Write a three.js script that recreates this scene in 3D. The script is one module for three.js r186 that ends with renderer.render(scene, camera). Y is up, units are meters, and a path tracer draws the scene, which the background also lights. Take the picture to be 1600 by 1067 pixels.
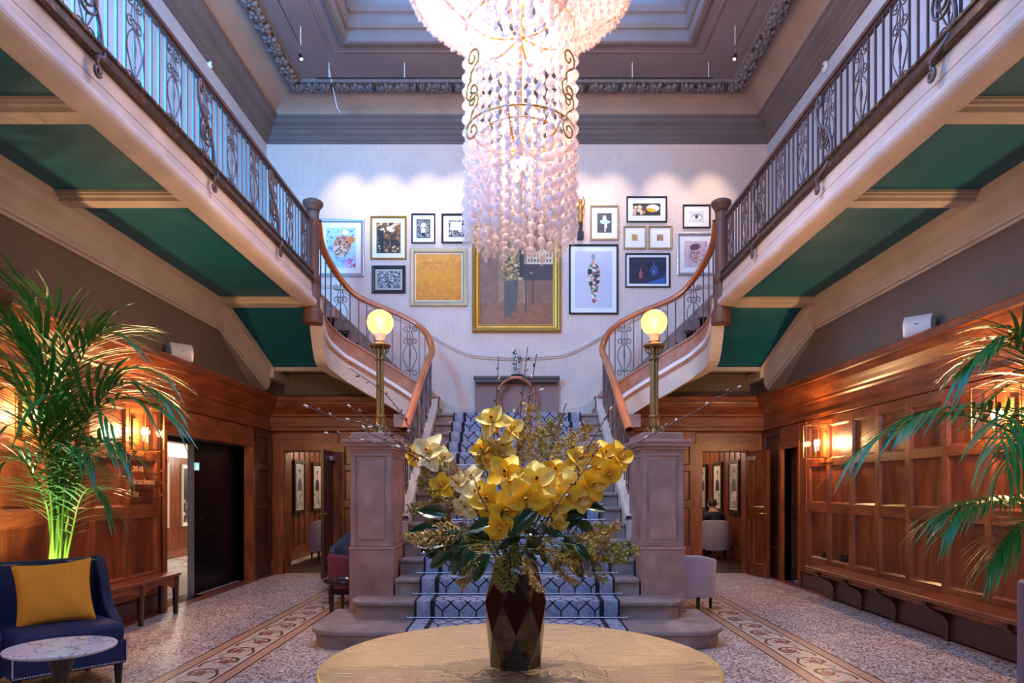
import * as THREE from 'three';
import { mergeGeometries, mergeVertices, toCreasedNormals } from 'three/addons/utils/BufferGeometryUtils.js';
import { RoundedBoxGeometry } from 'three/addons/geometries/RoundedBoxGeometry.js';
import { ConvexGeometry } from 'three/addons/geometries/ConvexGeometry.js';
import { MarchingCubes } from 'three/addons/objects/MarchingCubes.js';
import { RectAreaLightUniformsLib } from 'three/addons/lights/RectAreaLightUniformsLib.js';
import { FontLoader } from 'three/addons/loaders/FontLoader.js';
import { TextGeometry } from 'three/addons/geometries/TextGeometry.js';

// ---------------------------------------------------------------- camera, sky, large lights, exposure
RectAreaLightUniformsLib.init();
const scene = new THREE.Scene();
const F = 1067, EYE = 1.4, VX = 808, VY = 765;          // focal length in pixels, eye height, vanishing point
const camera = new THREE.PerspectiveCamera(2 * Math.atan(533.5 / F) * 180 / Math.PI, 1600 / 1067, 0.05, 100);
camera.position.set(0, EYE, 0);
camera.lookAt(0, EYE, -10);
camera.setViewOffset(1600, 1067, 800 - VX, 533.5 - VY, 1600, 1067);   // shift lens: the verticals stay upright
const renderer = new THREE.WebGLRenderer({ antialias: true });
renderer.toneMapping = THREE.LinearToneMapping;
renderer.toneMappingExposure = 0.15;
renderer.shadowMap.enabled = true;
scene.background = new THREE.Color().setRGB(0.5, 2.2, 7.0);           // blue hour sky

function areaLight(color, intensity, w, h, pos, at) {
  const l = new THREE.RectAreaLight(color, intensity, w, h);
  l.position.set(...pos); l.lookAt(...at); scene.add(l); return l;
}
// blue hour daylight under the glass roof, through the tall window over the entrance and through an unseen window added across one gallery
areaLight(new THREE.Color().setRGB(0.10, 0.40, 1.0), 20, 4.6, 9.2, [0, 8.92, -4.6], [0, 0, -4.6]);
areaLight(new THREE.Color().setRGB(0.46, 0.64, 1.0), 30, 4.0, 2.4, [0, 4.9, 3.12], [0, 2.2, -8]);
areaLight(new THREE.Color().setRGB(0.05, 0.42, 1.0), 850, 1.0, 2.2, [-3.55, 5.8, -2.62], [-4.1, 5.7, -9]);
function spot(color, cd, pos, at, angle, penumbra, radius = 2) {
  const l = new THREE.SpotLight(color, cd, 0, angle, penumbra, 2);
  l.position.set(...pos); l.target.position.set(...at); l.castShadow = true; l.shadow.radius = radius;
  scene.add(l); scene.add(l.target); return l;
}
function bulbLight(color, cd, pos, radius = 1.5) {
  const l = new THREE.PointLight(color, cd, 0, 2);
  l.position.set(...pos); l.castShadow = true; l.shadow.radius = radius; scene.add(l); return l;
}
const WARM = new THREE.Color().setRGB(1.0, 0.56, 0.25), SOFTWARM = new THREE.Color().setRGB(1.0, 0.76, 0.54), HALOGEN = new THREE.Color().setRGB(1.0, 0.84, 0.68);

// ---------------------------------------------------------------- helpers
let seed_ = 7;
function seed(n) { seed_ = n >>> 0; }
function rnd(a = 1, b) { seed_ = (seed_ + 0x6D2B79F5) >>> 0; let t = seed_; t = Math.imul(t ^ (t >>> 15), t | 1); t ^= t + Math.imul(t ^ (t >>> 7), t | 61); const r = ((t ^ (t >>> 14)) >>> 0) / 4294967296; return b === undefined ? r * a : a + r * (b - a); }
const V = (x, y, z) => new THREE.Vector3(x, y, z);
const lerp = (a, b, t) => a + (b - a) * t;
const clamp = (x, a = 0, b = 1) => Math.min(b, Math.max(a, x));
const smooth = (a, b, x) => { const t = clamp((x - a) / (b - a)); return t * t * (3 - 2 * t); };
const at = (px, py, d) => V((px - VX) * d / F, EYE + (VY - py) * d / F, -d);      // surveyed point: sight line and distance
const names = {};
function numbered(n) { if (!(n in names)) { names[n] = 0; return n; } names[n]++; return n + '_' + String(names[n]).padStart(3, '0'); }
function shadows(o) { o.castShadow = true; o.receiveShadow = true; return o; }
function mesh(name, geo, mat, parent) {
  let g = Array.isArray(geo) ? (geo.length === 1 ? geo[0] : mergeGeometries(geo.map(q => { q = q.index ? q.toNonIndexed() : q; for (const k of Object.keys(q.attributes)) if (!['position', 'normal', 'uv'].includes(k)) q.deleteAttribute(k); q.morphAttributes = {}; return q; }))) : geo;
  const m = shadows(new THREE.Mesh(g, mat)); m.name = name;
  if (parent) parent.add(m);
  return m;
}
function tag(o, label, category, group, kind) { o.userData.label = label; o.userData.category = category; if (group) o.userData.group = group; if (kind) o.userData.kind = kind; return o; }
function thing(name, label, category, pos = [0, 0, 0], turn = 0, group) {
  const o = new THREE.Group(); o.name = numbered(name); o.position.set(...pos); o.rotation.y = turn; scene.add(o); return tag(o, label, category, group);
}
function single(name, geo, mat, label, category, group, kind) { const m = mesh(numbered(name), geo, mat, scene); return tag(m, label, category, group, kind); }
function structure(name, label) { const o = new THREE.Group(); o.name = numbered(name); o.userData.kind = 'structure'; o.userData.label = label; scene.add(o); return o; }
function copyOf(o, label, pos, turn) { const c = o.clone(); c.userData = { ...o.userData, label }; c.name = numbered(o.name.replace(/_\d{3}$/, '')); if (pos) c.position.set(...pos); if (turn !== undefined) c.rotation.y = turn; scene.add(c); return c; }

// uv in metres, by the way each face points; swap turns the grain to run sideways
function uvm(g, swap = false, off = [0, 0]) {
  g = g.index ? g.toNonIndexed() : g;
  const p = g.attributes.position, uv = new Float32Array(p.count * 2), a = V(), b = V(), c = V(), n = V();
  for (let i = 0; i < p.count; i += 3) {
    a.fromBufferAttribute(p, i); b.fromBufferAttribute(p, i + 1); c.fromBufferAttribute(p, i + 2);
    n.crossVectors(b.clone().sub(a), c.clone().sub(a));
    const ax = Math.abs(n.x), ay = Math.abs(n.y), az = Math.abs(n.z);
    [a, b, c].forEach((q, k) => {
      let u, v;
      if (ay >= ax && ay >= az) { u = q.x; v = q.z; } else if (ax >= az) { u = q.z; v = q.y; } else { u = q.x; v = q.y; }
      if (swap) [u, v] = [v, u];
      uv[(i + k) * 2] = u + off[0]; uv[(i + k) * 2 + 1] = v + off[1];
    });
  }
  g.setAttribute('uv', new THREE.BufferAttribute(uv, 2)); return g;
}
// box between two corners
function bx(x0, x1, y0, y1, z0, z1, swap = false, off) {
  const g = new THREE.BoxGeometry(Math.abs(x1 - x0), Math.abs(y1 - y0), Math.abs(z1 - z0)); g.translate((x0 + x1) / 2, (y0 + y1) / 2, (z0 + z1) / 2);
  return uvm(g, swap, off || [rnd(3), rnd(3)]);
}
function rbx(x0, x1, y0, y1, z0, z1, r = 0.01, seg = 2, swap = false) {
  const g = new RoundedBoxGeometry(Math.abs(x1 - x0), Math.abs(y1 - y0), Math.abs(z1 - z0), seg, r); g.translate((x0 + x1) / 2, (y0 + y1) / 2, (z0 + z1) / 2);
  return uvm(g, swap, [rnd(3), rnd(3)]);
}
const mv = (g, x = 0, y = 0, z = 0) => g.translate(x, y, z);
function lathe(pts, seg = 24) { return new THREE.LatheGeometry(pts.map(p => new THREE.Vector2(p[0], p[1])), seg); }
function cyl(r0, r1, h, x, y, z, seg = 12) { const g = new THREE.CylinderGeometry(r1, r0, h, seg); g.translate(x, y + h / 2, z); return g; }
function ball(r, x, y, z, a = 10, b = 8) { const g = new THREE.SphereGeometry(r, a, b); g.translate(x, y, z); return g; }
function tube(pts, r, seg, rad = 6, closed = false) {
  const c = new THREE.CatmullRomCurve3(pts.map(p => p.isVector3 ? p : V(...p)), closed); return new THREE.TubeGeometry(c, seg || Math.max(4, pts.length * 3), r, rad, closed);
}
function rod(a, b, r, seg = 6) { const d = b.clone().sub(a), g = new THREE.CylinderGeometry(r, r, d.length(), seg); g.applyQuaternion(new THREE.Quaternion().setFromUnitVectors(V(0, 1, 0), d.normalize())); g.translate((a.x + b.x) / 2, (a.y + b.y) / 2, (a.z + b.z) / 2); return g; }
function flat(g) { if (g.index) g = g.toNonIndexed(); g.computeVertexNormals(); return g; }
function crease(g, a = 0.6) { return toCreasedNormals(g, a); }
// moulding: profile of [projection, height] run along a wall from A to B (plan points [x, z]) with n pointing into the room; mitres at either end
function moulding(profile, A, B, n, mitA = 0, mitB = 0, swap = true) {
  const dx = B[0] - A[0], dz = B[1] - A[1], L = Math.hypot(dx, dz), ux = dx / L, uz = dz / L, pos = [], uv = [];
  const P = (k, e) => { const [p, h] = profile[k]; const s = e ? L - mitB * p : mitA * p; return [A[0] + ux * s + n[0] * p, h, A[1] + uz * s + n[1] * p, s]; };
  let per = 0;
  const flip = (ux * n[1] - uz * n[0]) > 0;
  for (let k = 0; k + 1 < profile.length; k++) {
    const a = P(k, 0), b = P(k, 1), c = P(k + 1, 1), d = P(k + 1, 0), len = Math.hypot(profile[k + 1][0] - profile[k][0], profile[k + 1][1] - profile[k][1]);
    const q = flip ? [a, b, c, a, c, d] : [a, c, b, a, d, c], vv = flip ? [0, 0, 1, 0, 1, 1] : [0, 1, 0, 0, 1, 1];
    q.forEach((r, i) => { pos.push(r[0], r[1], r[2]); const v = per + vv[i] * len; swap ? uv.push(v, r[3]) : uv.push(r[3], v); });
    per += len;
  }
  const g = new THREE.BufferGeometry();
  g.setAttribute('position', new THREE.Float32BufferAttribute(pos, 3)); g.setAttribute('uv', new THREE.Float32BufferAttribute(uv, 2)); g.computeVertexNormals();
  return g;
}
// outline (plan points [x, z]) raised from y0 to y1
function slab(pts, y0, y1, bevel = 0) {
  const s = new THREE.Shape(pts.map(p => new THREE.Vector2(p[0], -p[1])));
  const g = new THREE.ExtrudeGeometry(s, { depth: y1 - y0 - 2 * bevel, bevelEnabled: bevel > 0, bevelThickness: bevel, bevelSize: bevel, bevelSegments: 3, curveSegments: 12 });
  g.rotateX(-Math.PI / 2); g.translate(0, y0 + bevel, 0); return uvm(g);
}
// a band through matched rows of points: rows[i][j], i along, j across
function band(rows, closedAcross = false) {
  const n = rows[0].length, pos = [], idx = [], uv = []; let s = 0;
  rows.forEach((r, i) => { if (i) s += r[0].distanceTo(rows[i - 1][0]); let t = 0; r.forEach((p, j) => { if (j) t += p.distanceTo(r[j - 1]); pos.push(p.x, p.y, p.z); uv.push(s, t); }); });
  for (let i = 0; i + 1 < rows.length; i++) for (let j = 0; j + (closedAcross ? 0 : 1) < n; j++) { const a = i * n + j, b = i * n + (j + 1) % n, c = a + n, d = b + n; idx.push(a, b, d, a, d, c); }
  const g = new THREE.BufferGeometry(); g.setAttribute('position', new THREE.Float32BufferAttribute(pos, 3)); g.setAttribute('uv', new THREE.Float32BufferAttribute(uv, 2)); g.setIndex(idx); g.computeVertexNormals(); return g;
}

// ---------------------------------------------------------------- procedural textures
function hash2(x, y, s) { let h = Math.imul(x | 0, 374761393) + Math.imul(y | 0, 668265263) + Math.imul(s | 0, 974634599); h = Math.imul(h ^ (h >>> 13), 1274126177); return ((h ^ (h >>> 16)) >>> 0) / 4294967296; }
function vnoise(x, y, px, py, s) {       // value noise that repeats every px, py cells
  const xi = Math.floor(x), yi = Math.floor(y), fx = x - xi, fy = y - yi, m = (a, n) => ((a % n) + n) % n;
  const u = fx * fx * (3 - 2 * fx), v = fy * fy * (3 - 2 * fy), x0 = m(xi, px), x1 = m(xi + 1, px), y0 = m(yi, py), y1 = m(yi + 1, py);
  return lerp(lerp(hash2(x0, y0, s), hash2(x1, y0, s), u), lerp(hash2(x0, y1, s), hash2(x1, y1, s), u), v);
}
function fbm(x, y, px, py, s, oct = 4) { let a = 0.5, r = 0, t = 0; for (let o = 0; o < oct; o++) { r += a * vnoise(x, y, px, py, s + o); t += a; a *= 0.5; x *= 2; y *= 2; px *= 2; py *= 2; } return r / t; }
function texture(w, h, fn, srgb = true, repeat = [1, 1]) {
  const d = new Uint8Array(w * h * 4);
  for (let y = 0; y < h; y++) for (let x = 0; x < w; x++) { const c = fn(x / w, y / h), k = (y * w + x) * 4; if (typeof c === 'number') { d[k] = d[k + 1] = d[k + 2] = clamp(c) * 255; } else { d[k] = clamp(c[0] / 255) * 255; d[k + 1] = clamp(c[1] / 255) * 255; d[k + 2] = clamp(c[2] / 255) * 255; } d[k + 3] = 255; }
  const t = new THREE.DataTexture(d, w, h, THREE.RGBAFormat); t.wrapS = t.wrapT = THREE.RepeatWrapping; t.magFilter = THREE.LinearFilter; t.minFilter = THREE.LinearMipmapLinearFilter; t.generateMipmaps = true;
  if (srgb) t.colorSpace = THREE.SRGBColorSpace; t.repeat.set(...repeat); t.needsUpdate = true; return t;
}
function canvasTexture(w, h, draw) {
  const c = document.createElement('canvas'); c.width = w; c.height = h; draw(c.getContext('2d'), w, h);
  const t = new THREE.CanvasTexture(c); t.colorSpace = THREE.SRGBColorSpace; t.magFilter = THREE.LinearFilter; return t;
}
const mixc = (a, b, t) => [lerp(a[0], b[0], t), lerp(a[1], b[1], t), lerp(a[2], b[2], t)];
const std = o => new THREE.MeshStandardMaterial(o), phys = o => new THREE.MeshPhysicalMaterial(o);
const rgb = (r, g, b) => new THREE.Color().setRGB(r / 255, g / 255, b / 255, THREE.SRGBColorSpace);

function woodTexture(light, dark, s) {       // oak: fine vertical grain, broad figure, ray flecks
  return texture(512, 512, (u, v) => {
    const wave = fbm(u * 4, v * 3, 4, 3, s, 3) * 0.9, fine = vnoise(u * 128 + wave * 6, v * 6, 128, 6, s + 9), mid = fbm(u * 20 + wave * 3, v * 3, 20, 3, s + 20, 3), broad = fbm(u * 3, v * 2, 3, 2, s + 31, 3);
    const fleck = smooth(0.80, 0.9, vnoise(u * 90, v * 26, 90, 26, s + 44)) * 0.35;
    let t = 0.20 + 0.28 * fine + 0.55 * mid + 0.55 * (broad - 0.5) - fleck * 0.6;
    return mixc(light, dark, clamp(t));
  });
}
const T = {};
T.oak = woodTexture([192, 106, 48], [92, 40, 16], 3);
T.railWood = woodTexture([232, 138, 58], [164, 82, 32], 29);
T.oakDark = woodTexture([112, 56, 30], [56, 25, 16], 17);
T.terrazzo = texture(1024, 1024, (u, v) => {
  const N = 96, x = u * N, y = v * N, xi = Math.floor(x), yi = Math.floor(y); let best = 9, second = 9, id = 0; const m = a => ((a % N) + N) % N;
  for (let j = -1; j <= 1; j++) for (let i = -1; i <= 1; i++) { const cx = m(xi + i), cy = m(yi + j), px = xi + i + hash2(cx, cy, 5), py = yi + j + hash2(cx, cy, 6), d = Math.hypot(px - x, py - y) - 0.25 * hash2(cx, cy, 9); if (d < best) { second = best; best = d; id = hash2(cx, cy, 7); } else if (d < second) second = d; }
  const pal = [[226, 206, 192], [205, 178, 160], [234, 220, 210], [190, 156, 136], [128, 92, 78], [206, 174, 156], [222, 204, 192], [84, 60, 54], [240, 230, 222], [170, 130, 112]];
  let c = pal[Math.floor(id * 9.999)]; if (second - best < 0.09) c = [186, 160, 146];
  const n = 0.92 + 0.16 * fbm(u * 8, v * 8, 8, 8, 3); return [c[0] * n, c[1] * n, c[2] * n];
});
T.stone = texture(512, 512, (u, v) => { const a = fbm(u * 6, v * 6, 6, 6, 51, 5), b = vnoise(u * 200, v * 200, 200, 200, 52); return mixc([204, 176, 162], [146, 118, 106], clamp(a * 1.1 - 0.1 + (b - 0.5) * 0.3)); });
T.stepStone = texture(512, 512, (u, v) => { const a = fbm(u * 5, v * 5, 5, 5, 61, 5), b = vnoise(u * 180, v * 180, 180, 180, 62); return mixc([190, 172, 160], [124, 108, 102], clamp(a * 1.2 - 0.1 + (b - 0.5) * 0.35)); });
T.linen = texture(512, 512, (u, v) => { const a = vnoise(u * 220, v * 14, 220, 14, 71), b = vnoise(u * 14, v * 220, 14, 220, 72), c = fbm(u * 4, v * 4, 4, 4, 73); const t = 0.93 + 0.07 * a + 0.04 * b + 0.05 * (c - 0.5); return [255 * t, 255 * t, 255 * t]; });
T.linenBump = texture(256, 256, (u, v) => 0.5 * vnoise(u * 128, v * 10, 128, 10, 81) + 0.5 * vnoise(u * 10, v * 128, 10, 128, 82), false);
T.weave = texture(256, 256, (u, v) => { const a = Math.sin(u * Math.PI * 2 * 48) * Math.sin(v * Math.PI * 2 * 48) * 0.5 + 0.5; return 0.5 * a + 0.5 * vnoise(u * 64, v * 64, 64, 64, 83); }, false);
T.marble = texture(512, 512, (u, v) => { const w = fbm(u * 4, v * 4, 4, 4, 91, 5), q = Math.abs(fbm(u * 5 + w, v * 5 + w * 2, 5, 5, 92, 5) - 0.5); const t = smooth(0.05, 0.0, q) * 0.7 + 0.25 * w; return mixc([238, 234, 236], [146, 140, 152], t); });
T.blackMarble = texture(512, 512, (u, v) => { const w = fbm(u * 3, v * 3, 3, 3, 95, 5), q = Math.abs(fbm(u * 3 + w * 2, v * 3, 3, 3, 96, 5) - 0.5); return mixc([16, 16, 20], [120, 120, 130], smooth(0.006, 0.0, q) * 0.35); });
T.mottle = texture(256, 256, (u, v) => { const a = fbm(u * 6, v * 6, 6, 6, 101, 5); const t = 0.93 + 0.13 * (a - 0.5); return [255 * t, 255 * t, 255 * t]; });
T.velvet = texture(256, 256, (u, v) => { const a = fbm(u * 5, v * 5, 5, 5, 111, 5), b = vnoise(u * 120, v * 120, 120, 120, 112); return mixc([18, 34, 92], [8, 16, 52], clamp(a * 1.3 - 0.15 + (b - 0.5) * 0.3)); });
T.rust = texture(256, 256, (u, v) => { const a = fbm(u * 10, v * 10, 10, 10, 121, 5), b = fbm(u * 40, v * 40, 40, 40, 122, 3); return mixc([54, 34, 22], [128, 84, 44], smooth(0.5, 0.72, a * 0.6 + b * 0.4)); });
const rep = (t, x, y = x) => { const c = t.clone(); c.repeat.set(x, y); c.needsUpdate = true; return c; };

// ---------------------------------------------------------------- materials
const M = {};
M.oak = phys({ map: T.oak, roughness: 0.42, clearcoat: 0.35, clearcoatRoughness: 0.3, bumpMap: T.oak, bumpScale: 0.0008 });
M.oakPanel = phys({ map: rep(T.oak, 0.8, 0.9), color: rgb(238, 226, 222), roughness: 0.4, clearcoat: 0.4, clearcoatRoughness: 0.28 });
M.oakDark = phys({ map: T.oakDark, roughness: 0.4, clearcoat: 0.3, clearcoatRoughness: 0.3 });
M.rail = phys({ map: T.railWood, color: rgb(255, 250, 240), roughness: 0.34, clearcoat: 0.5, clearcoatRoughness: 0.2 });
M.terrazzo = phys({ map: rep(T.terrazzo, 0.62), roughness: 0.34, clearcoat: 0.25, clearcoatRoughness: 0.25 });
M.redStone = phys({ map: rep(T.mottle, 1.2), color: rgb(142, 78, 66), roughness: 0.35, clearcoat: 0.2 });
M.plaster = std({ map: rep(T.linen, 0.8), color: rgb(228, 202, 188), roughness: 0.85, bumpMap: rep(T.linenBump, 1.5), bumpScale: 0.0006 });
M.upperWall = std({ map: rep(T.linen, 0.8), color: rgb(194, 196, 208), roughness: 0.85 });
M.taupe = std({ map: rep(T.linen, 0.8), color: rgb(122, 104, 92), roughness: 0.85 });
M.ceiling = std({ map: rep(T.mottle, 0.3), color: rgb(132, 112, 112), roughness: 0.9 });
M.cornice = std({ map: rep(T.mottle, 0.5), color: rgb(116, 100, 96), roughness: 0.8 });
M.cove = std({ map: rep(T.mottle, 0.4), color: rgb(178, 144, 122), roughness: 0.85 });
M.ornament = std({ map: rep(T.mottle, 2), color: rgb(124, 108, 106), roughness: 0.75 });
M.cream = std({ map: rep(T.mottle, 0.6), color: rgb(222, 204, 186), roughness: 0.6 });
M.creamPink = std({ map: rep(T.mottle, 0.6), color: rgb(226, 206, 196), roughness: 0.6 });
M.green = std({ map: rep(T.mottle, 0.7), color: rgb(3, 104, 122), roughness: 0.5 });
M.bronze = std({ map: rep(T.rust, 2), roughness: 0.45, metalness: 0.35 });
M.iron = std({ map: rep(T.mottle, 3), color: rgb(112, 92, 90), roughness: 0.42, metalness: 0.45 });
M.postStone = std({ map: rep(T.stone, 2), color: rgb(146, 118, 104), roughness: 0.55 });
M.sandstone = std({ map: rep(T.stone, 0.9), color: rgb(236, 208, 200), roughness: 0.7, bumpMap: rep(T.stone, 0.9), bumpScale: 0.001 });
M.step = std({ map: rep(T.stepStone, 1.1), color: rgb(236, 222, 222), roughness: 0.6 });
M.tanStone = std({ map: rep(T.stone, 1.2), color: rgb(240, 196, 166), roughness: 0.6 });
M.brass = std({ color: rgb(196, 150, 84), roughness: 0.3, metalness: 0.9 });
M.oldBrass = std({ map: rep(T.mottle, 6), color: rgb(160, 128, 80), roughness: 0.38, metalness: 0.8 });
M.steel = std({ color: rgb(190, 188, 190), roughness: 0.4, metalness: 0.8 });
M.white = std({ color: rgb(232, 228, 228), roughness: 0.5 });
M.black = std({ color: rgb(22, 20, 22), roughness: 0.35 });
M.blackMarble = phys({ map: rep(T.blackMarble, 0.5), roughness: 0.2, specularIntensity: 0.14 });
M.marble = phys({ map: rep(T.marble, 1.6), roughness: 0.2, clearcoat: 0.4, clearcoatRoughness: 0.1 });
M.velvet = phys({ map: rep(T.velvet, 1.2), roughness: 0.75, sheen: 0.8, sheenRoughness: 0.4, sheenColor: rgb(60, 90, 190) });
M.mustard = phys({ map: rep(T.linen, 2), color: rgb(236, 160, 44), roughness: 0.9, bumpMap: rep(T.weave, 6), bumpScale: 0.0012, sheen: 0.3, sheenColor: rgb(255, 200, 90) });
M.lilac = phys({ map: rep(T.linen, 2), color: rgb(176, 166, 182), roughness: 0.9, bumpMap: rep(T.weave, 5), bumpScale: 0.001, sheen: 0.3, sheenColor: rgb(220, 210, 230) });
M.plum = phys({ map: rep(T.mottle, 3), color: rgb(96, 34, 56), roughness: 0.8, sheen: 0.4, sheenColor: rgb(180, 90, 120) });
M.teal = phys({ map: rep(T.mottle, 3), color: rgb(58, 66, 84), roughness: 0.8, sheen: 0.4, sheenColor: rgb(120, 130, 160) });
M.glass = phys({ color: rgb(250, 252, 252), roughness: 0.02, transmission: 1, thickness: 0, ior: 1.45 });
M.skyGlass = phys({ color: rgb(205, 226, 250), roughness: 0.05, transmission: 1, thickness: 0, ior: 1.3 });
const glow = (r, g, b, k) => std({ color: rgb(255, 244, 230), emissive: new THREE.Color().setRGB(r, g, b), emissiveIntensity: k, roughness: 0.5 });
M.bulb = glow(1.0, 0.72, 0.42, 120);
M.globeBulb = glow(1.0, 0.78, 0.42, 40);

// ---------------------------------------------------------------- room shell
const WX = 4.2, BZ = -11.45, FZ = 3.2, CH = 7.78;     // side walls, back wall, front wall, ceiling height
// floor: terrazzo field, two inlaid mosaic borders, red stone margin
{
  const fl = structure('floor', 'speckled terrazzo floor with scrolling mosaic borders and red stone margins');
  const th = -0.12;
  const terr = (x0, x1) => mesh('terrazzo_field', bx(x0, x1, th, 0, BZ, FZ, false, [0, 0]), M.terrazzo, fl);
  terr(-2.12, 2.12); terr(-4.0, -2.68); terr(2.68, 4.0);
  const vine = canvasTexture(512, 1024, (c, w, h) => {
    c.fillStyle = '#d9bfa6'; c.fillRect(0, 0, w, h);
    seed(31); for (let i = 0; i < 9000; i++) { const k = rnd(); c.fillStyle = k < 0.4 ? 'rgba(190,160,138,0.6)' : k < 0.8 ? 'rgba(232,212,194,0.7)' : 'rgba(150,116,98,0.5)'; c.fillRect(rnd(w), rnd(h), 5, 5); }
    for (let r = 0; r < 2; r++) {
      const cy = h * (0.25 + 0.5 * r), s = r ? -1 : 1, cx = w / 2 - s * 40;
      c.lineCap = 'round'; c.strokeStyle = '#63403a'; c.lineWidth = 46;
      c.beginPath(); for (let k = 0; k <= 60; k++) { const t = k / 60, a = t * 5.6, q = 190 * (1 - 0.72 * t); c.lineTo(cx + s * q * Math.cos(a + 0.4), cy + q * 1.02 * Math.sin(a + 0.4)); } c.stroke();
      c.lineWidth = 38; c.beginPath(); c.moveTo(w / 2 + s * 190, cy - 250); c.bezierCurveTo(w / 2 + s * 230, cy - 120, w / 2 + s * 200, cy - 40, cx + s * 175, cy + 60); c.stroke();
      c.lineWidth = 22; for (let k = 0; k < 5; k++) { const a = k * 1.25 + r; c.beginPath(); c.arc(cx + 110 * Math.cos(a), cy + 110 * Math.sin(a), 40, a, a + 2.4); c.stroke(); }
      c.fillStyle = '#9c5a4c'; for (let k = 0; k < 6; k++) { const a = k * 1.047; c.beginPath(); c.ellipse(cx + 52 * Math.cos(a), cy + 52 * Math.sin(a), 46, 26, a, 0, 7); c.fill(); }
      c.fillStyle = '#a89c92'; c.beginPath(); c.ellipse(cx + s * 150, cy + 190, 84, 40, s * 0.7, 0, 7); c.fill(); c.beginPath(); c.ellipse(cx - s * 110, cy - 190, 84, 38, s * 0.7, 0, 7); c.fill();
      c.fillStyle = '#7a4c44'; c.beginPath(); c.arc(cx, cy, 20, 0, 7); c.fill();
    }
  });
  vine.wrapS = vine.wrapT = THREE.RepeatWrapping; vine.repeat.set(1 / 0.32, 1 / 0.72);
  const mv1 = phys({ map: vine, roughness: 0.34, clearcoat: 0.25, clearcoatRoughness: 0.25 });
  const dark = phys({ color: rgb(84, 52, 44), roughness: 0.4 }), tan = phys({ map: rep(T.mottle, 8), color: rgb(206, 158, 126), roughness: 0.38 });
  for (const s of [-1, 1]) {
    let x = 2.12; const strip = (nm, w, m) => { const a = s * x, b = s * (x + w); const g = new THREE.BoxGeometry(w, 0.12, FZ - BZ); g.translate((a + b) / 2, -0.06, (FZ + BZ) / 2); mesh(nm, uvm(g, false, [-Math.min(a, b), 0]), m, fl); x += w; };
    strip('mosaic_line', 0.018, dark); strip('mosaic_tan_band', 0.084, tan); strip('mosaic_line', 0.018, dark); strip('mosaic_vine_band', 0.32, mv1); strip('mosaic_line', 0.018, dark); strip('mosaic_tan_band', 0.084, tan); strip('mosaic_line', 0.018, dark);
    mesh('stone_margin', bx(s * 4.0, s * 4.25, th, 0.004, BZ, FZ), M.redStone, fl);
  }
}

// wood cornice profile over the panelling and base profile (projection from the plaster face, height)
const woodCornice = [[0.08, 2.34], [0.09, 2.36], [0.12, 2.38], [0.12, 2.43], [0.1, 2.45], [0.1, 2.60], [0.13, 2.62], [0.13, 2.65], [0.15, 2.67], [0.18, 2.71], [0.225, 2.76], [0.25, 2.82], [0.255, 2.84], [0.285, 2.85], [0.285, 2.92], [0.27, 2.935], [0, 2.935]];
const woodBase = [[0, 0], [0.11, 0], [0.11, 0.2], [0.1, 0.22], [0.08, 0.235], [0, 0.235]];
// a wainscot bay: stiles, rails and recessed panels on a wall. map(u, y, p) -> point; u runs along the wall
function raisedPanel(u0, u1, y0, y1, place, mat, parent, depth = 0.012) {
  // a flat field inside a sloping moulded edge
  const e = 0.022, pos = [], P = [[u0, y0, 0.038], [u1, y0, 0.038], [u1, y1, 0.038], [u0, y1, 0.038], [u0 + e, y0 + e, depth], [u1 - e, y0 + e, depth], [u1 - e, y1 - e, depth], [u0 + e, y1 - e, depth]].map(q => place(...q));
  const uvp = [[u0, y0], [u1, y0], [u1, y1], [u0, y1], [u0 + e, y0 + e], [u1 - e, y0 + e], [u1 - e, y1 - e], [u0 + e, y1 - e]], uv = [], o = [rnd(3), rnd(3)];
  for (const [a, b, c, d] of [[4, 5, 6, 7], [0, 1, 5, 4], [1, 2, 6, 5], [2, 3, 7, 6], [3, 0, 4, 7]]) for (const k of [a, b, c, a, c, d]) { pos.push(P[k].x, P[k].y, P[k].z); uv.push(uvp[k][0] + o[0], uvp[k][1] + o[1]); }
  const g = new THREE.BufferGeometry(); g.setAttribute('position', new THREE.Float32BufferAttribute(pos, 3)); g.setAttribute('uv', new THREE.Float32BufferAttribute(uv, 2)); g.computeVertexNormals();
  return mesh('panel', g, mat, parent);
}
const TIERS = [[0.47, 1.10], [1.22, 1.72], [1.81, 2.25]];
// posts: positions of the stile centres along u, in order
function wainscot(posts, place, boxAt, parent, mat = M.oak, pmat = M.oakPanel, tiers = TIERS, sw = 0.085) {
  const u0 = posts[0] - sw / 2, u1 = posts[posts.length - 1] + sw / 2;
  posts.forEach(u => mesh('stile', boxAt(u - sw / 2, u + sw / 2, 0.23, 2.36, 0, 0.04, false), mat, parent));
  const rails = [[0.23, tiers[0][0]]]; for (let k = 0; k + 1 < tiers.length; k++) rails.push([tiers[k][1], tiers[k + 1][0]]); rails.push([tiers[tiers.length - 1][1], 2.36]);
  for (let k = 0; k + 1 < posts.length; k++) {
    const a = posts[k] + sw / 2, b = posts[k + 1] - sw / 2;
    for (const [y0, y1] of rails) mesh('rail', boxAt(a, b, y0, y1, 0, 0.039, true), mat, parent);
    for (const [y0, y1] of tiers) raisedPanel(a, b, y0, y1, place, pmat, parent);
  }
}
const PF = 0.08;        // the panelling stands on a backing this far in front of the plaster
const SIDE_POSTS = { '-1': { near: [], far: [] }, '1': { near: [], far: [] } };
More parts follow.
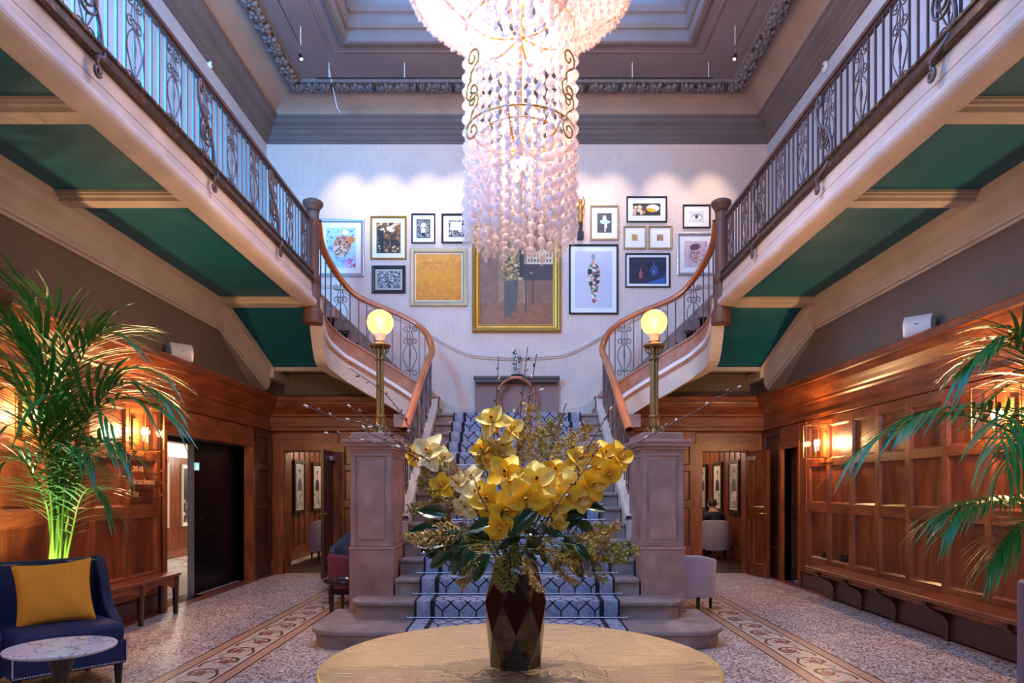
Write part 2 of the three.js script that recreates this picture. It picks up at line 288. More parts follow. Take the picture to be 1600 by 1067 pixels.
for (const s of [-1, 1]) {
  const w = structure(s < 0 ? 'wall_left' : 'wall_right', s < 0 ? 'side wall with oak panelling, a glazed opening and taupe plaster above' : 'side wall with long oak panelling, a narrow door recess and taupe plaster above');
  const X = (p) => s * (WX - p);
  const put = (u, y, p) => V(X(PF + p), y, -u);
  const boxAt = (a, b, y0, y1, p0, p1, swap) => bx(X(PF + p0), X(PF + p1), y0, y1, -a, -b, swap);
  const wall = (d0, d1, y0, y1, m, nm) => mesh(nm, bx(s * WX, s * (WX + 0.25), y0, y1, -d0, -d1, false, [0, 0]), m, w);
  const op = s < 0 ? [7.93, 10.5, 2.06] : [9.9, 10.52, 2.02];      // opening or recess: from, to, height
  // plaster
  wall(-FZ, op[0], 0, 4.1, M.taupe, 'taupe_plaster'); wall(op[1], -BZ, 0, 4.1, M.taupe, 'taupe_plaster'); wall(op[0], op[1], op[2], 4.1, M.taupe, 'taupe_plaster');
  wall(-FZ, -BZ, 4.1, CH + 0.2, M.upperWall, 'gallery_plaster');
  // wood backing
  const back = (a, b, y0, y1) => mesh('panel_backing', bx(X(0), X(PF), y0, y1, -a, -b), M.oakDark, w);
  if (s < 0) { back(-FZ, op[0] - 0.02, 0, 2.4); back(op[1] + 0.02, -BZ, 0, 2.4); back(op[0] - 0.02, op[1] + 0.02, op[2] + 0.02, 2.4); }
  else { back(-FZ, op[0], 0, 2.4); back(op[1], -BZ, 0, 2.4); back(op[0], op[1], op[2], 2.4); }
  // panels
  let posts = [];
  if (s < 0) { for (let u = 7.77; u > -3.0; u -= 0.605) posts.push(u); posts.reverse(); wainscot(posts, put, boxAt, w); wainscot([10.72, 11.33], put, boxAt, w, M.oakDark, M.oakDark); }
  else { for (let u = 9.577; u > -3.0; u -= 0.61) posts.push(u); posts.reverse(); wainscot(posts, put, boxAt, w); wainscot([10.62, 11.3], put, boxAt, w, M.oakDark, M.oakDark); mesh('stile', boxAt(9.62, 9.88, 0.23, 2.36, 0, 0.05, false), M.oak, w); }
  // base and cornice
  const run = (prof, a, b, mA, mB, m, nm) => mesh(nm, moulding(prof, [s * WX, -a], [s * WX, -b], [-s, 0], mA, mB), m, w);
  run(woodCornice, -FZ, -BZ, 0, 1, M.oak, 'cornice');
  if (s < 0) { run(woodBase, -FZ, op[0] - 0.02, 0, 0, M.oakDark, 'skirting'); run(woodBase, op[1] + 0.06, -BZ, 0, 1, M.oakDark, 'skirting'); }
  else { run(woodBase, -FZ, op[0] - 0.02, 0, 0, M.oakDark, 'skirting'); run(woodBase, op[1] + 0.06, -BZ, 0, 1, M.oakDark, 'skirting'); }
  // opening trim
  const j = 0.1;
  mesh('jamb', bx(X(-0.25), X(PF + 0.06), 0, op[2], -op[1], -op[1] - j), M.oak, w);
  mesh('jamb', bx(X(-0.25), X(PF + 0.06), 0, op[2], -op[0] + j * 0.6, -op[0]), M.oak, w);
  mesh('lintel', bx(X(-0.25), X(PF + 0.06), op[2], op[2] + 0.1, -op[0] + j * 0.6, -op[1] - j, true), M.oak, w);
  mesh('frieze_board', bx(X(PF), X(PF + 0.039), op[2] + 0.1, 2.36, -op[0] + 0.02, -op[1] - 0.1, true), M.oak, w);
  if (s < 0) {   // unseen wall and tall window, added to throw blue light along the gallery wall
    const addedWall = structure('wall_gallery_added', 'unseen wall added across the gallery above the palm');
    for (const [a, b, y0, y1] of [[-2.82, -3.02, 4.3, CH], [-4.08, -4.2, 4.3, CH], [-3.02, -4.08, 4.3, 4.62], [-3.02, -4.08, 6.98, CH]]) mesh('added_end_wall', bx(a, b, y0, y1, -2.3, -2.55), M.upperWall, addedWall);
    const win = structure('added_window_2', 'unseen tall window added across the gallery for its blue light');
    for (const [a, b, y0, y1] of [[-3.02, -3.08, 4.62, 6.98], [-4.02, -4.08, 4.62, 6.98], [-3.08, -4.02, 4.62, 4.69], [-3.08, -4.02, 6.91, 6.98], [-3.08, -4.02, 5.78, 5.83]]) mesh('window_bar', bx(a, b, y0, y1, -2.38, -2.46), M.white, win);
    mesh('pane', bx(-3.08, -4.02, 4.69, 6.91, -2.42, -2.425), M.skyGlass, win);
  }
}
// recessed narrow door in the right wall
{
  const d = structure('door_1', 'narrow dark panelled door set in the side wall');
  const x = WX + 0.02;
  mesh('door_leaf', bx(x, x + 0.05, 0.02, 2.02, -9.9, -10.52), M.oakDark, d);
  const put = (u, y, p) => V(x - p + 0.0, y, -u);
  for (const [y0, y1] of [[0.2, 0.95], [1.15, 1.9]]) raisedPanel(9.99, 10.43, y0, y1, (u, y, p) => put(u, y, p * 0.5), M.oakDark, d);
}
// back wall with two doorways
const DOORS = [[-3.88, -3.08], [3.08, 3.85]], DH = 2.06;
{
  const w = structure('wall_back', 'end wall: oak panelling with two doorways below, pale linen wall with pictures above');
  const seg = (x0, x1, y0, y1, m, nm) => mesh(nm, bx(x0, x1, y0, y1, BZ, BZ - 0.25, false, [0, 0]), m, w);
  seg(-WX - 0.25, WX + 0.25, 3.45, CH + 0.2, M.plaster, 'linen_wall');
  seg(-2.0, 2.0, 2.0, 3.45, M.plaster, 'linen_wall');
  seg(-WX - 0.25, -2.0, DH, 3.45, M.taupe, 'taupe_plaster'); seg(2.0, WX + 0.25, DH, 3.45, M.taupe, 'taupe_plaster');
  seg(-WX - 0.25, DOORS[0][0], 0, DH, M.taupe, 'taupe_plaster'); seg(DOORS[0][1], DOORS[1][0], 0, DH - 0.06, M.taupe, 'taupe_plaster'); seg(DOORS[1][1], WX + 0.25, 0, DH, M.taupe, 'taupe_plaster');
  const put = (u, y, p) => V(u, y, BZ + 0.05 + p), boxAt = (a, b, y0, y1, p0, p1, swap) => bx(a, b, y0, y1, BZ + 0.05 + p0, BZ + 0.05 + p1, swap);
  const strip = (a, b, y0, y1) => mesh('panel_backing', bx(a, b, y0, y1, BZ, BZ + 0.05), M.oak, w);
  for (const s of [-1, 1]) {
    const D = DOORS[s < 0 ? 0 : 1], out = s < 0 ? D[0] : D[1], inn = s < 0 ? D[1] : D[0];
    strip(s * 4.12, out, 0, 2.4); strip(Math.min(inn, s * 1.3), Math.max(inn, s * 1.3), 0, 2.4); strip(D[0], D[1], DH, 2.4);
    // door architrave
    mesh('architrave', boxAt(Math.min(out, out + s * 0.12), Math.max(out, out + s * 0.12), 0, DH + 0.1, 0, 0.045), M.oak, w);
    mesh('architrave', boxAt(Math.min(inn, inn - s * 0.12), Math.max(inn, inn - s * 0.12), 0, DH + 0.1, 0, 0.045), M.oak, w);
    mesh('architrave', boxAt(D[0], D[1], DH, DH + 0.1, 0, 0.045, true), M.oak, w);
    mesh('door_lining', [bx(out - 0.012, out + 0.012, 0, DH, BZ - 0.25, BZ + 0.05), bx(inn - 0.012, inn + 0.012, 0, DH, BZ - 0.25, BZ + 0.05), bx(D[0], D[1], DH - 0.02, DH, BZ - 0.25, BZ + 0.05, true)], M.oak, w);
    mesh('frieze_board', boxAt(D[0] - 0.1, D[1] + 0.1, DH + 0.1, 2.36, 0, 0.03, true), M.oak, w);
    mesh('bead', boxAt(D[0] - 0.1, D[1] + 0.1, DH + 0.17, DH + 0.19, 0.03, 0.04, true), M.oak, w);
    const posts = [1.36, 1.95, 2.55, 2.92].map(q => s * q).sort((a, b) => a - b);
    wainscot(posts, put, boxAt, w);
    // plinth block beside the door
    mesh('plinth_block', bx(Math.min(out, out + s * 0.24), Math.max(out, out + s * 0.24), 0, 0.235, BZ, BZ + 0.12), M.oak, w);
    mesh('cornice', moulding(woodCornice, [s * WX, BZ], [s * 1.28, BZ], [0, 1], 1, 0), M.oak, w);
  }
  // chair rail that follows the stairs up either side, and the skirting of the landing
  const rail = [[740, 554], [707.5, 542], [675, 523.6], [640, 505], [600, 484], [560, 464], [540, 453], [522, 446], [500, 445], [417, 445]].map(([a, b]) => at(a, b, 11.45));
  const full = [...rail].reverse().map(p => V(p.x, p.y, BZ)).concat(rail.map(p => V(-p.x, p.y, BZ)));
  const curve = new THREE.CatmullRomCurve3(full, false, 'centripetal').getPoints(120);
  const prof = [[0, -0.055], [0.02, -0.055], [0.03, -0.03], [0.045, -0.02], [0.045, 0.0], [0.025, 0.015], [0.02, 0.03], [0.012, 0.05], [0, 0.06]];
  mesh('chair_rail', flat(band(curve.map(p => prof.map(([q, h]) => V(p.x, p.y + h, BZ + q))))), M.plaster, w);
  const sk = [[678, 612], [691, 625], [707, 635], [735, 639.5], [770, 640]].map(([a, b]) => at(a, b, 11.45));
  const skf = sk.map(p => V(p.x, p.y, BZ)).concat([...sk].reverse().map(p => V(-p.x, p.y, BZ)));
  const skc = new THREE.CatmullRomCurve3(skf, false, 'centripetal').getPoints(80);
  const prof2 = [[0.025, -0.25], [0.025, 0.0], [0.018, 0.015], [0.006, 0.02], [0, 0.03]];
  mesh('skirting', flat(band(skc.map(p => prof2.map(([q, h]) => V(p.x, h < -0.1 ? 2.56 : p.y + h, BZ + q))))), M.cream, w);
}
// front wall behind the camera with the glazed entrance
{
  const w = structure('wall_front', 'entrance wall with oak doors and a tall window above');
  const seg = (x0, x1, y0, y1, m) => mesh('front_plaster', bx(x0, x1, y0, y1, FZ, FZ + 0.25), m, w);
  seg(-WX - 0.25, -1.75, 0, 2.95, M.oakDark); seg(1.75, WX + 0.25, 0, 2.95, M.oakDark); seg(-WX - 0.25, WX + 0.25, 2.95, 3.65, M.upperWall); seg(-WX - 0.25, WX + 0.25, 6.15, CH + 0.2, M.upperWall); seg(-WX - 0.25, -2.05, 3.65, 6.15, M.upperWall); seg(2.05, WX + 0.25, 3.65, 6.15, M.upperWall);
  const win = structure('window_3', 'tall window over the entrance');
  for (const [a, b, y0, y1] of [[-2.05, -1.98, 3.65, 6.15], [1.98, 2.05, 3.65, 6.15], [-0.71, -0.64, 3.65, 6.15], [0.64, 0.71, 3.65, 6.15], [-1.98, 1.98, 3.65, 3.72], [-1.98, 1.98, 6.08, 6.15], [-1.98, 1.98, 5.2, 5.26]]) mesh('window_bar', bx(a, b, y0, y1, FZ + 0.08, FZ + 0.16), M.white, win);
  for (const [a, b] of [[-1.98, -0.71], [-0.64, 0.64], [0.71, 1.98]]) mesh('pane', bx(a, b, 3.72, 6.08, FZ + 0.12, FZ + 0.125), M.skyGlass, win);
  const e = structure('door_2', 'oak entrance doors');
  for (const [a, b, y0, y1] of [[-1.75, -1.67, 0, 2.95], [1.67, 1.75, 0, 2.95], [-0.05, 0.05, 0, 2.87], [-1.67, 1.67, 2.87, 2.95], [-1.67, 1.67, 2.1, 2.16]]) mesh('door_frame', bx(a, b, y0, y1, FZ + 0.05, FZ + 0.13), M.oakDark, e);
  mesh('door_leaf', bx(-1.67, -0.05, 0.02, 2.1, FZ + 0.07, FZ + 0.11), M.oak, e); mesh('door_leaf', bx(0.05, 1.67, 0.02, 2.1, FZ + 0.07, FZ + 0.11), M.oak, e); mesh('fanlight_panel', bx(-1.67, 1.67, 2.16, 2.87, FZ + 0.08, FZ + 0.1), M.oakDark, e);
}
// ceiling with cornice, cove, carved band and skylight
const SKX = 2.43, SK0 = -9.68, SK1 = 0.5, SKT = 9.0;
{
  const c = structure('ceiling', 'mauve ceiling with moulded cornice, carved border and a deep skylight well');
  const seg = (x0, x1, z0, z1) => mesh('ceiling_slab', bx(x0, x1, CH, CH + 0.2, z0, z1, false, [0, 0]), M.ceiling, c);
  seg(-WX - 0.25, -SKX - 0.015, BZ - 0.25, FZ + 0.25); seg(SKX + 0.015, WX + 0.25, BZ - 0.25, FZ + 0.25); seg(-SKX - 0.015, SKX + 0.015, BZ - 0.25, SK0 - 0.015); seg(-SKX - 0.015, SKX + 0.015, SK1 + 0.015, FZ + 0.25);
  const ring = (prof, m, nm, smoothIt) => {
    for (const [A, B, n] of [[[-WX, FZ], [-WX, BZ], [1, 0]], [[-WX, BZ], [WX, BZ], [0, 1]], [[WX, BZ], [WX, FZ], [-1, 0]], [[WX, FZ], [-WX, FZ], [0, -1]]]) mesh(nm, moulding(prof, A, B, n, 1, 1), m, c);
  };
  ring([[0, 7.19], [0.03, 7.19], [0.035, 7.22], [0.06, 7.235], [0.06, 7.28], [0.075, 7.30], [0.1, 7.315], [0.12, 7.34], [0.125, 7.37], [0.15, 7.38], [0.15, 7.42], [0.17, 7.43], [0.21, 7.45], [0.235, 7.48], [0.24, 7.5], [0.262, 7.505], [0.262, 7.55], [0.24, 7.56], [0.2, 7.56]], M.cornice, 'cornice');
  const cove = [[0.2, 7.555]]; for (let k = 0; k <= 8; k++) { const a = k / 8 * Math.PI / 2; cove.push([0.6 - 0.38 * Math.cos(a), 7.56 + 0.16 * Math.sin(a)]); }
  ring(cove, M.cove, 'cove');
  ring([[0.585, 7.715], [0.6, 7.69], [0.63, 7.69], [0.645, 7.705], [0.70, 7.735], [0.80, 7.745], [0.815, 7.73], [0.84, 7.735], [0.85, 7.78]], M.ornament, 'carved_border');
  // carved leaf bosses along the border
  seed(77);
  const boss = (() => { const gs = []; for (let k = 0; k < 5; k++) { const a = k * 1.2566; const g = new THREE.SphereGeometry(0.034, 6, 4); g.scale(1.25, 0.75, 0.8); g.rotateY(-a); g.translate(0.042 * Math.cos(a), -0.006, 0.042 * Math.sin(a)); gs.push(g); } const q = new THREE.SphereGeometry(0.022, 6, 4); q.translate(0, -0.02, 0); gs.push(q); return mergeGeometries(gs); })();
  const leaf = (() => { const gs = []; for (let k = -2; k <= 2; k++) { const g = new THREE.SphereGeometry(0.03, 5, 4); g.scale(1.7, 0.7, 0.55); g.rotateY(k * 0.5); g.translate(0.035 * Math.cos(k * 0.5), -0.004, -0.03 * Math.sin(k * 0.5) * 1.4); gs.push(g); } return mergeGeometries(gs); })();
  const bossAt = (x, z, k, tilt) => { const m = mesh(k % 2 ? 'carved_leaf' : 'carved_rosette', k % 2 ? leaf : boss, M.ornament, c); m.position.set(x, 7.715, z); m.rotation.set(0, rnd(6), 0); const q = rnd(1.25, 1.55); m.scale.set(q, 1.7, q); };
  let k = 0; for (let x = -WX + 0.74; x <= WX - 0.74; x += 0.118) bossAt(x, BZ + 0.73, k++);
  for (const s of [-1, 1]) for (let z = BZ + 0.84; z < -4.6; z += 0.118) bossAt(s * (WX - 0.73), z, k++);
  // flat panel line round the skylight, then the well with its mouldings
  const pr = [[-0.28, CH], [-0.28, CH - 0.012], [-0.25, CH - 0.012], [-0.25, CH - 0.002]];
  const wellProf = [[-0.1, CH - 0.001], [-0.09, CH - 0.03], [-0.03, CH - 0.035], [0.0, CH - 0.02], [0.0, CH + 0.14], [0.03, CH + 0.15], [0.05, CH + 0.2], [0.05, CH + 0.33], [0.08, CH + 0.35], [0.1, CH + 0.42], [0.1, CH + 0.60], [0.13, CH + 0.62], [0.15, CH + 0.68], [0.15, SKT]];
  for (const [A, B, n] of [[[-SKX, SK1], [-SKX, SK0], [1, 0]], [[-SKX, SK0], [SKX, SK0], [0, 1]], [[SKX, SK0], [SKX, SK1], [-1, 0]], [[SKX, SK1], [-SKX, SK1], [0, -1]]]) { mesh('skylight_well', moulding(wellProf, A, B, n, 1, 1), M.cornice, c); mesh('ceiling_bead', moulding(pr, A, B, n, 1, 1), M.ceiling, c); }
  for (const [x0, x1, z0, z1] of [[-SKX - 0.3, -SKX + 0.14, SK0 - 0.3, SK1 + 0.3], [SKX - 0.14, SKX + 0.3, SK0 - 0.3, SK1 + 0.3], [-SKX, SKX, SK0 - 0.3, SK0 + 0.14], [-SKX, SKX, SK1 - 0.14, SK1 + 0.3]]) mesh('well_curb', bx(x0, x1, SKT, SKT + 0.1, z0, z1), M.white, c);
  const well = (x0, x1, z0, z1) => mesh('well_wall', bx(x0, x1, CH + 0.2, SKT, z0, z1), M.white, c);
  well(-SKX - 0.2, -SKX - 0.02, SK0 - 0.2, SK1 + 0.2); well(SKX + 0.02, SKX + 0.2, SK0 - 0.2, SK1 + 0.2); well(-SKX, SKX, SK0 - 0.2, SK0 - 0.02); well(-SKX, SKX, SK1 + 0.02, SK1 + 0.2);
  const win = structure('window_1', 'glass roof of the skylight');
  for (let i = 0; i <= 4; i++) { const x = -2.3 + i * 1.15; mesh('glazing_bar', bx(x - 0.03, x + 0.03, SKT, SKT + 0.08, SK0, SK1), M.white, win); }
  for (let j = 0; j <= 6; j++) { const z = SK0 + (SK1 - SK0) * j / 6; mesh('glazing_bar', bx(-SKX, SKX, SKT + 0.01, SKT + 0.07, z - 0.03, z + 0.03), M.white, win); }
  for (let i = 0; i < 4; i++) for (let j = 0; j < 6; j++) { const x = -2.3 + i * 1.15, z = SK0 + (SK1 - SK0) * j / 6, e = (SK1 - SK0) / 6; mesh('pane', bx(x + 0.03, x + 1.12, SKT + 0.03, SKT + 0.036, z + 0.03, z + e - 0.03), M.skyGlass, win); }
}
// blue strip lights tucked high in the skylight well
{
  const led = glow(0.05, 0.4, 1.0, 30), blue = new THREE.Color().setRGB(0.04, 0.36, 1.0);
  for (const [label, x0, x1, z0, z1, pos, to, L] of [
    ['blue strip light in the skylight well on the palm side', -2.12, -2.08, -9.3, -1.0, [-2.14, 8.55, -5.2], [-4, 8.2, -5.2], 8.2],
    ['blue strip light in the skylight well on the long bench side', 2.08, 2.12, -9.3, -1.0, [2.14, 8.55, -5.2], [4, 8.2, -5.2], 8.2],
    ['blue strip light across the far end of the skylight well', -2.0, 2.0, -9.36, -9.32, [0, 8.55, -9.38], [0, 8.2, -11], 4.0]]) {
    const t = thing('strip_light', label, 'strip light', [0, 0, 0]);
    mesh('light_channel', bx(x0 - 0.015, x1 + 0.015, 8.54, 8.6, z0 - 0.015, z1 + 0.015), M.white, t); mesh('light_strip', bx(x0, x1, 8.525, 8.54, z0, z1), led, t);
    for (const k of [0, 1]) mesh('strip_hanger', rod(V(lerp(x0, x1, 0.5) + (L < 5 ? (k ? 1.8 : -1.8) : 0), 8.6, L < 5 ? z0 : lerp(z0, z1, k ? 0.9 : 0.1)), V(lerp(x0, x1, 0.5) + (L < 5 ? (k ? 1.8 : -1.8) : 0), 9.0, L < 5 ? z0 : lerp(z0, z1, k ? 0.9 : 0.1)), 0.005), M.white, t);
    areaLight(blue, 420, L, 0.06, pos, to);
  }
}
// rooms behind the doorways and the corridor behind the opening
const darkFloor = phys({ map: rep(T.oakDark, 1.2), color: rgb(170, 150, 160), roughness: 0.35 });
const paleFloor = phys({ map: rep(T.marble, 0.4), roughness: 0.25 });
const roomPaper = std({ map: rep(T.linen, 1), color: rgb(206, 188, 176), roughness: 0.9 });
for (const s of [-1, 1]) {
  const r = structure(s < 0 ? 'wall_lounge' : 'wall_lounge_far', s < 0 ? 'small panelled lounge seen through the doorway by the black marble' : 'small panelled lounge seen through the doorway of the open oak door');
  const a = s * 2.3, b = s * 4.6, lo = Math.min(a, b), hi = Math.max(a, b), z0 = BZ - 0.25, z1 = -18;
  mesh('lounge_floor', bx(lo, hi, -0.12, -0.002, z0 + 0.25, z1, true), darkFloor, r);
  mesh('lounge_ceiling', bx(lo, hi, 2.7, 2.8, z0, z1), M.white, r);
  mesh('lounge_wall', bx(s * 4.5, s * 4.7, 0, 2.7, z0, z1), M.oakDark, r);
  mesh('lounge_wall', bx(s * 2.2, s * 2.3, 0, 2.7, z0, z1), M.oak, r);
  mesh('lounge_wall', bx(lo, hi, 0, 2.7, z1, z1 - 0.1), roomPaper, r);
  // board panelling along the outer wall
  for (let z = z0 - 0.2, k = 0; z > z1 + 0.3; z -= 0.36, k++) { mesh('board', bx(s * 4.5, s * 4.47, 0.26, 2.6, z, z - 0.3), k % 3 ? M.oakPanel : M.oak, r); mesh('board_strip', bx(s * 4.5, s * 4.45, 0.26, 2.6, z - 0.3, z - 0.36), M.oak, r); }
  mesh('board_base', bx(s * 4.5, s * 4.43, 0, 0.26, z0, z1, true), M.oak, r);
  bulbLight(SOFTWARM, 26, [s * 3.3, 2.45, -13.2], 6); bulbLight(SOFTWARM, 26, [s * 3.4, 2.45, -15.8], 6);
  const L = thing('ceiling_lamp', s < 0 ? 'round ceiling lamp in the lounge by the black marble' : 'round ceiling lamp in the lounge where a man sits', 'lamp', [s * 3.3, 2.62, -13.2]);
  mesh('lamp_disc', cyl(0.16, 0.16, 0.05, 0, 0.03, 0, 20), M.white, L); mesh('lamp_diffuser', cyl(0.13, 0.14, 0.03, 0, 0, 0, 20), glow(1, 0.8, 0.6, 4), L);
  const L2 = copyOf(L, s < 0 ? 'farther round ceiling lamp in the lounge by the black marble' : 'farther round ceiling lamp in the lounge where a man sits', [s * 3.4, 2.62, -15.8]);
}
{
  const r = structure('wall_corridor', 'bright corridor with ribbed wood wall behind the glazed opening');
  const z0 = -6.2, z1 = -19.5;
  mesh('corridor_floor', bx(-7.2, -4.2, -0.12, -0.001, z0, z1), paleFloor, r);
  mesh('corridor_ceiling', bx(-7.2, -4.45, 2.34, 2.5, z0, z1), M.white, r);
  mesh('corridor_wall', bx(-7.3, -7.05, 0, 2.5, z0, z1), M.oakDark, r);
  mesh('corridor_wall', bx(-7.2, -4.45, 0, 2.5, z0, z0 + 0.1), roomPaper, r);
  mesh('corridor_wall', bx(-7.2, -4.7, 0, 2.5, z1, z1 - 0.1), roomPaper, r);
  mesh('corridor_wall', bx(-4.85, -4.72, 0, 2.5, -11.7, z1), roomPaper, r);
  mesh('white_pelmet', bx(-7.05, -6.98, 2.06, 2.34, z0, z1), M.white, r);
  mesh('corridor_base', bx(-7.05, -7.0, 0, 0.16, z0, z1, true), M.oakPanel, r);
  for (let z = -11.4, k = 0; z > -18.2; z -= 0.055, k++) mesh('rib', bx(-7.05, -7.018, 0.16, 2.06, z, z - 0.032, false, [k * 0.3, 0]), k % 3 ? M.oak : M.oakPanel, r);
  bulbLight(HALOGEN, 75, [-5.9, 2.15, -12.6], 6); bulbLight(HALOGEN, 75, [-5.9, 2.15, -15.4], 6);
  const c = thing('ceiling_lamp', 'round downlight in the corridor ceiling near the portraits', 'lamp', [-5.9, 2.24, -12.6]); mesh('lamp_disc', cyl(0.1, 0.12, 0.1, 0, 0, 0, 20), M.white, c); mesh('lamp_diffuser', cyl(0.08, 0.08, 0.01, 0, -0.011, 0, 20), glow(1, 0.9, 0.75, 6), c);
  copyOf(c, 'round downlight farther along the corridor ceiling', [-5.9, 2.24, -15.4]);
}
// sliding black marble panel, glass pane and steel edge in the opening
{
  const m = thing('marble_panel', 'tall glossy black marble panel in the side wall opening', 'wall panel', [0, 0, 0]);
  mesh('marble_slab', bx(-4.30, -4.36, 0.0, 2.06, -9.06, -10.5, false, [0.2, 0]), M.blackMarble, m);
  mesh('marble_threshold', bx(-4.16, -4.42, 0.0, 0.012, -7.95, -9.06), M.blackMarble, m);
  const g = thing('glass_door', 'clear sliding glass door leaf with a steel edge beside the black marble', 'glass door', [0, 0, 0]);
  mesh('glass_pane', bx(-4.30, -4.31, 0.02, 2.04, -7.97, -8.97), M.glass, g);
  mesh('steel_edge', bx(-4.28, -4.33, 0.012, 2.05, -8.97, -9.05), M.steel, g);
  mesh('track', bx(-4.27, -4.34, 2.0, 2.06, -7.95, -9.05), M.black, g);
  const e = thing('exit_sign', 'small glowing cyan exit pictogram sign high in the glazed opening', 'sign', [-4.285, 1.66, -9.12]);
  mesh('sign_box', bx(-0.012, 0.012, 0, 0.1, -0.06, 0.06), glow(0.05, 0.75, 0.9, 5), e);
  const pict = glow(0.9, 1, 1, 6); mesh('running_figure', [bx(0.013, 0.016, 0.035, 0.06, -0.01, 0.01), ball(0.009, 0.014, 0.074, -0.004, 8, 6), rod(V(0.014, 0.035, 0), V(0.014, 0.012, 0.03), 0.005), rod(V(0.014, 0.035, 0), V(0.014, 0.014, -0.022), 0.005), rod(V(0.014, 0.058, 0), V(0.014, 0.042, -0.03), 0.004)], pict, e);
}

// ---------------------------------------------------------------- staircase
const wallCornice = [[0, 3.64], [0.02, 3.64], [0.03, 3.665], [0.05, 3.67], [0.06, 3.70], [0.075, 3.72], [0.085, 3.86], [0.11, 3.89], [0.13, 3.93], [0.13, 3.96], [0.15, 3.97], [0.15, 4.03], [0, 4.03]];
const RISE = 0.171, ND = k => k === 1 ? 5.93 : k === 2 ? 6.45 : 6.8 + 0.3 * (k - 3), NSTEP = 15, LH = RISE * NSTEP;
const stadium = (hx, zf, zb, r) => {   // plan outline of a bull-nosed step: front at zf, back at zb
  const p = [], c = zf - r; for (let k = 0; k <= 8; k++) { const a = k / 8 * Math.PI / 2; p.push([hx - r + r * Math.sin(Math.PI / 2 - a) , c + r * Math.sin(a)]); }
  const q = p.map(([x, z]) => [x, z]); const left = q.map(([x, z]) => [-x, z]).reverse(); return [[hx, zb], ...q, ...left, [-hx, zb]];
};
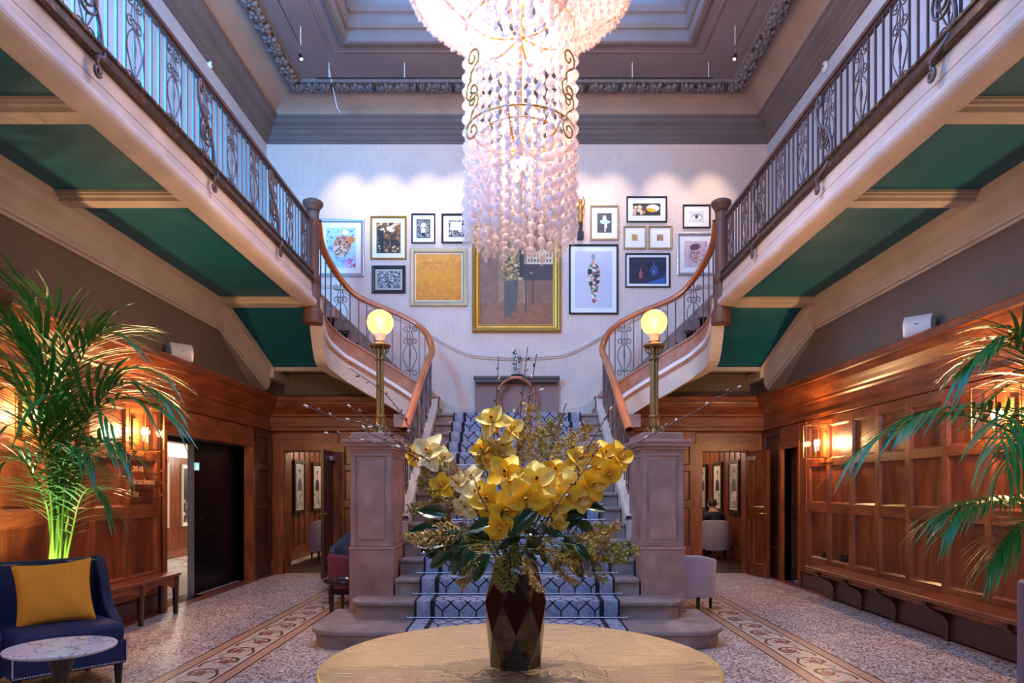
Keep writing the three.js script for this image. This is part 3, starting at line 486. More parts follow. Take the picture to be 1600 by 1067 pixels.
{
  const st = thing('staircase', 'grand pale stone staircase rising to a landing and splitting both ways', 'staircase');
  for (let k = 1; k <= NSTEP; k++) {
    const y1 = k * RISE, y0 = y1 - RISE, d = ND(k), dn = k < NSTEP ? ND(k + 1) + 0.08 : 11.45;
    if (k <= 2) {
      const hx = k === 1 ? 1.87 : 1.60, r = k === 1 ? 0.34 : 0.2, zb = k === 1 ? -7.05 : -6.9;
      mesh('riser', slab(stadium(hx - 0.035, -d - 0.035, zb, r - 0.03), y0, y1 - 0.045), M.step, st);
      mesh('tread', slab(stadium(hx - 0.018, -d - 0.018, zb, r - 0.018), y1 - 0.05, y1, 0.018), M.step, st);
    } else {
      mesh('riser', bx(-1.22, 1.22, y0 - 0.02, y1 - 0.045, -d - 0.03, -dn), M.step, st);
      mesh('tread', rbx(-1.22, 1.22, y1 - 0.045, y1, -d, -dn, 0.016, 3), M.step, st);
    }
  }
  // landing runs on behind the side flights
  mesh('landing', bx(-1.9, 1.9, LH - 0.2, LH - 0.002, -10.5, BZ + 0.001), M.step, st);
  // curbs beside the middle flight
  for (const s of [-1, 1]) {
    const yc = d => RISE * ((d - 6.8) / 0.3 + 3) + 0.2;
    const side = new THREE.Shape(); side.moveTo(7.5, 0); side.lineTo(7.5, yc(7.5) - 0.06); side.lineTo(10.45, yc(10.45) - 0.06); side.lineTo(10.7, LH); side.lineTo(10.7, 0); side.closePath();
    const g = new THREE.ExtrudeGeometry(side, { depth: 0.12, bevelEnabled: false }); g.rotateY(Math.PI / 2); g.translate(s < 0 ? -1.35 : 1.23, 0, 0);
    mesh('curb_wall', uvm(g), M.cream, st);
    const prof = [[-0.09, -0.07], [-0.1, -0.03], [-0.09, 0], [0.09, 0], [0.1, -0.03], [0.09, -0.07]], rows = [];
    for (const d of [7.5, 8.5, 9.5, 10.2, 10.45, 10.6]) rows.push(prof.map(([x, y]) => V(s * (1.29 + (d > 10.3 ? (d - 10.3) * 0.12 : 0)) + x, yc(Math.min(d, 10.42)) + (d > 10.42 ? (d - 10.42) * 0.5 : 0) + y, -d)));
    mesh('curb', flat(band(rows, true)), M.cream, st);
  }
  // string, soffit and steps of the two side flights
  const S = [[497, 9.60, 447, 496], [500, 9.8, 468, 532], [505, 10.0, 490, 565], [512, 10.2, 504, 577], [522, 10.35, 515, 584], [534, 10.45, 525, 592], [554, 10.5, 537, 604], [574, 10.55, 549, 616], [600, 10.6, 565, 630], [626, 10.62, 581, 646], [645, 10.62, 593, 660], [658, 10.58, 602, 670], [667, 10.5, 612, 680], [673, 10.4, 621, 690]];
  const c3 = new THREE.CatmullRomCurve3(S.map(([px, d, a]) => at(px, a, d)), false, 'centripetal'), c4 = new THREE.CatmullRomCurve3(S.map(([px, d, , b]) => at(px, b, d)), false, 'centripetal');
  const N = 46, top = [], bot = []; for (let k = 0; k <= N; k++) { top.push(c3.getPoint(k / N)); const b = c4.getPoint(k / N); bot.push(V(top[k].x, b.y, top[k].z)); }
  const nor = top.map((p, k) => { const a = top[Math.max(0, k - 1)], b = top[Math.min(N, k + 1)]; const t = V(b.x - a.x, 0, b.z - a.z).normalize(); return V(-t.z, 0, t.x); });
  if (nor[20].z < 0) nor.forEach(n => n.negate());
  for (const s of [1, -1]) {
    const fx = p => s > 0 ? p : V(-p.x, p.y, p.z);
    const strip = (list) => { const rows = top.map((p, k) => list.map(([f, o]) => fx(V(p.x + nor[k].x * o, lerp(p.y, bot[k].y, f), p.z + nor[k].z * o)))); return flat(band(s > 0 ? rows : rows.map(r => [...r].reverse()))); };
    mesh('string_band', strip([[-0.02, -0.12], [-0.02, 0.02], [0.03, 0.025], [0.05, 0.0], [0.36, 0.0]]), M.tanStone, st);
    mesh('string_moulding', strip([[0.36, 0.0], [0.37, 0.05], [0.46, 0.055], [0.48, 0.02]]), M.white, st);
    mesh('string_fillet', strip([[0.48, 0.02], [0.57, 0.012]]), M.tanStone, st);
    mesh('string_board', strip([[0.57, 0.012], [0.575, 0.03], [0.93, 0.03], [0.94, 0.045], [1.0, 0.045], [1.0, -0.12]]), M.cream, st);
    // soffit of the side flight, back to the end wall
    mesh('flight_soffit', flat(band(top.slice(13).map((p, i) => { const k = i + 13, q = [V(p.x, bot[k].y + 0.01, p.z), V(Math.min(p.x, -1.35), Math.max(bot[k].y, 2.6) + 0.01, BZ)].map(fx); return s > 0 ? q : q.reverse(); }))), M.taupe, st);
    // green sloping panel below the turn of the stairs, cream frame round it
    const y9 = 3.97, y10 = 3.33, q = (x, y, z) => V(s * -1 * x, y, z);
    const sl = (x0a, x1a, x0b, x1b, za, zb, ya, yb, lift) => { const a = [q(x0a, ya + lift, za), q(x1a, ya + lift, za)], b = [q(x0b, yb + lift, zb), q(x1b, yb + lift, zb)]; return flat(band(s > 0 ? [a, b] : [b, a])); };
    { const py = z => lerp(y9, y10, (-z - 9.62) / 1.18) + 0.03, rows = []; for (let k = 0; k <= N && top[k].z > -10.58 && k < 24; k++) { const z = Math.min(top[k].z, -9.62); rows.push([q(-top[k].x + 0.03, py(z), z), q(lerp(4.06, 3.86, (-z - 9.62) / 1.18), py(z), z)]); } rows.push([q(2.3, py(-10.64), -10.64), q(3.89, py(-10.64), -10.64)], [q(2.3, py(-10.82), -10.82), q(3.86, py(-10.82), -10.82)]); mesh('green_panel', flat(band(s > 0 ? rows : rows.map(r => [...r].reverse()))), M.green, st); }
    mesh('slope_frame', sl(4.04, 4.2, 3.82, 4.2, -9.58, -10.85, y9 - 0.02, y10 - 0.06, 0.0), M.cream, st);
    mesh('slope_beam', [bx(-s * 3.84, -s * 4.2, y10 - 0.16, y10 - 0.02, -10.78, -11.45), bx(-s * 2.35, -s * 4.2, y10 - 0.05, y10 + 0.01, -10.8, -10.92)], M.cream, st);
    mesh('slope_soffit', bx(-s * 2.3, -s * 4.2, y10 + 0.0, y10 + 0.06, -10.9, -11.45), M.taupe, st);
    // sloping cornice between the panel and the side wall
    const rw = [[-9.6, 0, 0], [-10.85, -0.66, 0.2]].map(([z, y, e]) => wallCornice.map(([a, b]) => q(4.2 - a - (a > 0 ? e : 0), b + y, z)));
    mesh('slope_cornice', flat(band(s > 0 ? rw : rw.reverse())), M.cream, st);
    // steps of the flight
    for (let k = 0; k < 11; k++) { const x0 = 1.25 + k * 0.17, y1 = LH + (k + 1) * 0.163; mesh('side_step', bx(-s * x0, -s * Math.min(4.15, x0 + (k === 10 ? 1.2 : 0.22)), y1 - 0.16, y1, -10.72 + (k > 7 ? 0.15 * (k - 7) : 0), BZ + 0.002), M.step, st); }
  }
}
// patterned carpet runner with rods
{
  const tex = canvasTexture(1024, 256, (c, w, h) => {      // across 1.94 m, along one step (0.471 m)
    const m = w / 1.94, vy = h / 0.471; c.fillStyle = '#8a8c9e'; c.fillRect(0, 0, w, h); seed(5);
    const blob = (n, cols, r0, r1, al) => { for (let i = 0; i < n; i++) { const x = rnd(w), y = rnd(h), r = rnd(r0, r1); c.globalAlpha = al; c.fillStyle = cols[Math.floor(rnd(cols.length))]; for (const oy of [-h, 0, h]) { c.beginPath(); c.ellipse(x, y + oy, r, r * rnd(0.4, 0.9), rnd(3), 0, 7); c.fill(); } } c.globalAlpha = 1; };
    blob(260, ['#6c7690', '#a2a4a8', '#74809c', '#7c7486', '#5a6c90'], 6, 22, 0.6); blob(240, ['#465a88', '#646c8e', '#a4a6b4', '#5a7298', '#3c4c78'], 3, 9, 0.6); blob(2400, ['#b4b4be', '#565a74', '#74788e'], 0.8, 2.2, 0.5);
    c.strokeStyle = '#1b1a28'; c.lineWidth = 0.014 * m; c.lineCap = 'butt';
    const P = 0.16, x0 = 0.185, Y = q => h - q * vy;        // canvas y runs down, the step runs up
    c.save(); c.beginPath(); c.rect(x0 * m, 0, (1.94 - 2 * x0) * m, h); c.clip();
    const ln = (a, b, e, f) => { c.beginPath(); c.moveTo(a * m, Y(b)); c.lineTo(e * m, Y(f)); c.stroke(); };
    for (let k = -1; k < 13; k++) { const x = x0 + (k + 0.5) * P; ln(x, 0, x, 0.075); ln(x, 0.075, x - P / 2, 0.15); ln(x, 0.075, x + P / 2, 0.15); ln(x - P / 2, 0.15, x, 0.235); ln(x + P / 2, 0.15, x, 0.235); ln(x, 0.235, x, 0.3); ln(x, 0.3, x - P / 2, 0.385); ln(x, 0.3, x + P / 2, 0.385); ln(x - P / 2, 0.385, x, 0.471); ln(x + P / 2, 0.385, x, 0.471); }
    c.restore();
    c.fillStyle = '#17161f'; for (const x of [0, 1.94 - 0.022]) c.fillRect(x * m, 0, 0.022 * m, h); for (const x of [0.15, 1.94 - 0.195]) c.fillRect(x * m, 0, 0.045 * m, h);
  });
  tex.wrapT = THREE.RepeatWrapping;
  const mat = phys({ map: tex, roughness: 0.95, sheen: 0.2, bumpMap: rep(T.weave, 20, 4), bumpScale: 0.001 });
  const r = thing('carpet_runner', 'blue grey trellis patterned carpet runner down the middle of the stairs', 'carpet');
  const path = [], hw = 0.97, e = 0.013;
  for (let k = 1; k <= NSTEP; k++) {
    const d = ND(k) - e, h1 = k * RISE + e, h0 = (k - 1) * RISE + (k > 1 ? e : 0.001), dn = k < NSTEP ? ND(k + 1) - e : 11.06, b = (k - 1) * 0.471, R = 0.02;
    path.push([d, h0, b], [d, h1 - R, b + 0.155], [d + R * 0.3, h1 - R * 0.3, b + 0.168], [d + R, h1, b + 0.182], [dn - 0.004, h1, b + 0.47]);
  }
  const pos = [], uv = [], quad = (a, b, c, d, ua, ub) => { for (const [p, q] of [[a, ua[0]], [b, ua[1]], [c, ub[1]], [a, ua[0]], [c, ub[1]], [d, ub[0]]]) { pos.push(...p); uv.push(...q); } };
  for (let k = 0; k + 1 < path.length; k++) { const [d0, h0, v0] = path[k], [d1, h1, v1] = path[k + 1], V0 = v0 / 0.471, V1 = v1 / 0.471; quad([-hw, h0, -d0], [hw, h0, -d0], [hw, h1, -d1], [-hw, h1, -d1], [[0, V0], [1, V0]], [[0, V1], [1, V1]]);
    for (const s of [-1, 1]) { const u = 0.001; quad([s * hw, h0, -d0], [s * hw, h0 - e, -d0 - e], [s * hw, h1 - e, -d1 - e], [s * hw, h1, -d1], [[u, V0], [u, V0]], [[u, V1], [u, V1]]); } }
  const g = new THREE.BufferGeometry(); g.setAttribute('position', new THREE.Float32BufferAttribute(pos, 3)); g.setAttribute('uv', new THREE.Float32BufferAttribute(uv, 2)); g.computeVertexNormals();
  mesh('carpet', crease(g, 0.8), mat, r);
  const rg = (() => { const q = new THREE.CylinderGeometry(0.0075, 0.0075, 2.06, 8); q.rotateZ(Math.PI / 2); const fin = [-1, 1].map(s => { const f = new THREE.SphereGeometry(0.013, 8, 6); f.translate(s * 1.035, 0, 0); return f; }); const br = [-1, 1].map(s => { const f = new THREE.BoxGeometry(0.014, 0.045, 0.02); f.translate(s * 1.0, 0, -0.006); return f; }); return mergeGeometries([q, ...fin, ...br]); })();
  for (let k = 2; k <= NSTEP; k++) { const m = mesh('stair_rod', rg, M.steel, r); m.position.set(0, (k - 1) * RISE + e + 0.012, -ND(k) + e + 0.01); }
}
// stone pillars at the foot of the stairs
for (const s of [-1, 1]) {
  const p = thing('stone_pillar', s < 0 ? 'panelled sandstone stair pillar beside the small black table' : 'panelled sandstone stair pillar beside the lilac tub chair', 'pillar', [s * 1.46, 0, -7.22]);
  const hx = 0.22, hz = 0.385;
  mesh('plinth', [bx(-hx, hx, 0.0, 0.80, -hz, hz), bx(-hx - 0.012, hx + 0.012, 0, 0.2, -hz - 0.012, hz + 0.012)], M.sandstone, p);
  mesh('plinth_moulding', rbx(-hx - 0.008, hx + 0.008, 0.795, 0.825, -hz - 0.008, hz + 0.008, 0.012, 2), M.sandstone, p);
  const a = hx - 0.018, b = hz - 0.018;
  mesh('shaft', bx(-a, a, 0.82, 1.80, -b, b), M.sandstone, p);
  // framed panels: raised margins leave the fields sunk
  const fr = (x0, x1, y0, y1, w, t, turn, off) => { const g = [bx(x0, x0 + w, y0, y1, off, off + t), bx(x1 - w, x1, y0, y1, off, off + t), bx(x0 + w, x1 - w, y0, y0 + w, off, off + t), bx(x0 + w, x1 - w, y1 - w, y1, off, off + t)].map(q => turn ? q.rotateY(turn) : q); return g; };
  mesh('panel_frame', fr(-a, a, 0.83, 1.78, 0.04, 0.012, 0, b), M.sandstone, p);
  for (const [t, o] of [[Math.PI / 2, a], [-Math.PI / 2, a]]) mesh('panel_frame', fr(-b, b, 0.83, 1.78, 0.05, 0.012, t, o), M.sandstone, p);
  mesh('inner_panel', rbx(-a + 0.07, a - 0.07, 0.90, 1.70, b - 0.01, b + 0.007, 0.006, 1), M.sandstone, p);
  const capg = (x, y, z0) => rbx(-hx - x, hx + x, y, y + z0, -hz - x, hz + x, 0.008, 2);
  mesh('neck_moulding', [capg(0.004, 1.775, 0.03), capg(0.022, 1.80, 0.035), capg(0.045, 1.832, 0.04)], M.sandstone, p);
  mesh('cap', [capg(0.06, 1.868, 0.035), rbx(-hx + 0.01, hx - 0.01, 1.9, 1.975, -hz + 0.01, hz - 0.01, 0.012, 2)], M.sandstone, p);
}
// ---------------------------------------------------------------- galleries
const BXE = 2.85, NEWEL = 9.5, CURB0 = 4.30, CURB1 = 4.43, RAILT = 5.21;
for (const s of [-1, 1]) {
  const g = thing('gallery', s < 0 ? 'cream gallery with green coffered underside above the palm and blue chair' : 'cream gallery with green coffered underside above the long oak bench', 'balcony');
  const X = x => s * x;
  mesh('gallery_floor', bx(X(BXE + 0.02), X(WX), 4.06, 4.30, FZ, -NEWEL), M.cream, g);
  // fascia, profile runs from the top down round the roll to the underside; projection measured from x = 3.05 towards the hall
  const o = 3.05, fp = [[0, 4.302], [o - 2.86, 4.302], [o - 2.86, 4.178], [o - 2.885, 4.172], [o - 2.885, 4.164], [o - 2.85, 4.16], [o - 2.85, 4.085], [o - 2.835, 4.08]];
  for (let k = 0; k <= 8; k++) { const a = k / 8 * Math.PI; fp.push([o - 2.85 + 0.055 * Math.sin(a), 4.02 + 0.058 * Math.cos(a)]); }
  fp.push([o - 2.87, 3.958], [o - 2.97, 3.955], [o - 2.975, 3.97], [o - 3.0, 3.975], [o - 3.0, 4.03]);
  mesh('fascia', moulding([...fp].reverse(), [X(o), FZ], [X(o), -NEWEL - 0.06], [-s, 0], 0, 0), M.creamPink, g);
  mesh('fascia_end', bx(X(2.80), X(3.05), 3.955, 4.30, -NEWEL - 0.03, -NEWEL - 0.08), M.creamPink, g);
  // curb of the railing
  mesh('curb', moulding([[0, 4.30], [0.17, 4.30], [0.185, 4.32], [0.185, 4.345], [0.17, 4.36], [0.165, 4.40], [0.18, 4.41], [0.18, 4.43], [0.02, 4.43], [0, 4.40]], [X(3.0), FZ], [X(3.0), -NEWEL], [-s, 0]), M.bronze, g);
  // beams across the soffit with green panels between
  const beams = [-2.6, -0.8, 1.2, 3.1, 4.70, 6.12, 9.48];
  beams.forEach((d, k) => {
    const w = d > 9 ? 0.11 : 0.075;
    mesh('soffit_beam', [bx(X(2.96), X(4.12), 3.955, 4.06, -d + w, -d - w), bx(X(2.98), X(4.1), 3.985, 4.06, -d + w + 0.045, -d - w - 0.045), bx(X(2.98), X(4.1), 4.005, 4.06, -d + w + 0.065, -d - w - 0.065)], M.cream, g);
    if (k) { const a = beams[k - 1] + 0.11; mesh('green_panel', bx(X(2.98), X(4.12), 4.03, 4.06, -a, -d + 0.1), M.green, g); }
  });
  mesh('soffit_margin', bx(X(2.96), X(3.0), 3.965, 4.05, FZ, -NEWEL), M.cream, g);
  mesh('wall_cornice', moulding(wallCornice, [X(WX), FZ], [X(WX), -NEWEL - 0.1], [-s, 0]), M.cream, g);
}
// wrought iron pieces -------------------------------------------------
function spiralPts(cx, cy, r0, r1, a0, turns, n = 18) { const p = []; for (let k = 0; k <= n; k++) { const t = k / n, a = a0 + turns * 2 * Math.PI * t, r = lerp(r0, r1, t); p.push(V(cx + r * Math.cos(a), cy + r * Math.sin(a), 0)); } return p; }
const spindle = (h) => lathe([[0.0, 0], [0.007, 0], [0.007, h * 0.22], [0.012, h * 0.235], [0.007, h * 0.25], [0.008, h * 0.32], [0.016, h * 0.42], [0.008, h * 0.53], [0.007, h * 0.55], [0.013, h * 0.565], [0.007, h * 0.58], [0.006, h * 0.86], [0.013, h * 0.90], [0.0, h]], 8);
function lyre(h, w) {      // scrolled panel: mirrored strips sweeping up to curls, as wide as 2w
  const gs = [], r = 0.0065, y = q => q * h;
  for (const s of [-1, 1]) {
    const f = pts => tube(pts.map(p => V(s * p.x, p.y, 0)), r, pts.length * 2, 5);
    gs.push(f([V(0.004, y(0.1), 0), V(w * 0.45, y(0.22), 0), V(w * 0.85, y(0.38), 0), V(w * 0.6, y(0.54), 0), V(w * 0.15, y(0.62), 0)]));
    gs.push(f([V(w * 0.12, y(0.6), 0), V(w * 0.35, y(0.74), 0), ...spiralPts(w * 0.52, y(0.90), w * 0.40, w * 0.1, -2.6, 1.35)]));
    gs.push(f([V(w * 0.05, y(0.72), 0), ...spiralPts(w * 0.48, y(0.66), w * 0.40, w * 0.1, 2.4, -1.15, 14)]));
    gs.push(f(spiralPts(w * 0.55, y(0.08), w * 0.42, w * 0.1, 2.6, -1.1, 12)));
  }
  return mergeGeometries(gs);
}
const bigScroll = (() => {     // the S-bracket that hooks over the curb: x along the railing, y up from the curb, z out to the hall
  const p = [...spiralPts(-0.14, 0.64, 0.02, 0.055, 0.5, 1.4, 14).map(q => V(q.x, q.y, 0.03)), V(-0.19, 0.52, 0.03), V(-0.13, 0.42, 0.03), V(0.0, 0.33, 0.03), V(0.09, 0.2, 0.03), V(0.12, 0.05, 0.035), V(0.09, -0.06, 0.07), V(0.02, -0.12, 0.10), V(-0.03, -0.13, 0.10)];
  const loop = spiralPts(-0.02, 0.27, 0.125, 0.02, 2.2, 2.1, 34).map(q => V(q.x, q.y, 0.03));
  const drop = [V(-0.03, -0.13, 0.10), V(-0.035, -0.17, 0.10), ...spiralPts(-0.03, -0.235, 0.045, 0.012, 1.6, -1.5, 16).map(q => V(q.x, q.y, 0.10))];
  return mergeGeometries([tube(p, 0.017, 70, 6), tube(loop, 0.0115, 60, 5), tube(drop, 0.013, 30, 6), ball(0.018, -0.03, -0.145, 0.10, 8, 6)]);
})();
const galleryBar = (() => { const g = new THREE.BoxGeometry(0.016, RAILT - 0.05 - CURB1, 0.016); g.translate(0, (RAILT - 0.05 - CURB1) / 2, 0); return g; })();
const gallLyre = lyre(RAILT - 0.05 - CURB1, 0.12), gallSpindle = spindle(RAILT - 0.06 - CURB1);
for (const s of [-1, 1]) {
  const x = s * 2.9;
  const b = thing('gallery_balustrade', s < 0 ? 'wrought iron gallery balustrade lit blue above the palm' : 'wrought iron gallery balustrade above the long oak bench', 'balustrade', [x, CURB1, 0]);
  const H = RAILT - CURB1, rp = [[-0.035, H - 0.05], [-0.04, H - 0.03], [-0.03, H - 0.005], [0, H], [0.03, H - 0.005], [0.04, H - 0.03], [0.035, H - 0.05], [0, H - 0.055], [-0.035, H - 0.05]];
  mesh('handrail', flat(band([FZ - 0.02, -2, -6, -NEWEL + 0.06].map(z => rp.map(([q, h]) => V(q, h, z))))), M.oakDark, b);
  mesh('rail_bar', bx(-0.016, 0.016, H - 0.066, H - 0.05, FZ - 0.02, -NEWEL + 0.05), M.iron, b);
  const mod = 0.587;
  for (let k = -1; k < 20; k++) {
    const d = 8.109 + 2 * mod - k * mod; if (d > 9.36 || d < -2.9) continue;
    const isScroll = ((k - 2) % 3 + 3) % 3 === 0;
    const put = (nm, g, off, turn) => { const m = mesh(nm, g, M.iron, b); m.position.set(0, 0, -d - off); m.rotation.y = turn || 0; return m; };
    const turn = s < 0 ? Math.PI / 2 : -Math.PI / 2;
    const pn = put('scroll_panel', gallLyre, 0, turn); const sp = mesh('spindle', gallSpindle, M.iron, pn);
    for (const o of [-0.125, 0.125, 0.235, 0.352]) if (d + o < 9.42) put('bar', galleryBar, o);
    if (isScroll) { const m = put('scroll_bracket', bigScroll, 0, turn); }
  }
  for (const d of [9.20, 9.31, 9.40]) { const m = mesh('bar', galleryBar, M.iron, b); m.position.set(0, 0, -d); }
}
for (const s of [-1, 1]) {   // posts where the galleries end
  const n = thing('newel_post', s < 0 ? 'round stone newel post at the gallery end by the tiger print' : 'round stone newel post at the gallery end by the eye print', 'post', [s * 2.87, 3.72, -9.6]);
  mesh('post_shaft', lathe([[0.0, 0.55], [0.1, 0.55], [0.1, 0.68], [0.085, 0.72], [0.082, 0.78], [0.088, 1.2], [0.084, 1.55], [0.09, 1.6], [0.0, 1.6]], 24), M.postStone, n);
  mesh('post_cap', lathe([[0.0, 1.58], [0.09, 1.58], [0.095, 1.62], [0.13, 1.665], [0.142, 1.69], [0.14, 1.72], [0.1, 1.745], [0.0, 1.755]], 28), M.postStone, n);
  mesh('post_drop', lathe([[0.0, 0], [0.125, 0], [0.14, 0.02], [0.14, 0.16], [0.12, 0.2], [0.1, 0.24], [0.1, 0.55], [0.0, 0.55]], 28), M.postStone, n);
}
// ---------------------------------------------------------------- balustrades of the stairs
{
  const R = [[497, 9.68, 345], [502, 9.95, 380], [515, 10.2, 410], [535, 10.4, 440], [554, 10.5, 460], [574, 10.55, 471], [613, 10.6, 487], [640, 10.62, 500], [651, 10.62, 507], [662, 10.58, 516], [670, 10.5, 528], [675, 10.38, 546]].map(([px, d, y]) => at(px, y, d));
  const S = [[497, 9.60, 447], [500, 9.8, 468], [505, 10.0, 490], [512, 10.2, 504], [522, 10.35, 515], [534, 10.45, 525], [554, 10.5, 537], [574, 10.55, 549], [600, 10.6, 565], [626, 10.62, 581], [645, 10.62, 593], [658, 10.58, 602], [667, 10.5, 612], [673, 10.4, 621]];
  const yAt = (list, px, i) => { for (let k = 0; k + 1 < list.length; k++) if (px <= list[k + 1][0]) { const t = (px - list[k][0]) / (list[k + 1][0] - list[k][0]); return lerp(list[k][i], list[k + 1][i], t); } return list[list.length - 1][i]; };
  const RR = [[497, 9.68, 345], [502, 9.95, 380], [515, 10.2, 410], [535, 10.4, 440], [554, 10.5, 460], [574, 10.55, 471], [613, 10.6, 487], [640, 10.62, 500], [651, 10.62, 507], [662, 10.58, 516], [670, 10.5, 528], [675, 10.38, 546]];
  const down = [V(-1.3, 3.28, -9.95), V(-1.29, 2.9, -9.2), V(-1.27, 2.47, -8.4), V(-1.255, 2.06, -7.62)];
  const pts = [...R, ...down];
  for (const s of [1, -1]) {
    const b = thing('stair_balustrade', s > 0 ? 'curving oak handrail and scrolled ironwork on the stair side with the orange picture' : 'curving oak handrail and scrolled ironwork on the stair side with the collage figure print', 'balustrade');
    const C = new THREE.CatmullRomCurve3(pts.map(p => V(s * p.x, p.y, p.z)), false, 'centripetal'), n = 90, rows = [];
    const prof = [[-0.045, -0.025], [-0.05, 0.005], [-0.04, 0.03], [-0.015, 0.042], [0.015, 0.042], [0.04, 0.03], [0.05, 0.005], [0.045, -0.025], [0.02, -0.035], [-0.02, -0.035]];
    for (let k = 0; k <= n; k++) { const p = C.getPointAt(k / n), t = C.getTangentAt(k / n), side = V(-t.z, 0, t.x).normalize(), up = side.clone().cross(t).normalize(); if (up.y < 0) { up.negate(); } rows.push(prof.map(([a, c]) => p.clone().addScaledVector(side, a).addScaledVector(up, c))); }
    const hg = band(rows, true); { const uv = hg.attributes.uv; for (let i = 0; i < uv.count; i++) { const u = uv.getX(i), v = uv.getY(i); uv.setXY(i, v, u); } }
    mesh('handrail', crease(hg.toNonIndexed(), 0.9), M.rail, b);
    const put = (px, geoFn, nm) => { const d = yAt(S, px, 1), lo = at(px, yAt(S, px, 2), d).y, hi = at(px, yAt(RR, px, 2), d).y - 0.03, p = at(px, 0, d); const m = mesh(nm, geoFn(hi - lo), M.iron, b); m.position.set(s * p.x, lo, p.z); return m; };
    const barG = h => { const g = new THREE.BoxGeometry(0.015, h, 0.015); g.translate(0, h / 2, 0); return g; };
    for (const px of [501, 508.5, 517, 547, 560.5, 573, 599, 613, 626, 655, 664]) put(px, barG, 'bar');
    for (const px of [532, 586, 640.5]) { const m = put(px, h => lyre(h * 0.98, 0.125), 'scroll_panel'); const d = yAt(S, px, 1), lo = at(px, yAt(S, px, 2), d).y, hi = at(px, yAt(RR, px, 2), d).y - 0.03; mesh('spindle', spindle(hi - lo), M.iron, m); }
    // flight to the landing: bars and scroll panels on the curb
    const yc = d => RISE * ((d - 6.8) / 0.3 + 3) + 0.2, yr = d => 2.03 + (d - 7.62) * 0.5365;
    let k = 0; for (let d = 7.78; d < 10.3; d += 0.145, k++) {
      const h = yr(d) - yc(d) - 0.02; const m = mesh('bar', barG(h), M.iron, b); m.position.set(s * -1.29, yc(d), -d);
      if (k % 3 === 1) { const q = mesh('scroll_panel', lyre(h * 0.95, 0.12), M.iron, b); q.position.set(s * -1.29, yc(d) + 0.01, -d); q.rotation.y = Math.PI / 2; }
    }
  }
}
// ---------------------------------------------------------------- globe lamps on the pillars
for (const s of [-1, 1]) {
  const l = thing('globe_lamp', s < 0 ? 'brass column lamp with amber ribbed globe on the stair pillar by the black table' : 'brass column lamp with amber ribbed globe on the stair pillar by the lilac tub chair', 'lamp', [s * 1.46, 1.975, -7.28]);
  mesh('base', [lathe([[0, 0], [0.085, 0], [0.085, 0.015], [0.06, 0.03], [0.045, 0.07], [0.05, 0.09], [0, 0.09]], 20)], M.oldBrass, l);
  for (let k = 0; k < 4; k++) { const a = Math.PI / 4 + k * Math.PI / 2; const m = mesh('base_scroll', tube([...spiralPts(0.085, 0.055, 0.014, 0.045, 0, 1.6, 16), V(0.05, 0.09, 0), V(0.035, 0.14, 0)], 0.009, 40, 6), M.oldBrass, l); m.rotation.y = a; }
  for (let k = 0; k < 4; k++) { const a = k * Math.PI / 2 + 0.5; mesh('column_rod', [lathe([[0, 0.08], [0.024, 0.08], [0.026, 0.16], [0.022, 0.2], [0.02, 0.6], [0.018, 0.95], [0, 0.95]], 10).translate(0.026 * Math.cos(a), 0, 0.026 * Math.sin(a))], M.oldBrass, l); }
  mesh('column_collar', [lathe([[0, 0.19], [0.055, 0.19], [0.06, 0.2], [0.055, 0.22], [0, 0.22]], 18), lathe([[0, 0.80], [0.05, 0.80], [0.052, 0.82], [0, 0.825]], 18)], M.oldBrass, l);
  for (let k = 0; k < 6; k++) { const a = k * Math.PI / 3; const m = mesh('bracket', tube([V(0.03, 0.86, 0), V(0.055, 0.87, 0), V(0.085, 0.90, 0), V(0.10, 0.945, 0)], 0.007, 10, 5), M.oldBrass, l); m.rotation.y = a; }
  mesh('pan', lathe([[0, 0.93], [0.09, 0.935], [0.112, 0.95], [0.115, 0.965], [0.10, 0.975], [0.06, 0.985], [0.055, 1.005], [0.05, 1.01], [0, 1.01]], 28), M.oldBrass, l);
  mesh('gallery_cup', lathe([[0.045, 1.0], [0.05, 1.03], [0.065, 1.075], [0.066, 1.085], [0.06, 1.08], [0.045, 1.03]], 24), phys({ color: rgb(220, 205, 205), roughness: 0.3, transmission: 0.5, thickness: 0 }), l);
  // ribbed amber glass globe
  const gg = new THREE.SphereGeometry(0.137, 48, 24); { const p = gg.attributes.position, v = V(); for (let i = 0; i < p.count; i++) { v.fromBufferAttribute(p, i); const a = Math.atan2(v.z, v.x), k = 1 + 0.022 * Math.cos(a * 18) * Math.sqrt(Math.max(0, 1 - (v.y / 0.137) ** 2)); p.setXYZ(i, v.x * k, v.y, v.z * k); } gg.computeVertexNormals(); gg.translate(0, 1.205, 0); }
  mesh('glass_globe', gg, phys({ color: rgb(255, 218, 132), roughness: 0.4, transmission: 0.92, thickness: 0, ior: 1.4, emissive: new THREE.Color().setRGB(1.0, 0.56, 0.13), emissiveIntensity: 1.6 }), l);
  mesh('bulb', lathe([[0, 1.14], [0.018, 1.14], [0.022, 1.17], [0.036, 1.215], [0.03, 1.245], [0, 1.262]], 14), M.globeBulb, l);
  bulbLight(WARM, 20, [s * 1.46, 1.975 + 1.205, -7.28], 3);
}

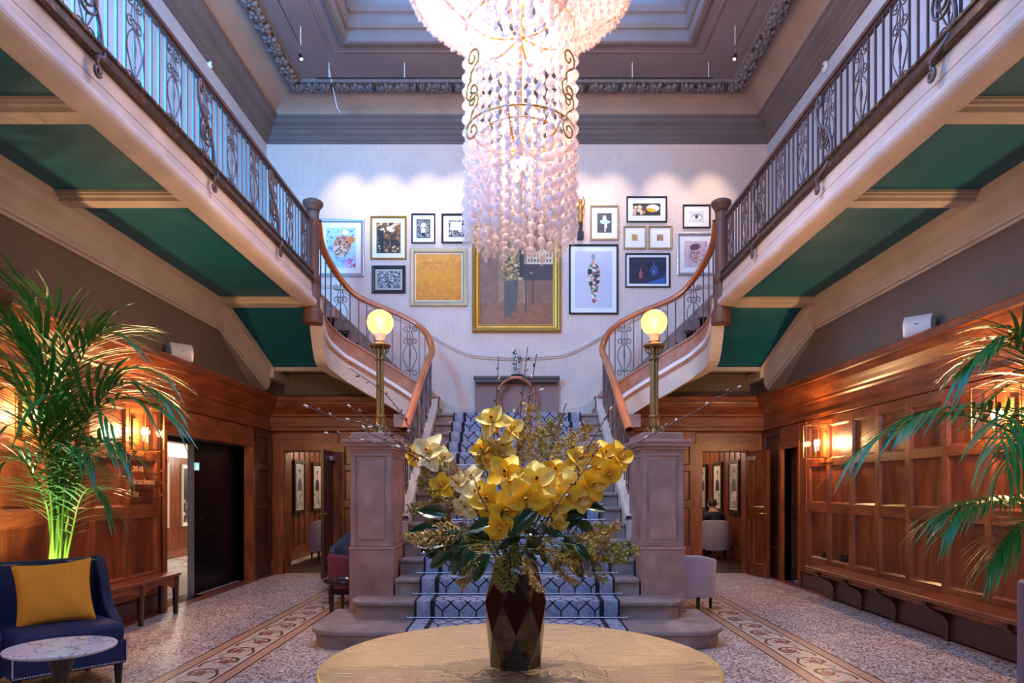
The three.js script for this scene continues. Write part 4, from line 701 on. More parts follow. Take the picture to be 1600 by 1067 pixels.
// ---------------------------------------------------------------- wall lanterns
{
  const make = (s, d, label) => {
    const t = thing('wall_lantern', label, 'wall lamp', [s * 4.08, 1.82, -d], s > 0 ? -Math.PI / 2 : Math.PI / 2);      // local z points into the hall
    mesh('backplate', rbx(-0.05, 0.05, 0.0, 0.34, 0, 0.014, 0.006, 1), M.brass, t);
    mesh('arm', [bx(-0.01, 0.01, 0.0, 0.02, 0.01, 0.16), bx(-0.05, 0.05, -0.005, 0.012, 0.1, 0.13), bx(-0.05, -0.035, 0.0, 0.10, 0.108, 0.122), bx(0.035, 0.05, 0.0, 0.10, 0.108, 0.122)], M.brass, t);
    const bars = []; const w = 0.15, z0 = 0.03, z1 = 0.23, y0 = 0.0, y1 = 0.44, e = 0.009;
    for (const x of [-w, w]) for (const z of [z0, z1]) bars.push(bx(x - e / 2, x + e / 2, y0, y1, z - e / 2, z + e / 2));
    for (const y of [y0, y1]) { for (const z of [z0, z1]) bars.push(bx(-w, w, y - e / 2, y + e / 2, z - e / 2, z + e / 2)); for (const x of [-w, w]) bars.push(bx(x - e / 2, x + e / 2, y - e / 2, y + e / 2, z0, z1)); }
    mesh('cage', bars, M.brass, t);
    mesh('glass', [bx(-w, w, y0, y1, z1 - 0.001, z1 + 0.001)], M.glass, t); mesh('glass', bx(-w - 0.001, -w + 0.001, y0, y1, z0, z1), M.glass, t); mesh('glass', bx(w - 0.001, w + 0.001, y0, y1, z0, z1), M.glass, t);
    for (const x of [-0.043, 0.043]) {
      mesh('candle', cyl(0.012, 0.012, 0.07, x, 0.09, 0.115, 10), M.white, t);
      mesh('bulb', lathe([[0, 0.16], [0.012, 0.16], [0.02, 0.185], [0.021, 0.205], [0.012, 0.235], [0, 0.25]], 12).translate(x, 0, 0.115), M.bulb, t);
      bulbLight(WARM, 18, [s * (4.08 - 0.115), 1.82 + 0.205, -d + x], 1.2);
    }
  };
  make(-1, 7.29, 'twin bulb brass lantern on the panelling above the carved directory board');
  make(-1, 5.67, 'twin bulb brass lantern half hidden behind the palm above the blue chair');
  make(-1, 2.25, 'twin bulb brass lantern on the panelling in front of the blue chair, out of view');
  make(1, 9.03, 'twin bulb brass lantern at the far end of the long bench');
  make(1, 5.64, 'twin bulb brass lantern half hidden behind the palm by the long bench');
  make(1, 2.25, 'twin bulb brass lantern nearest the entrance over the long bench, out of view');
}
// ---------------------------------------------------------------- chandelier
{
  const CX = 0.03, CZ = -6.2, t = thing('chandelier', 'huge glowing chandelier hung with strands of pink tinted glass balls', 'chandelier', [CX, 0, CZ]);
  const beadMat = phys({ color: rgb(255, 247, 245), roughness: 0.06, transmission: 0.7, thickness: 0, ior: 1.45, specularIntensity: 1 });
  const bead = mergeGeometries([new THREE.SphereGeometry(0.042, 12, 9), mv(new THREE.SphereGeometry(0.012, 6, 4), 0, -0.053, 0), mv(new THREE.SphereGeometry(0.012, 6, 4), 0, 0.053, 0), mv(new THREE.SphereGeometry(0.017, 6, 5), 0, -0.066, 0)]);
  const list = []; seed(12);
  const strand = (R, a, top, bot, dy) => { for (let y = top; y >= bot; y -= dy) list.push([R * Math.cos(a), y, R * Math.sin(a), rnd(0.94, 1.06)]); };
  for (let k = 0; k < 32; k++) strand(0.49, k / 32 * Math.PI * 2 + 0.05, 5.52 - (k % 2) * 0.06, 3.62 + 0.05 * (k % 3 === 0), 0.124);
  for (let k = 0; k < 18; k++) strand(0.34, k / 18 * Math.PI * 2 + 0.1, 4.55 - (k % 2) * 0.05, 3.66, 0.124);
  for (let k = 0; k < 22; k++) strand(0.40, k / 22 * Math.PI * 2, 5.72 - (k % 2) * 0.06, 5.38, 0.1);
  for (let r = 0; r < 8; r++) { const q = r / 7, R = lerp(0.53, 0.99, q), y = lerp(5.56, 5.93, q), n = Math.round(2 * Math.PI * R / 0.088); for (let k = 0; k < n; k++) list.push([R * Math.cos((k + (r % 2) / 2) / n * 6.2832), y + rnd(-0.02, 0.02), R * Math.sin((k + (r % 2) / 2) / n * 6.2832), rnd(0.92, 1.06)]); }
  for (let r = 0; r < 8; r++) { const q = r / 7, R = lerp(0.42, 0.86, q), y = lerp(5.66, 6.0, q), n = Math.round(2 * Math.PI * R / 0.12); for (let k = 0; k < n; k++) list.push([R * Math.cos(k / n * 6.2832 + r), y, R * Math.sin(k / n * 6.2832 + r), rnd(0.92, 1.06)]); }
  for (let r = 0; r < 8; r++) { const y = 5.95 + r * 0.1, R = 1.0 - 0.014 * r * r, n = Math.round(2 * Math.PI * R / 0.115); for (let k = 0; k < n; k++) list.push([R * Math.cos((k + (r % 2) / 2) / n * 6.2832), y, R * Math.sin((k + (r % 2) / 2) / n * 6.2832), rnd(0.94, 1.06)]); }
  // the balls that show largest are parts of their own, the others one mass
  const inView = b => b[1] < 5.88, dist = b => Math.hypot(b[0], b[1] - EYE, b[2] + CZ);
  const order = list.map((b, i) => [i, (inView(b) ? 0 : 50) + dist(b)]).sort((a, b) => a[1] - b[1]).map(q => q[0]);
  const own = new Set(order.slice(0, 300)), rest = [];
  list.forEach((b, i) => { if (own.has(i)) { const m = mesh('glass_ball', bead, beadMat, t); m.position.set(b[0], b[1], b[2]); m.scale.setScalar(b[3]); } else rest.push(b); });
  const inst = shadows(new THREE.InstancedMesh(bead, beadMat, rest.length)); inst.name = 'glass_ball_mass'; inst.userData.kind = 'stuff'; const mm = new THREE.Matrix4();
  rest.forEach((b, i) => { mm.makeScale(b[3], b[3], b[3]).setPosition(b[0], b[1], b[2]); inst.setMatrixAt(i, mm); }); t.add(inst);
  // brass rod, hoops and arms
  mesh('rod', cyl(0.014, 0.014, 5.1, 0, 3.95, 0, 10), M.brass, t);
  mesh('canopy', lathe([[0, 9.0], [0.1, 9.0], [0.1, 8.96], [0.03, 8.9], [0, 8.9]], 16), M.brass, t);
  for (const [R, y] of [[0.49, 5.56], [0.34, 4.6], [0.40, 5.68], [1.0, 5.92], [0.9, 6.72], [0.49, 4.62]]) { const g = new THREE.TorusGeometry(R, 0.011, 6, 48); g.rotateX(Math.PI / 2); mesh('hoop', g.translate(0, y, 0), M.brass, t); }
  for (let k = 0; k < 6; k++) { const a = k * Math.PI / 3 + 0.3; const m = mesh('arm', mergeGeometries([tube([V(0, 4.5, 0), V(0.2, 4.42, 0), V(0.4, 4.5, 0), V(0.49, 4.62, 0)], 0.011, 20, 6), tube([V(0, 5.5, 0), V(0.3, 5.45, 0), V(0.7, 5.7, 0), V(1.0, 5.92, 0)], 0.012, 20, 6)]), M.brass, t); m.rotation.y = a; }
  const orn = mergeGeometries([tube(spiralPts(0, 0.14, 0.09, 0.02, -1.2, 1.3, 24), 0.009, 40, 6), tube(spiralPts(0, -0.14, 0.1, 0.02, 1.9, 1.3, 24), 0.009, 40, 6), tube([V(0.02, 0.05, 0), V(-0.03, 0, 0), V(-0.03, -0.05, 0)], 0.01, 8, 6)]);
  for (let k = 0; k < 6; k++) { const a = [0.72, 2.42, 3.6, 5.0, 5.8, 1.0][k]; if (k === 5) continue; for (const y of [4.95, 4.6]) { const m = mesh('gilt_scroll', orn, M.brass, t); m.position.set(0.545 * Math.cos(a), y, 0.545 * Math.sin(a)); m.rotation.y = -a + Math.PI / 2; m.scale.setScalar(y > 4.7 ? 1.0 : 0.9); } }
  const bulbG = lathe([[0, -0.06], [0.02, -0.06], [0.03, -0.02], [0.036, 0.02], [0.024, 0.055], [0, 0.07]], 12);
  const CHWARM = new THREE.Color().setRGB(1.0, 0.72, 0.42), chBulb = glow(1.0, 0.74, 0.42, 60);
  for (const [R, y, n, cd, o] of [[0.15, 4.74, 4, 12, 0.6], [0.2, 5.72, 5, 11, 0.2], [0.12, 4.30, 2, 5, 1.4], [0.35, 6.55, 6, 48, 0.4]]) for (let k = 0; k < n; k++) {  // topmost ring of bulbs is out of view, added to light the room
    const a = k / n * Math.PI * 2 + o; const m = mesh('bulb', bulbG, chBulb, t); m.position.set(R * Math.cos(a), y, R * Math.sin(a));
    mesh('bulb_holder', [cyl(0.022, 0.018, 0.05, R * Math.cos(a), y - 0.11, R * Math.sin(a), 10), rod(V(0, y - 0.13, 0), V(R * Math.cos(a), y - 0.1, R * Math.sin(a)), 0.006)], M.brass, t);
    bulbLight(y > 6 ? SOFTWARM : CHWARM, cd, [CX + R * Math.cos(a), y, CZ + R * Math.sin(a)], 1.5);
  }
}
// ---------------------------------------------------------------- picture lights on tracks
{
  const head = (name, label, pos, aim) => {
    const t = thing(name, label, 'spotlight', pos); const dir = V(...aim).sub(V(...pos)).normalize();
    const q = new THREE.Quaternion().setFromUnitVectors(V(0, -1, 0), dir);
    const body = lathe([[0, 0.06], [0.012, 0.06], [0.022, 0.04], [0.03, -0.05], [0.028, -0.052], [0.0, -0.04]], 14); body.applyQuaternion(q); mesh('lamp_body', body, M.black, t);
    const lens = new THREE.SphereGeometry(0.02, 10, 8); lens.scale(1, 0.3, 1); lens.translate(0, -0.05, 0); lens.applyQuaternion(q); mesh('lens', lens, glow(1, 0.85, 0.65, 50), t);
    mesh('stem', rod(V(0, 0.03, 0), V(0, 0.13, 0), 0.004), M.steel, t);
    return dir;
  };
  const where = { '-1': ['over the tiger print', 'over the brown print', 'over the orange picture', 'over the small framed print by the chandelier'], '1': ['over the gilt figurine', 'over the ballet print', 'over the gold still life print', 'over the eye print'] };
  for (const s of [-1, 1]) {
    const x0 = s < 0 ? -3.0 : 0.9, x1 = s < 0 ? -0.8 : 2.92;
    const tr = thing('light_track', s < 0 ? 'thin black picture light track above the tiger print end of the wall' : 'thin black picture light track above the eye print end of the wall', 'light track', [0, 0, 0]);
    mesh('track', bx(x0, x1, 7.535, 7.55, -10.19, -10.21), M.black, tr);
    const rods = s < 0 ? [514, 632] : [988, 1107]; for (const px of rods) mesh('hanger', rod(V((px - VX) * 10.2 / F, 7.545, -10.2), V((px - VX) * 10.2 / F, CH, -10.2), 0.006), M.white, tr);
    const px = s < 0 ? [543, 603, 665, 716] : [906, 955, 1040, 1108];
    px.forEach((p, k) => { const X = (p - VX) * 11.45 / F, pos = [X * 0.97, 7.41, -10.2], aim = [X, 6.12, BZ]; const dir = head('track_spotlight', 'small black spotlight on the ceiling track ' + where[s][k], pos, aim); spot(HALOGEN, 64, [pos[0] + dir.x * 0.06, pos[1] + dir.y * 0.06, pos[2] + dir.z * 0.06], aim, 0.35, 1.0, 2); });
  }
  // two wires along the hall with one head each lighting the table
  for (const s of [-1, 1]) {
    const tr = thing('light_track', s < 0 ? 'thin wire light track along the gallery above the palm' : 'thin wire light track along the gallery above the long bench', 'light track', [0, 0, 0]);
    const x = s < 0 ? -2.98 : 3.0;
    mesh('wire', rod(V(x, 7.5, -9.45), V(x, 7.5, 1.5), 0.006), M.black, tr);
    for (const d of [9.4, 6.4, 3.4, 0.5]) mesh('hanger', rod(V(x, 7.5, -d), V(x, CH, -d), 0.006), M.white, tr);
    head('track_spotlight', s < 0 ? 'hanging spotlight at the far end of the wire above the palm' : 'hanging spotlight at the far end of the wire above the long bench', [x, 7.36, -9.4], [s * 1.2, 2.0, -7.5]);
    spot(HALOGEN, 240, [x - s * 0.015, 7.3, -9.38], [s * 1.0, 0.6, -7.0], 0.3, 0.8, 2);
    const p = [x, 7.36, -2.9], a = [0, 0.75, -2.62]; const dir = head('track_spotlight', s < 0 ? 'hanging spotlight midway along the wire above the palm, aimed at the table' : 'hanging spotlight midway along the wire above the long bench, aimed at the table', p, a);
    spot(new THREE.Color().setRGB(1.0, 0.92, 0.82), 1150, [p[0] + dir.x * 0.07, p[1] + dir.y * 0.07, p[2]], a, 0.2, 0.8, 1.5);
  }
  const cb = tube([at(514, 105, 10.2), at(518, 128, 10.2), at(523, 150, 10.15), at(527, 168, 10.1), at(532, 176, 10.05)], 0.006, 24, 5);
  single('loose_cable', cb, M.white, 'loose white cable dangling from the ceiling track above the tiger print', 'cable');
}
// small fittings on the upper walls
{
  const disc = (x, y, z, n, r, label, cat) => { const t = thing('wall_sensor', label, cat, [x, y, z]); const g = lathe([[0, 0], [r, 0], [r, 0.02], [r * 0.8, 0.04], [0, 0.05]], 18); g.rotateZ(n > 0 ? -Math.PI / 2 : Math.PI / 2); mesh('sensor_body', g, M.white, t); const l = lathe([[0, 0.05], [r * 0.3, 0.05], [0, 0.06]], 10); l.rotateZ(n > 0 ? -Math.PI / 2 : Math.PI / 2); mesh('sensor_eye', l, M.black, t); };
  const yR = at(1291, 104, 4.2 * F / (1291 - VX)); disc(WX, yR.y, yR.z, -1, 0.075, 'round white alarm sounder on the upper wall below the cornice', 'alarm');
  const c = at(1262, 85, 9.3); const yL = at(326, 101, 4.2 * F / (VX - 326)); disc(-WX, yL.y, yL.z, 1, 0.05, 'small white sensor on the upper wall above the scrolled balustrade', 'sensor');
}
// ---------------------------------------------------------------- pictures on the end wall
function picture(px0, py0, px1, py1, o) {
  const d = o.d || 11.43, a = at(px0, py1, d), b = at(px1, py0, d), w = b.x - a.x, h = b.y - a.y, fw = o.fw;
  const t = thing('framed_picture', o.label, 'picture', [(a.x + b.x) / 2, (a.y + b.y) / 2, BZ + 0.002]);
  const fd = o.fd || 0.035, prof = o.prof || [[0, 0], [0, fd], [fw * 0.25, fd + 0.004], [fw * 0.8, fd - 0.006], [fw, fd - 0.016], [fw, 0.008]];
  const side = (x0, y0, x1, y1, nx, ny) => {   // frame member from one outer corner to the next, mitred
    const L = Math.hypot(x1 - x0, y1 - y0), ux = (x1 - x0) / L, uy = (y1 - y0) / L, rows = [0, 1].map(e => prof.map(([p, z]) => { const s = e ? L - p : p; return V(x0 + ux * s + nx * p, y0 + uy * s + ny * p, z); })); return flat(band(rows));
  };
  const X = w / 2, Y = h / 2;
  mesh('frame', [side(-X, -Y, X, -Y, 0, 1), side(X, -Y, X, Y, -1, 0), side(X, Y, -X, Y, 0, -1), side(-X, Y, -X, -Y, 1, 0)], o.frame, t);
  mesh('backing', bx(-X + 0.004, X - 0.004, -Y + 0.004, Y - 0.004, 0, 0.006), M.black, t);
  const iw = w - 2 * fw, ih = h - 2 * fw;
  if (o.mat) mesh('mat', bx(-iw / 2, iw / 2, -ih / 2, ih / 2, 0.006, 0.011), o.matColor || matBoard, t);
  const m = o.mat || [0, 0], pw = iw - 2 * m[0], ph = ih - 2 * m[1], z = o.mat ? 0.0118 : 0.008, g = new THREE.BoxGeometry(pw, ph, 0.003); g.translate(0, 0, z); 
  const tex = canvasTexture(o.res ? o.res[0] : 256, o.res ? o.res[1] : Math.round(256 * ph / pw), o.draw);
  mesh('print', g, std({ map: tex, roughness: o.rough || 0.6 }), t);
  if (o.inner) { const e = o.inner; mesh('slip', [bx(-pw / 2 - e, -pw / 2, -ph / 2 - e, ph / 2 + e, z - 0.002, z + 0.006), bx(pw / 2, pw / 2 + e, -ph / 2 - e, ph / 2 + e, z - 0.002, z + 0.006), bx(-pw / 2, pw / 2, -ph / 2 - e, -ph / 2, z - 0.002, z + 0.006), bx(-pw / 2, pw / 2, ph / 2, ph / 2 + e, z - 0.002, z + 0.006)], o.innerMat || M.black, t); }
  return t;
}
const matBoard = std({ color: rgb(236, 230, 226), roughness: 0.8 });
const silverFrame = std({ map: rep(T.mottle, 3), color: rgb(196, 190, 188), roughness: 0.35, metalness: 0.55 }), goldFrame = std({ map: rep(T.mottle, 4), color: rgb(206, 150, 60), roughness: 0.4, metalness: 0.6 }), paleGold = std({ map: rep(T.mottle, 4), color: rgb(206, 174, 130), roughness: 0.45, metalness: 0.4 }), blackFrame = std({ color: rgb(30, 26, 26), roughness: 0.4 });
const speck = (c, w, h, n, cols, r0, r1, al = 0.6, x0 = 0, y0 = 0) => { c.globalAlpha = al; for (let i = 0; i < n; i++) { c.fillStyle = cols[Math.floor(rnd(cols.length))]; c.beginPath(); c.ellipse(x0 + rnd(w), y0 + rnd(h), rnd(r0, r1), rnd(r0, r1), rnd(3), 0, 7); c.fill(); } c.globalAlpha = 1; };
const FL = (c, col) => { c.fillStyle = col; };
picture(497, 342, 569, 432, { fw: 0.055, frame: silverFrame, mat: [0.085, 0.09], label: 'large silver framed print of a tiger and flowers on pale blue', draw: (c, w, h) => {
  seed(1); FL(c, '#a9d2dc'); c.fillRect(0, 0, w, h); speck(c, w, h * 0.35, 26, ['#33506e', '#5d86a0', '#2f4658'], 3, 12, 0.7); speck(c, w, h * 0.4, 60, ['#8fa8d8', '#b8b0de', '#7f8cc8', '#a8c8ec'], 8, 30, 0.7, 0, h * 0.6); speck(c, w * 0.5, h * 0.5, 30, ['#7c74ac', '#b9b2d6', '#54558c'], 4, 22, 0.7, 0, h * 0.3);
  FL(c, '#c98a6c'); c.beginPath(); c.ellipse(w * 0.55, h * 0.42, w * 0.3, h * 0.24, 0.3, 0, 7); c.fill(); FL(c, '#e2b8a0'); c.beginPath(); c.ellipse(w * 0.46, h * 0.58, w * 0.24, h * 0.15, 0.2, 0, 7); c.fill(); FL(c, '#d9702c'); c.beginPath(); c.ellipse(w * 0.84, h * 0.3, w * 0.12, h * 0.09, 0.5, 0, 7); c.fill(); FL(c, '#f2ead4'); c.beginPath(); c.ellipse(w * 0.66, h * 0.12, w * 0.12, h * 0.07, 0, 0, 7); c.fill();
  c.strokeStyle = '#2a1c24'; c.lineWidth = 6; for (let k = 0; k < 34; k++) { const x = w * (0.28 + rnd(0.5)), y = h * (0.22 + rnd(0.45)); c.beginPath(); c.moveTo(x, y); c.quadraticCurveTo(x + rnd(-20, 20), y + rnd(8), x + rnd(-34, 34), y + rnd(6, 26)); c.stroke(); }
  FL(c, '#1e1820'); for (const [x, y] of [[0.45, 0.36], [0.7, 0.36], [0.6, 0.5]]) { c.beginPath(); c.ellipse(w * x, h * y, 9, 7, 0, 0, 7); c.fill(); } speck(c, w * 0.3, h * 0.2, 18, ['#e0609c', '#c84a80', '#f2a0c0'], 5, 15, 0.85, w * 0.7, h * 0.78); } });
picture(579, 338, 635, 405, { fw: 0.028, frame: goldFrame, mat: [0.07, 0.075], label: 'gilt edged brown and black abstract print above the small dark engraving', draw: (c, w, h) => { seed(2); FL(c, '#3a2014'); c.fillRect(0, 0, w, h); speck(c, w, h, 160, ['#1c100c', '#5e3418', '#8a5626', '#2a160e', '#a66c2c'], 8, 40, 0.6); speck(c, w, h * 0.25, 16, ['#f0dcb0', '#e6c890', '#fff0d0'], 8, 26, 0.85, 0, 10); FL(c, '#120c0c'); c.fillRect(w * 0.08, h * 0.25, w * 0.22, h * 0.75); c.fillRect(w * 0.6, h * 0.55, w * 0.25, h * 0.3); speck(c, w, h * 0.2, 14, ['#ffe6a0', '#f0b858'], 3, 12, 0.9, 0, h * 0.75); } });
const etching = (s, bg) => (c, w, h) => { seed(s); FL(c, bg); c.fillRect(0, 0, w, h); speck(c, w, h, 320, ['#1e1a1c', '#3c3638', '#cfc8c4', '#8b8486', '#f0ece8'], 3, 16, 0.7); };
picture(643, 334, 680, 380, { fw: 0.02, frame: blackFrame, mat: [0.075, 0.085], inner: 0.012, label: 'small black framed monochrome print of a seated figure', draw: (c, w, h) => { etching(3, '#6a6668')(c, w, h); FL(c, '#dcd6d2'); c.beginPath(); c.ellipse(w / 2, h * 0.3, w * 0.2, h * 0.15, 0, 0, 7); c.fill(); c.fillRect(w * 0.32, h * 0.48, w * 0.36, h * 0.3); FL(c, '#201c20'); c.fillRect(w * 0.36, h * 0.74, w * 0.3, h * 0.2); } });
picture(690, 334, 736, 380, { fw: 0.03, frame: blackFrame, mat: [0.085, 0.075], label: 'black framed print with a large white square beside the chandelier', draw: (c, w, h) => { etching(4, '#44403e')(c, w, h); FL(c, '#f4f1ee'); c.fillRect(w * 0.12, h * 0.1, w * 0.72, h * 0.5); speck(c, w * 0.8, h * 0.3, 20, ['#efeae6', '#1c181a'], 5, 18, 0.9, w * 0.1, h * 0.65); } });
picture(581, 415, 634, 458, { fw: 0.055, frame: blackFrame, mat: [0.035, 0.035], matColor: std({ color: rgb(190, 178, 164), roughness: 0.8 }), label: 'landscape engraving of a crowd in a wide black frame', draw: (c, w, h) => { etching(5, '#8c8078')(c, w, h); speck(c, w, h * 0.8, 240, ['#4a4240', '#cabfb4', '#2c2624'], 2, 7, 0.8, 0, h * 0.2); } });
picture(641, 388, 730, 478, { fw: 0.075, frame: paleGold, fd: 0.05, mat: [0.022, 0.022], matColor: std({ color: rgb(246, 224, 190), roughness: 0.6 }), label: 'square glowing orange abstract painting in a pale gold frame', rough: 0.7, draw: (c, w, h) => { seed(6); const g = c.createLinearGradient(0, 0, 0, h); g.addColorStop(0, '#dc9c5c'); g.addColorStop(0.2, '#e08c38'); g.addColorStop(0.5, '#f29a10'); g.addColorStop(1, '#e0761e'); c.fillStyle = g; c.fillRect(0, 0, w, h); speck(c, w, h, 1400, ['#f4a41c', '#e88420', '#f8b42c', '#d97a34', '#ea9850'], 2, 14, 0.22); FL(c, 'rgba(170,110,50,0.5)'); c.fillRect(w * 0.1, h * 0.17, w * 0.5, h * 0.03); } });
const gilt = [[0, 0], [0, 0.07], [0.025, 0.085], [0.05, 0.075], [0.07, 0.05], [0.1, 0.045], [0.115, 0.03], [0.13, 0.025], [0.13, 0.008]];
picture(738, 326, 876, 519, { fw: 0.13, prof: gilt, frame: goldFrame, res: [512, 720], label: 'tall gilt framed painting of a standing man by a table with a model house', rough: 0.5, draw: (c, w, h) => {
  seed(8); const g = c.createLinearGradient(0, 0, w, h); g.addColorStop(0, '#9a6a4c'); g.addColorStop(1, '#74482f'); c.fillStyle = g; c.fillRect(0, 0, w, h); FL(c, '#b08058'); c.fillRect(w * 0.25, 0, w * 0.4, h * 0.8); speck(c, w, h * 0.8, 300, ['#86583c', '#a4744e', '#6c4630'], 8, 40, 0.2);
  FL(c, '#8a4e28'); c.fillRect(0, h * 0.8, w, h * 0.2); c.strokeStyle = '#a86a3a'; c.lineWidth = 5; for (let k = 0; k < 24; k++) { c.beginPath(); c.moveTo(k * w / 22 - 30, h); c.lineTo(w * 0.4 + (k - 9) * 14, h * 0.8); c.stroke(); } speck(c, w, h * 0.2, 120, ['#5a3420', '#7c4e30', '#94683f'], 4, 22, 0.3, 0, h * 0.8);
  FL(c, '#544a3e'); c.beginPath(); c.moveTo(w * 0.33, h * 0.55); c.lineTo(w * 0.53, h * 0.55); c.lineTo(w * 0.5, h * 0.87); c.lineTo(w * 0.43, h * 0.87); c.lineTo(w * 0.42, h * 0.93); c.lineTo(w * 0.33, h * 0.94); c.closePath(); c.fill();
  FL(c, '#8d6b34'); c.beginPath(); c.moveTo(w * 0.30, h * 0.2); c.lineTo(w * 0.55, h * 0.2); c.lineTo(w * 0.57, h * 0.58); c.lineTo(w * 0.29, h * 0.6); c.closePath(); c.fill(); speck(c, w * 0.25, h * 0.38, 120, ['#d9b764', '#4a381e', '#e8cd84', '#2e2418'], 3, 12, 0.8, w * 0.3, h * 0.21); FL(c, '#201a18'); c.fillRect(w * 0.54, h * 0.22, w * 0.06, h * 0.34);
  FL(c, '#c49a7c'); c.beginPath(); c.ellipse(w * 0.42, h * 0.11, w * 0.06, h * 0.055, 0, 0, 7); c.fill(); FL(c, '#2a1c16'); c.beginPath(); c.ellipse(w * 0.42, h * 0.075, w * 0.065, h * 0.03, 0, 0, 7); c.fill();
  FL(c, '#3a2a28'); c.fillRect(w * 0.6, h * 0.44, w * 0.4, h * 0.15); c.fillRect(w * 0.62, h * 0.59, w * 0.02, h * 0.3); c.fillRect(w * 0.72, h * 0.59, w * 0.02, h * 0.22); FL(c, '#b89060'); c.beginPath(); c.arc(w * 0.7, h * 0.52, 8, 0, 7); c.fill();
  FL(c, '#d8c4a0'); c.fillRect(w * 0.64, h * 0.33, w * 0.36, h * 0.11); c.beginPath(); c.moveTo(w * 0.78, h * 0.33); c.lineTo(w * 0.86, h * 0.29); c.lineTo(w * 0.94, h * 0.33); c.fill(); FL(c, '#4c3a30'); for (let i = 0; i < 8; i++) for (let j = 0; j < 2; j++) c.fillRect(w * (0.66 + i * 0.042), h * (0.345 + j * 0.048), w * 0.018, h * 0.028); } });
picture(889, 382, 966, 491, { fw: 0.03, frame: blackFrame, mat: [0.07, 0.08], matColor: std({ color: rgb(244, 240, 240), roughness: 0.8 }), label: 'large black framed print of a collage figure on pale grey', draw: (c, w, h) => { seed(9); FL(c, '#cfcbd4'); c.fillRect(0, 0, w, h); c.save(); c.beginPath(); c.moveTo(w * 0.48, h * 0.2); c.bezierCurveTo(w * 0.72, h * 0.22, w * 0.7, h * 0.5, w * 0.62, h * 0.65); c.lineTo(w * 0.6, h * 0.93); c.lineTo(w * 0.47, h * 0.93); c.lineTo(w * 0.42, h * 0.65); c.bezierCurveTo(w * 0.3, h * 0.5, w * 0.3, h * 0.24, w * 0.48, h * 0.2); c.clip(); FL(c, '#e2ddd4'); c.fillRect(0, 0, w, h); speck(c, w * 0.5, h * 0.8, 200, ['#c44a3c', '#24201e', '#f0ece4', '#5c8a5a', '#8a3a34', '#d88a50', '#e8e2da', '#40363a'], 4, 18, 0.9, w * 0.26, h * 0.18); c.restore(); FL(c, '#e09a6a'); c.fillRect(w * 0.46, h * 0.14, w * 0.06, h * 0.09); FL(c, '#9c9c9c'); c.beginPath(); c.ellipse(w * 0.49, h * 0.1, w * 0.055, h * 0.055, 0, 0, 7); c.fill(); FL(c, '#26211f'); for (let k = 0; k < 5; k++) c.fillRect(w * (0.36 + k * 0.035), h * 0.36, 4, 22); } });
picture(922, 321, 967, 375, { fw: 0.03, frame: paleGold, mat: [0.09, 0.095], label: 'dancer in a pale blue tutu on dark ground, thin gilt frame', draw: (c, w, h) => { seed(10); FL(c, '#4a4648'); c.fillRect(0, 0, w, h); FL(c, '#f0ece8'); c.beginPath(); c.ellipse(w * 0.5, h * 0.22, w * 0.12, h * 0.1, 0, 0, 7); c.fill(); c.fillRect(w * 0.38, h * 0.25, w * 0.26, h * 0.2); c.fillRect(w * 0.5, h * 0.55, w * 0.09, h * 0.4); c.fillRect(w * 0.6, h * 0.55, w * 0.08, h * 0.22); FL(c, '#a8d6d8'); c.beginPath(); c.ellipse(w * 0.55, h * 0.46, w * 0.36, h * 0.1, 0, 0, 7); c.fill(); speck(c, w * 0.6, h * 0.16, 24, ['#d6f0ee', '#8fc4c8'], 5, 16, 0.7, w * 0.22, h * 0.38); } });
picture(979, 307, 1042, 347, { fw: 0.022, frame: blackFrame, mat: [0.085, 0.09], label: 'wide black framed print of gold and pink still life on black', draw: (c, w, h) => { seed(11); FL(c, '#2c2420'); c.fillRect(0, 0, w, h); FL(c, '#f6efe0'); c.beginPath(); c.ellipse(w * 0.72, h * 0.4, w * 0.24, h * 0.3, 0, 0, 7); c.fill(); FL(c, '#d9a920'); c.beginPath(); c.ellipse(w * 0.66, h * 0.55, w * 0.18, h * 0.16, 0.2, 0, 7); c.fill(); speck(c, w * 0.45, h * 0.6, 26, ['#e8b8a0', '#d9a040', '#f0d8c0', '#8a5a30'], 6, 20, 0.85, w * 0.03, h * 0.25); } });
for (const [x0, x1, lb, col] of [[974, 1010, 'small square gilt frame with a tiny yellow sketch, next to the ballet print', '#d09a38'], [1013, 1050, 'small square gilt frame with a tiny brown sketch, under the still life print', '#a8785a']]) picture(x0, 353, x1, 389, { fw: 0.03, frame: paleGold, mat: [0.115, 0.11], matColor: std({ color: rgb(244, 238, 234), roughness: 0.8 }), label: lb, draw: (c, w, h) => { seed(x0); FL(c, col); c.fillRect(0, 0, w, h); speck(c, w, h, 40, ['#5a3a28', '#f0d8b0', '#3c2c24'], 6, 30, 0.6); } });
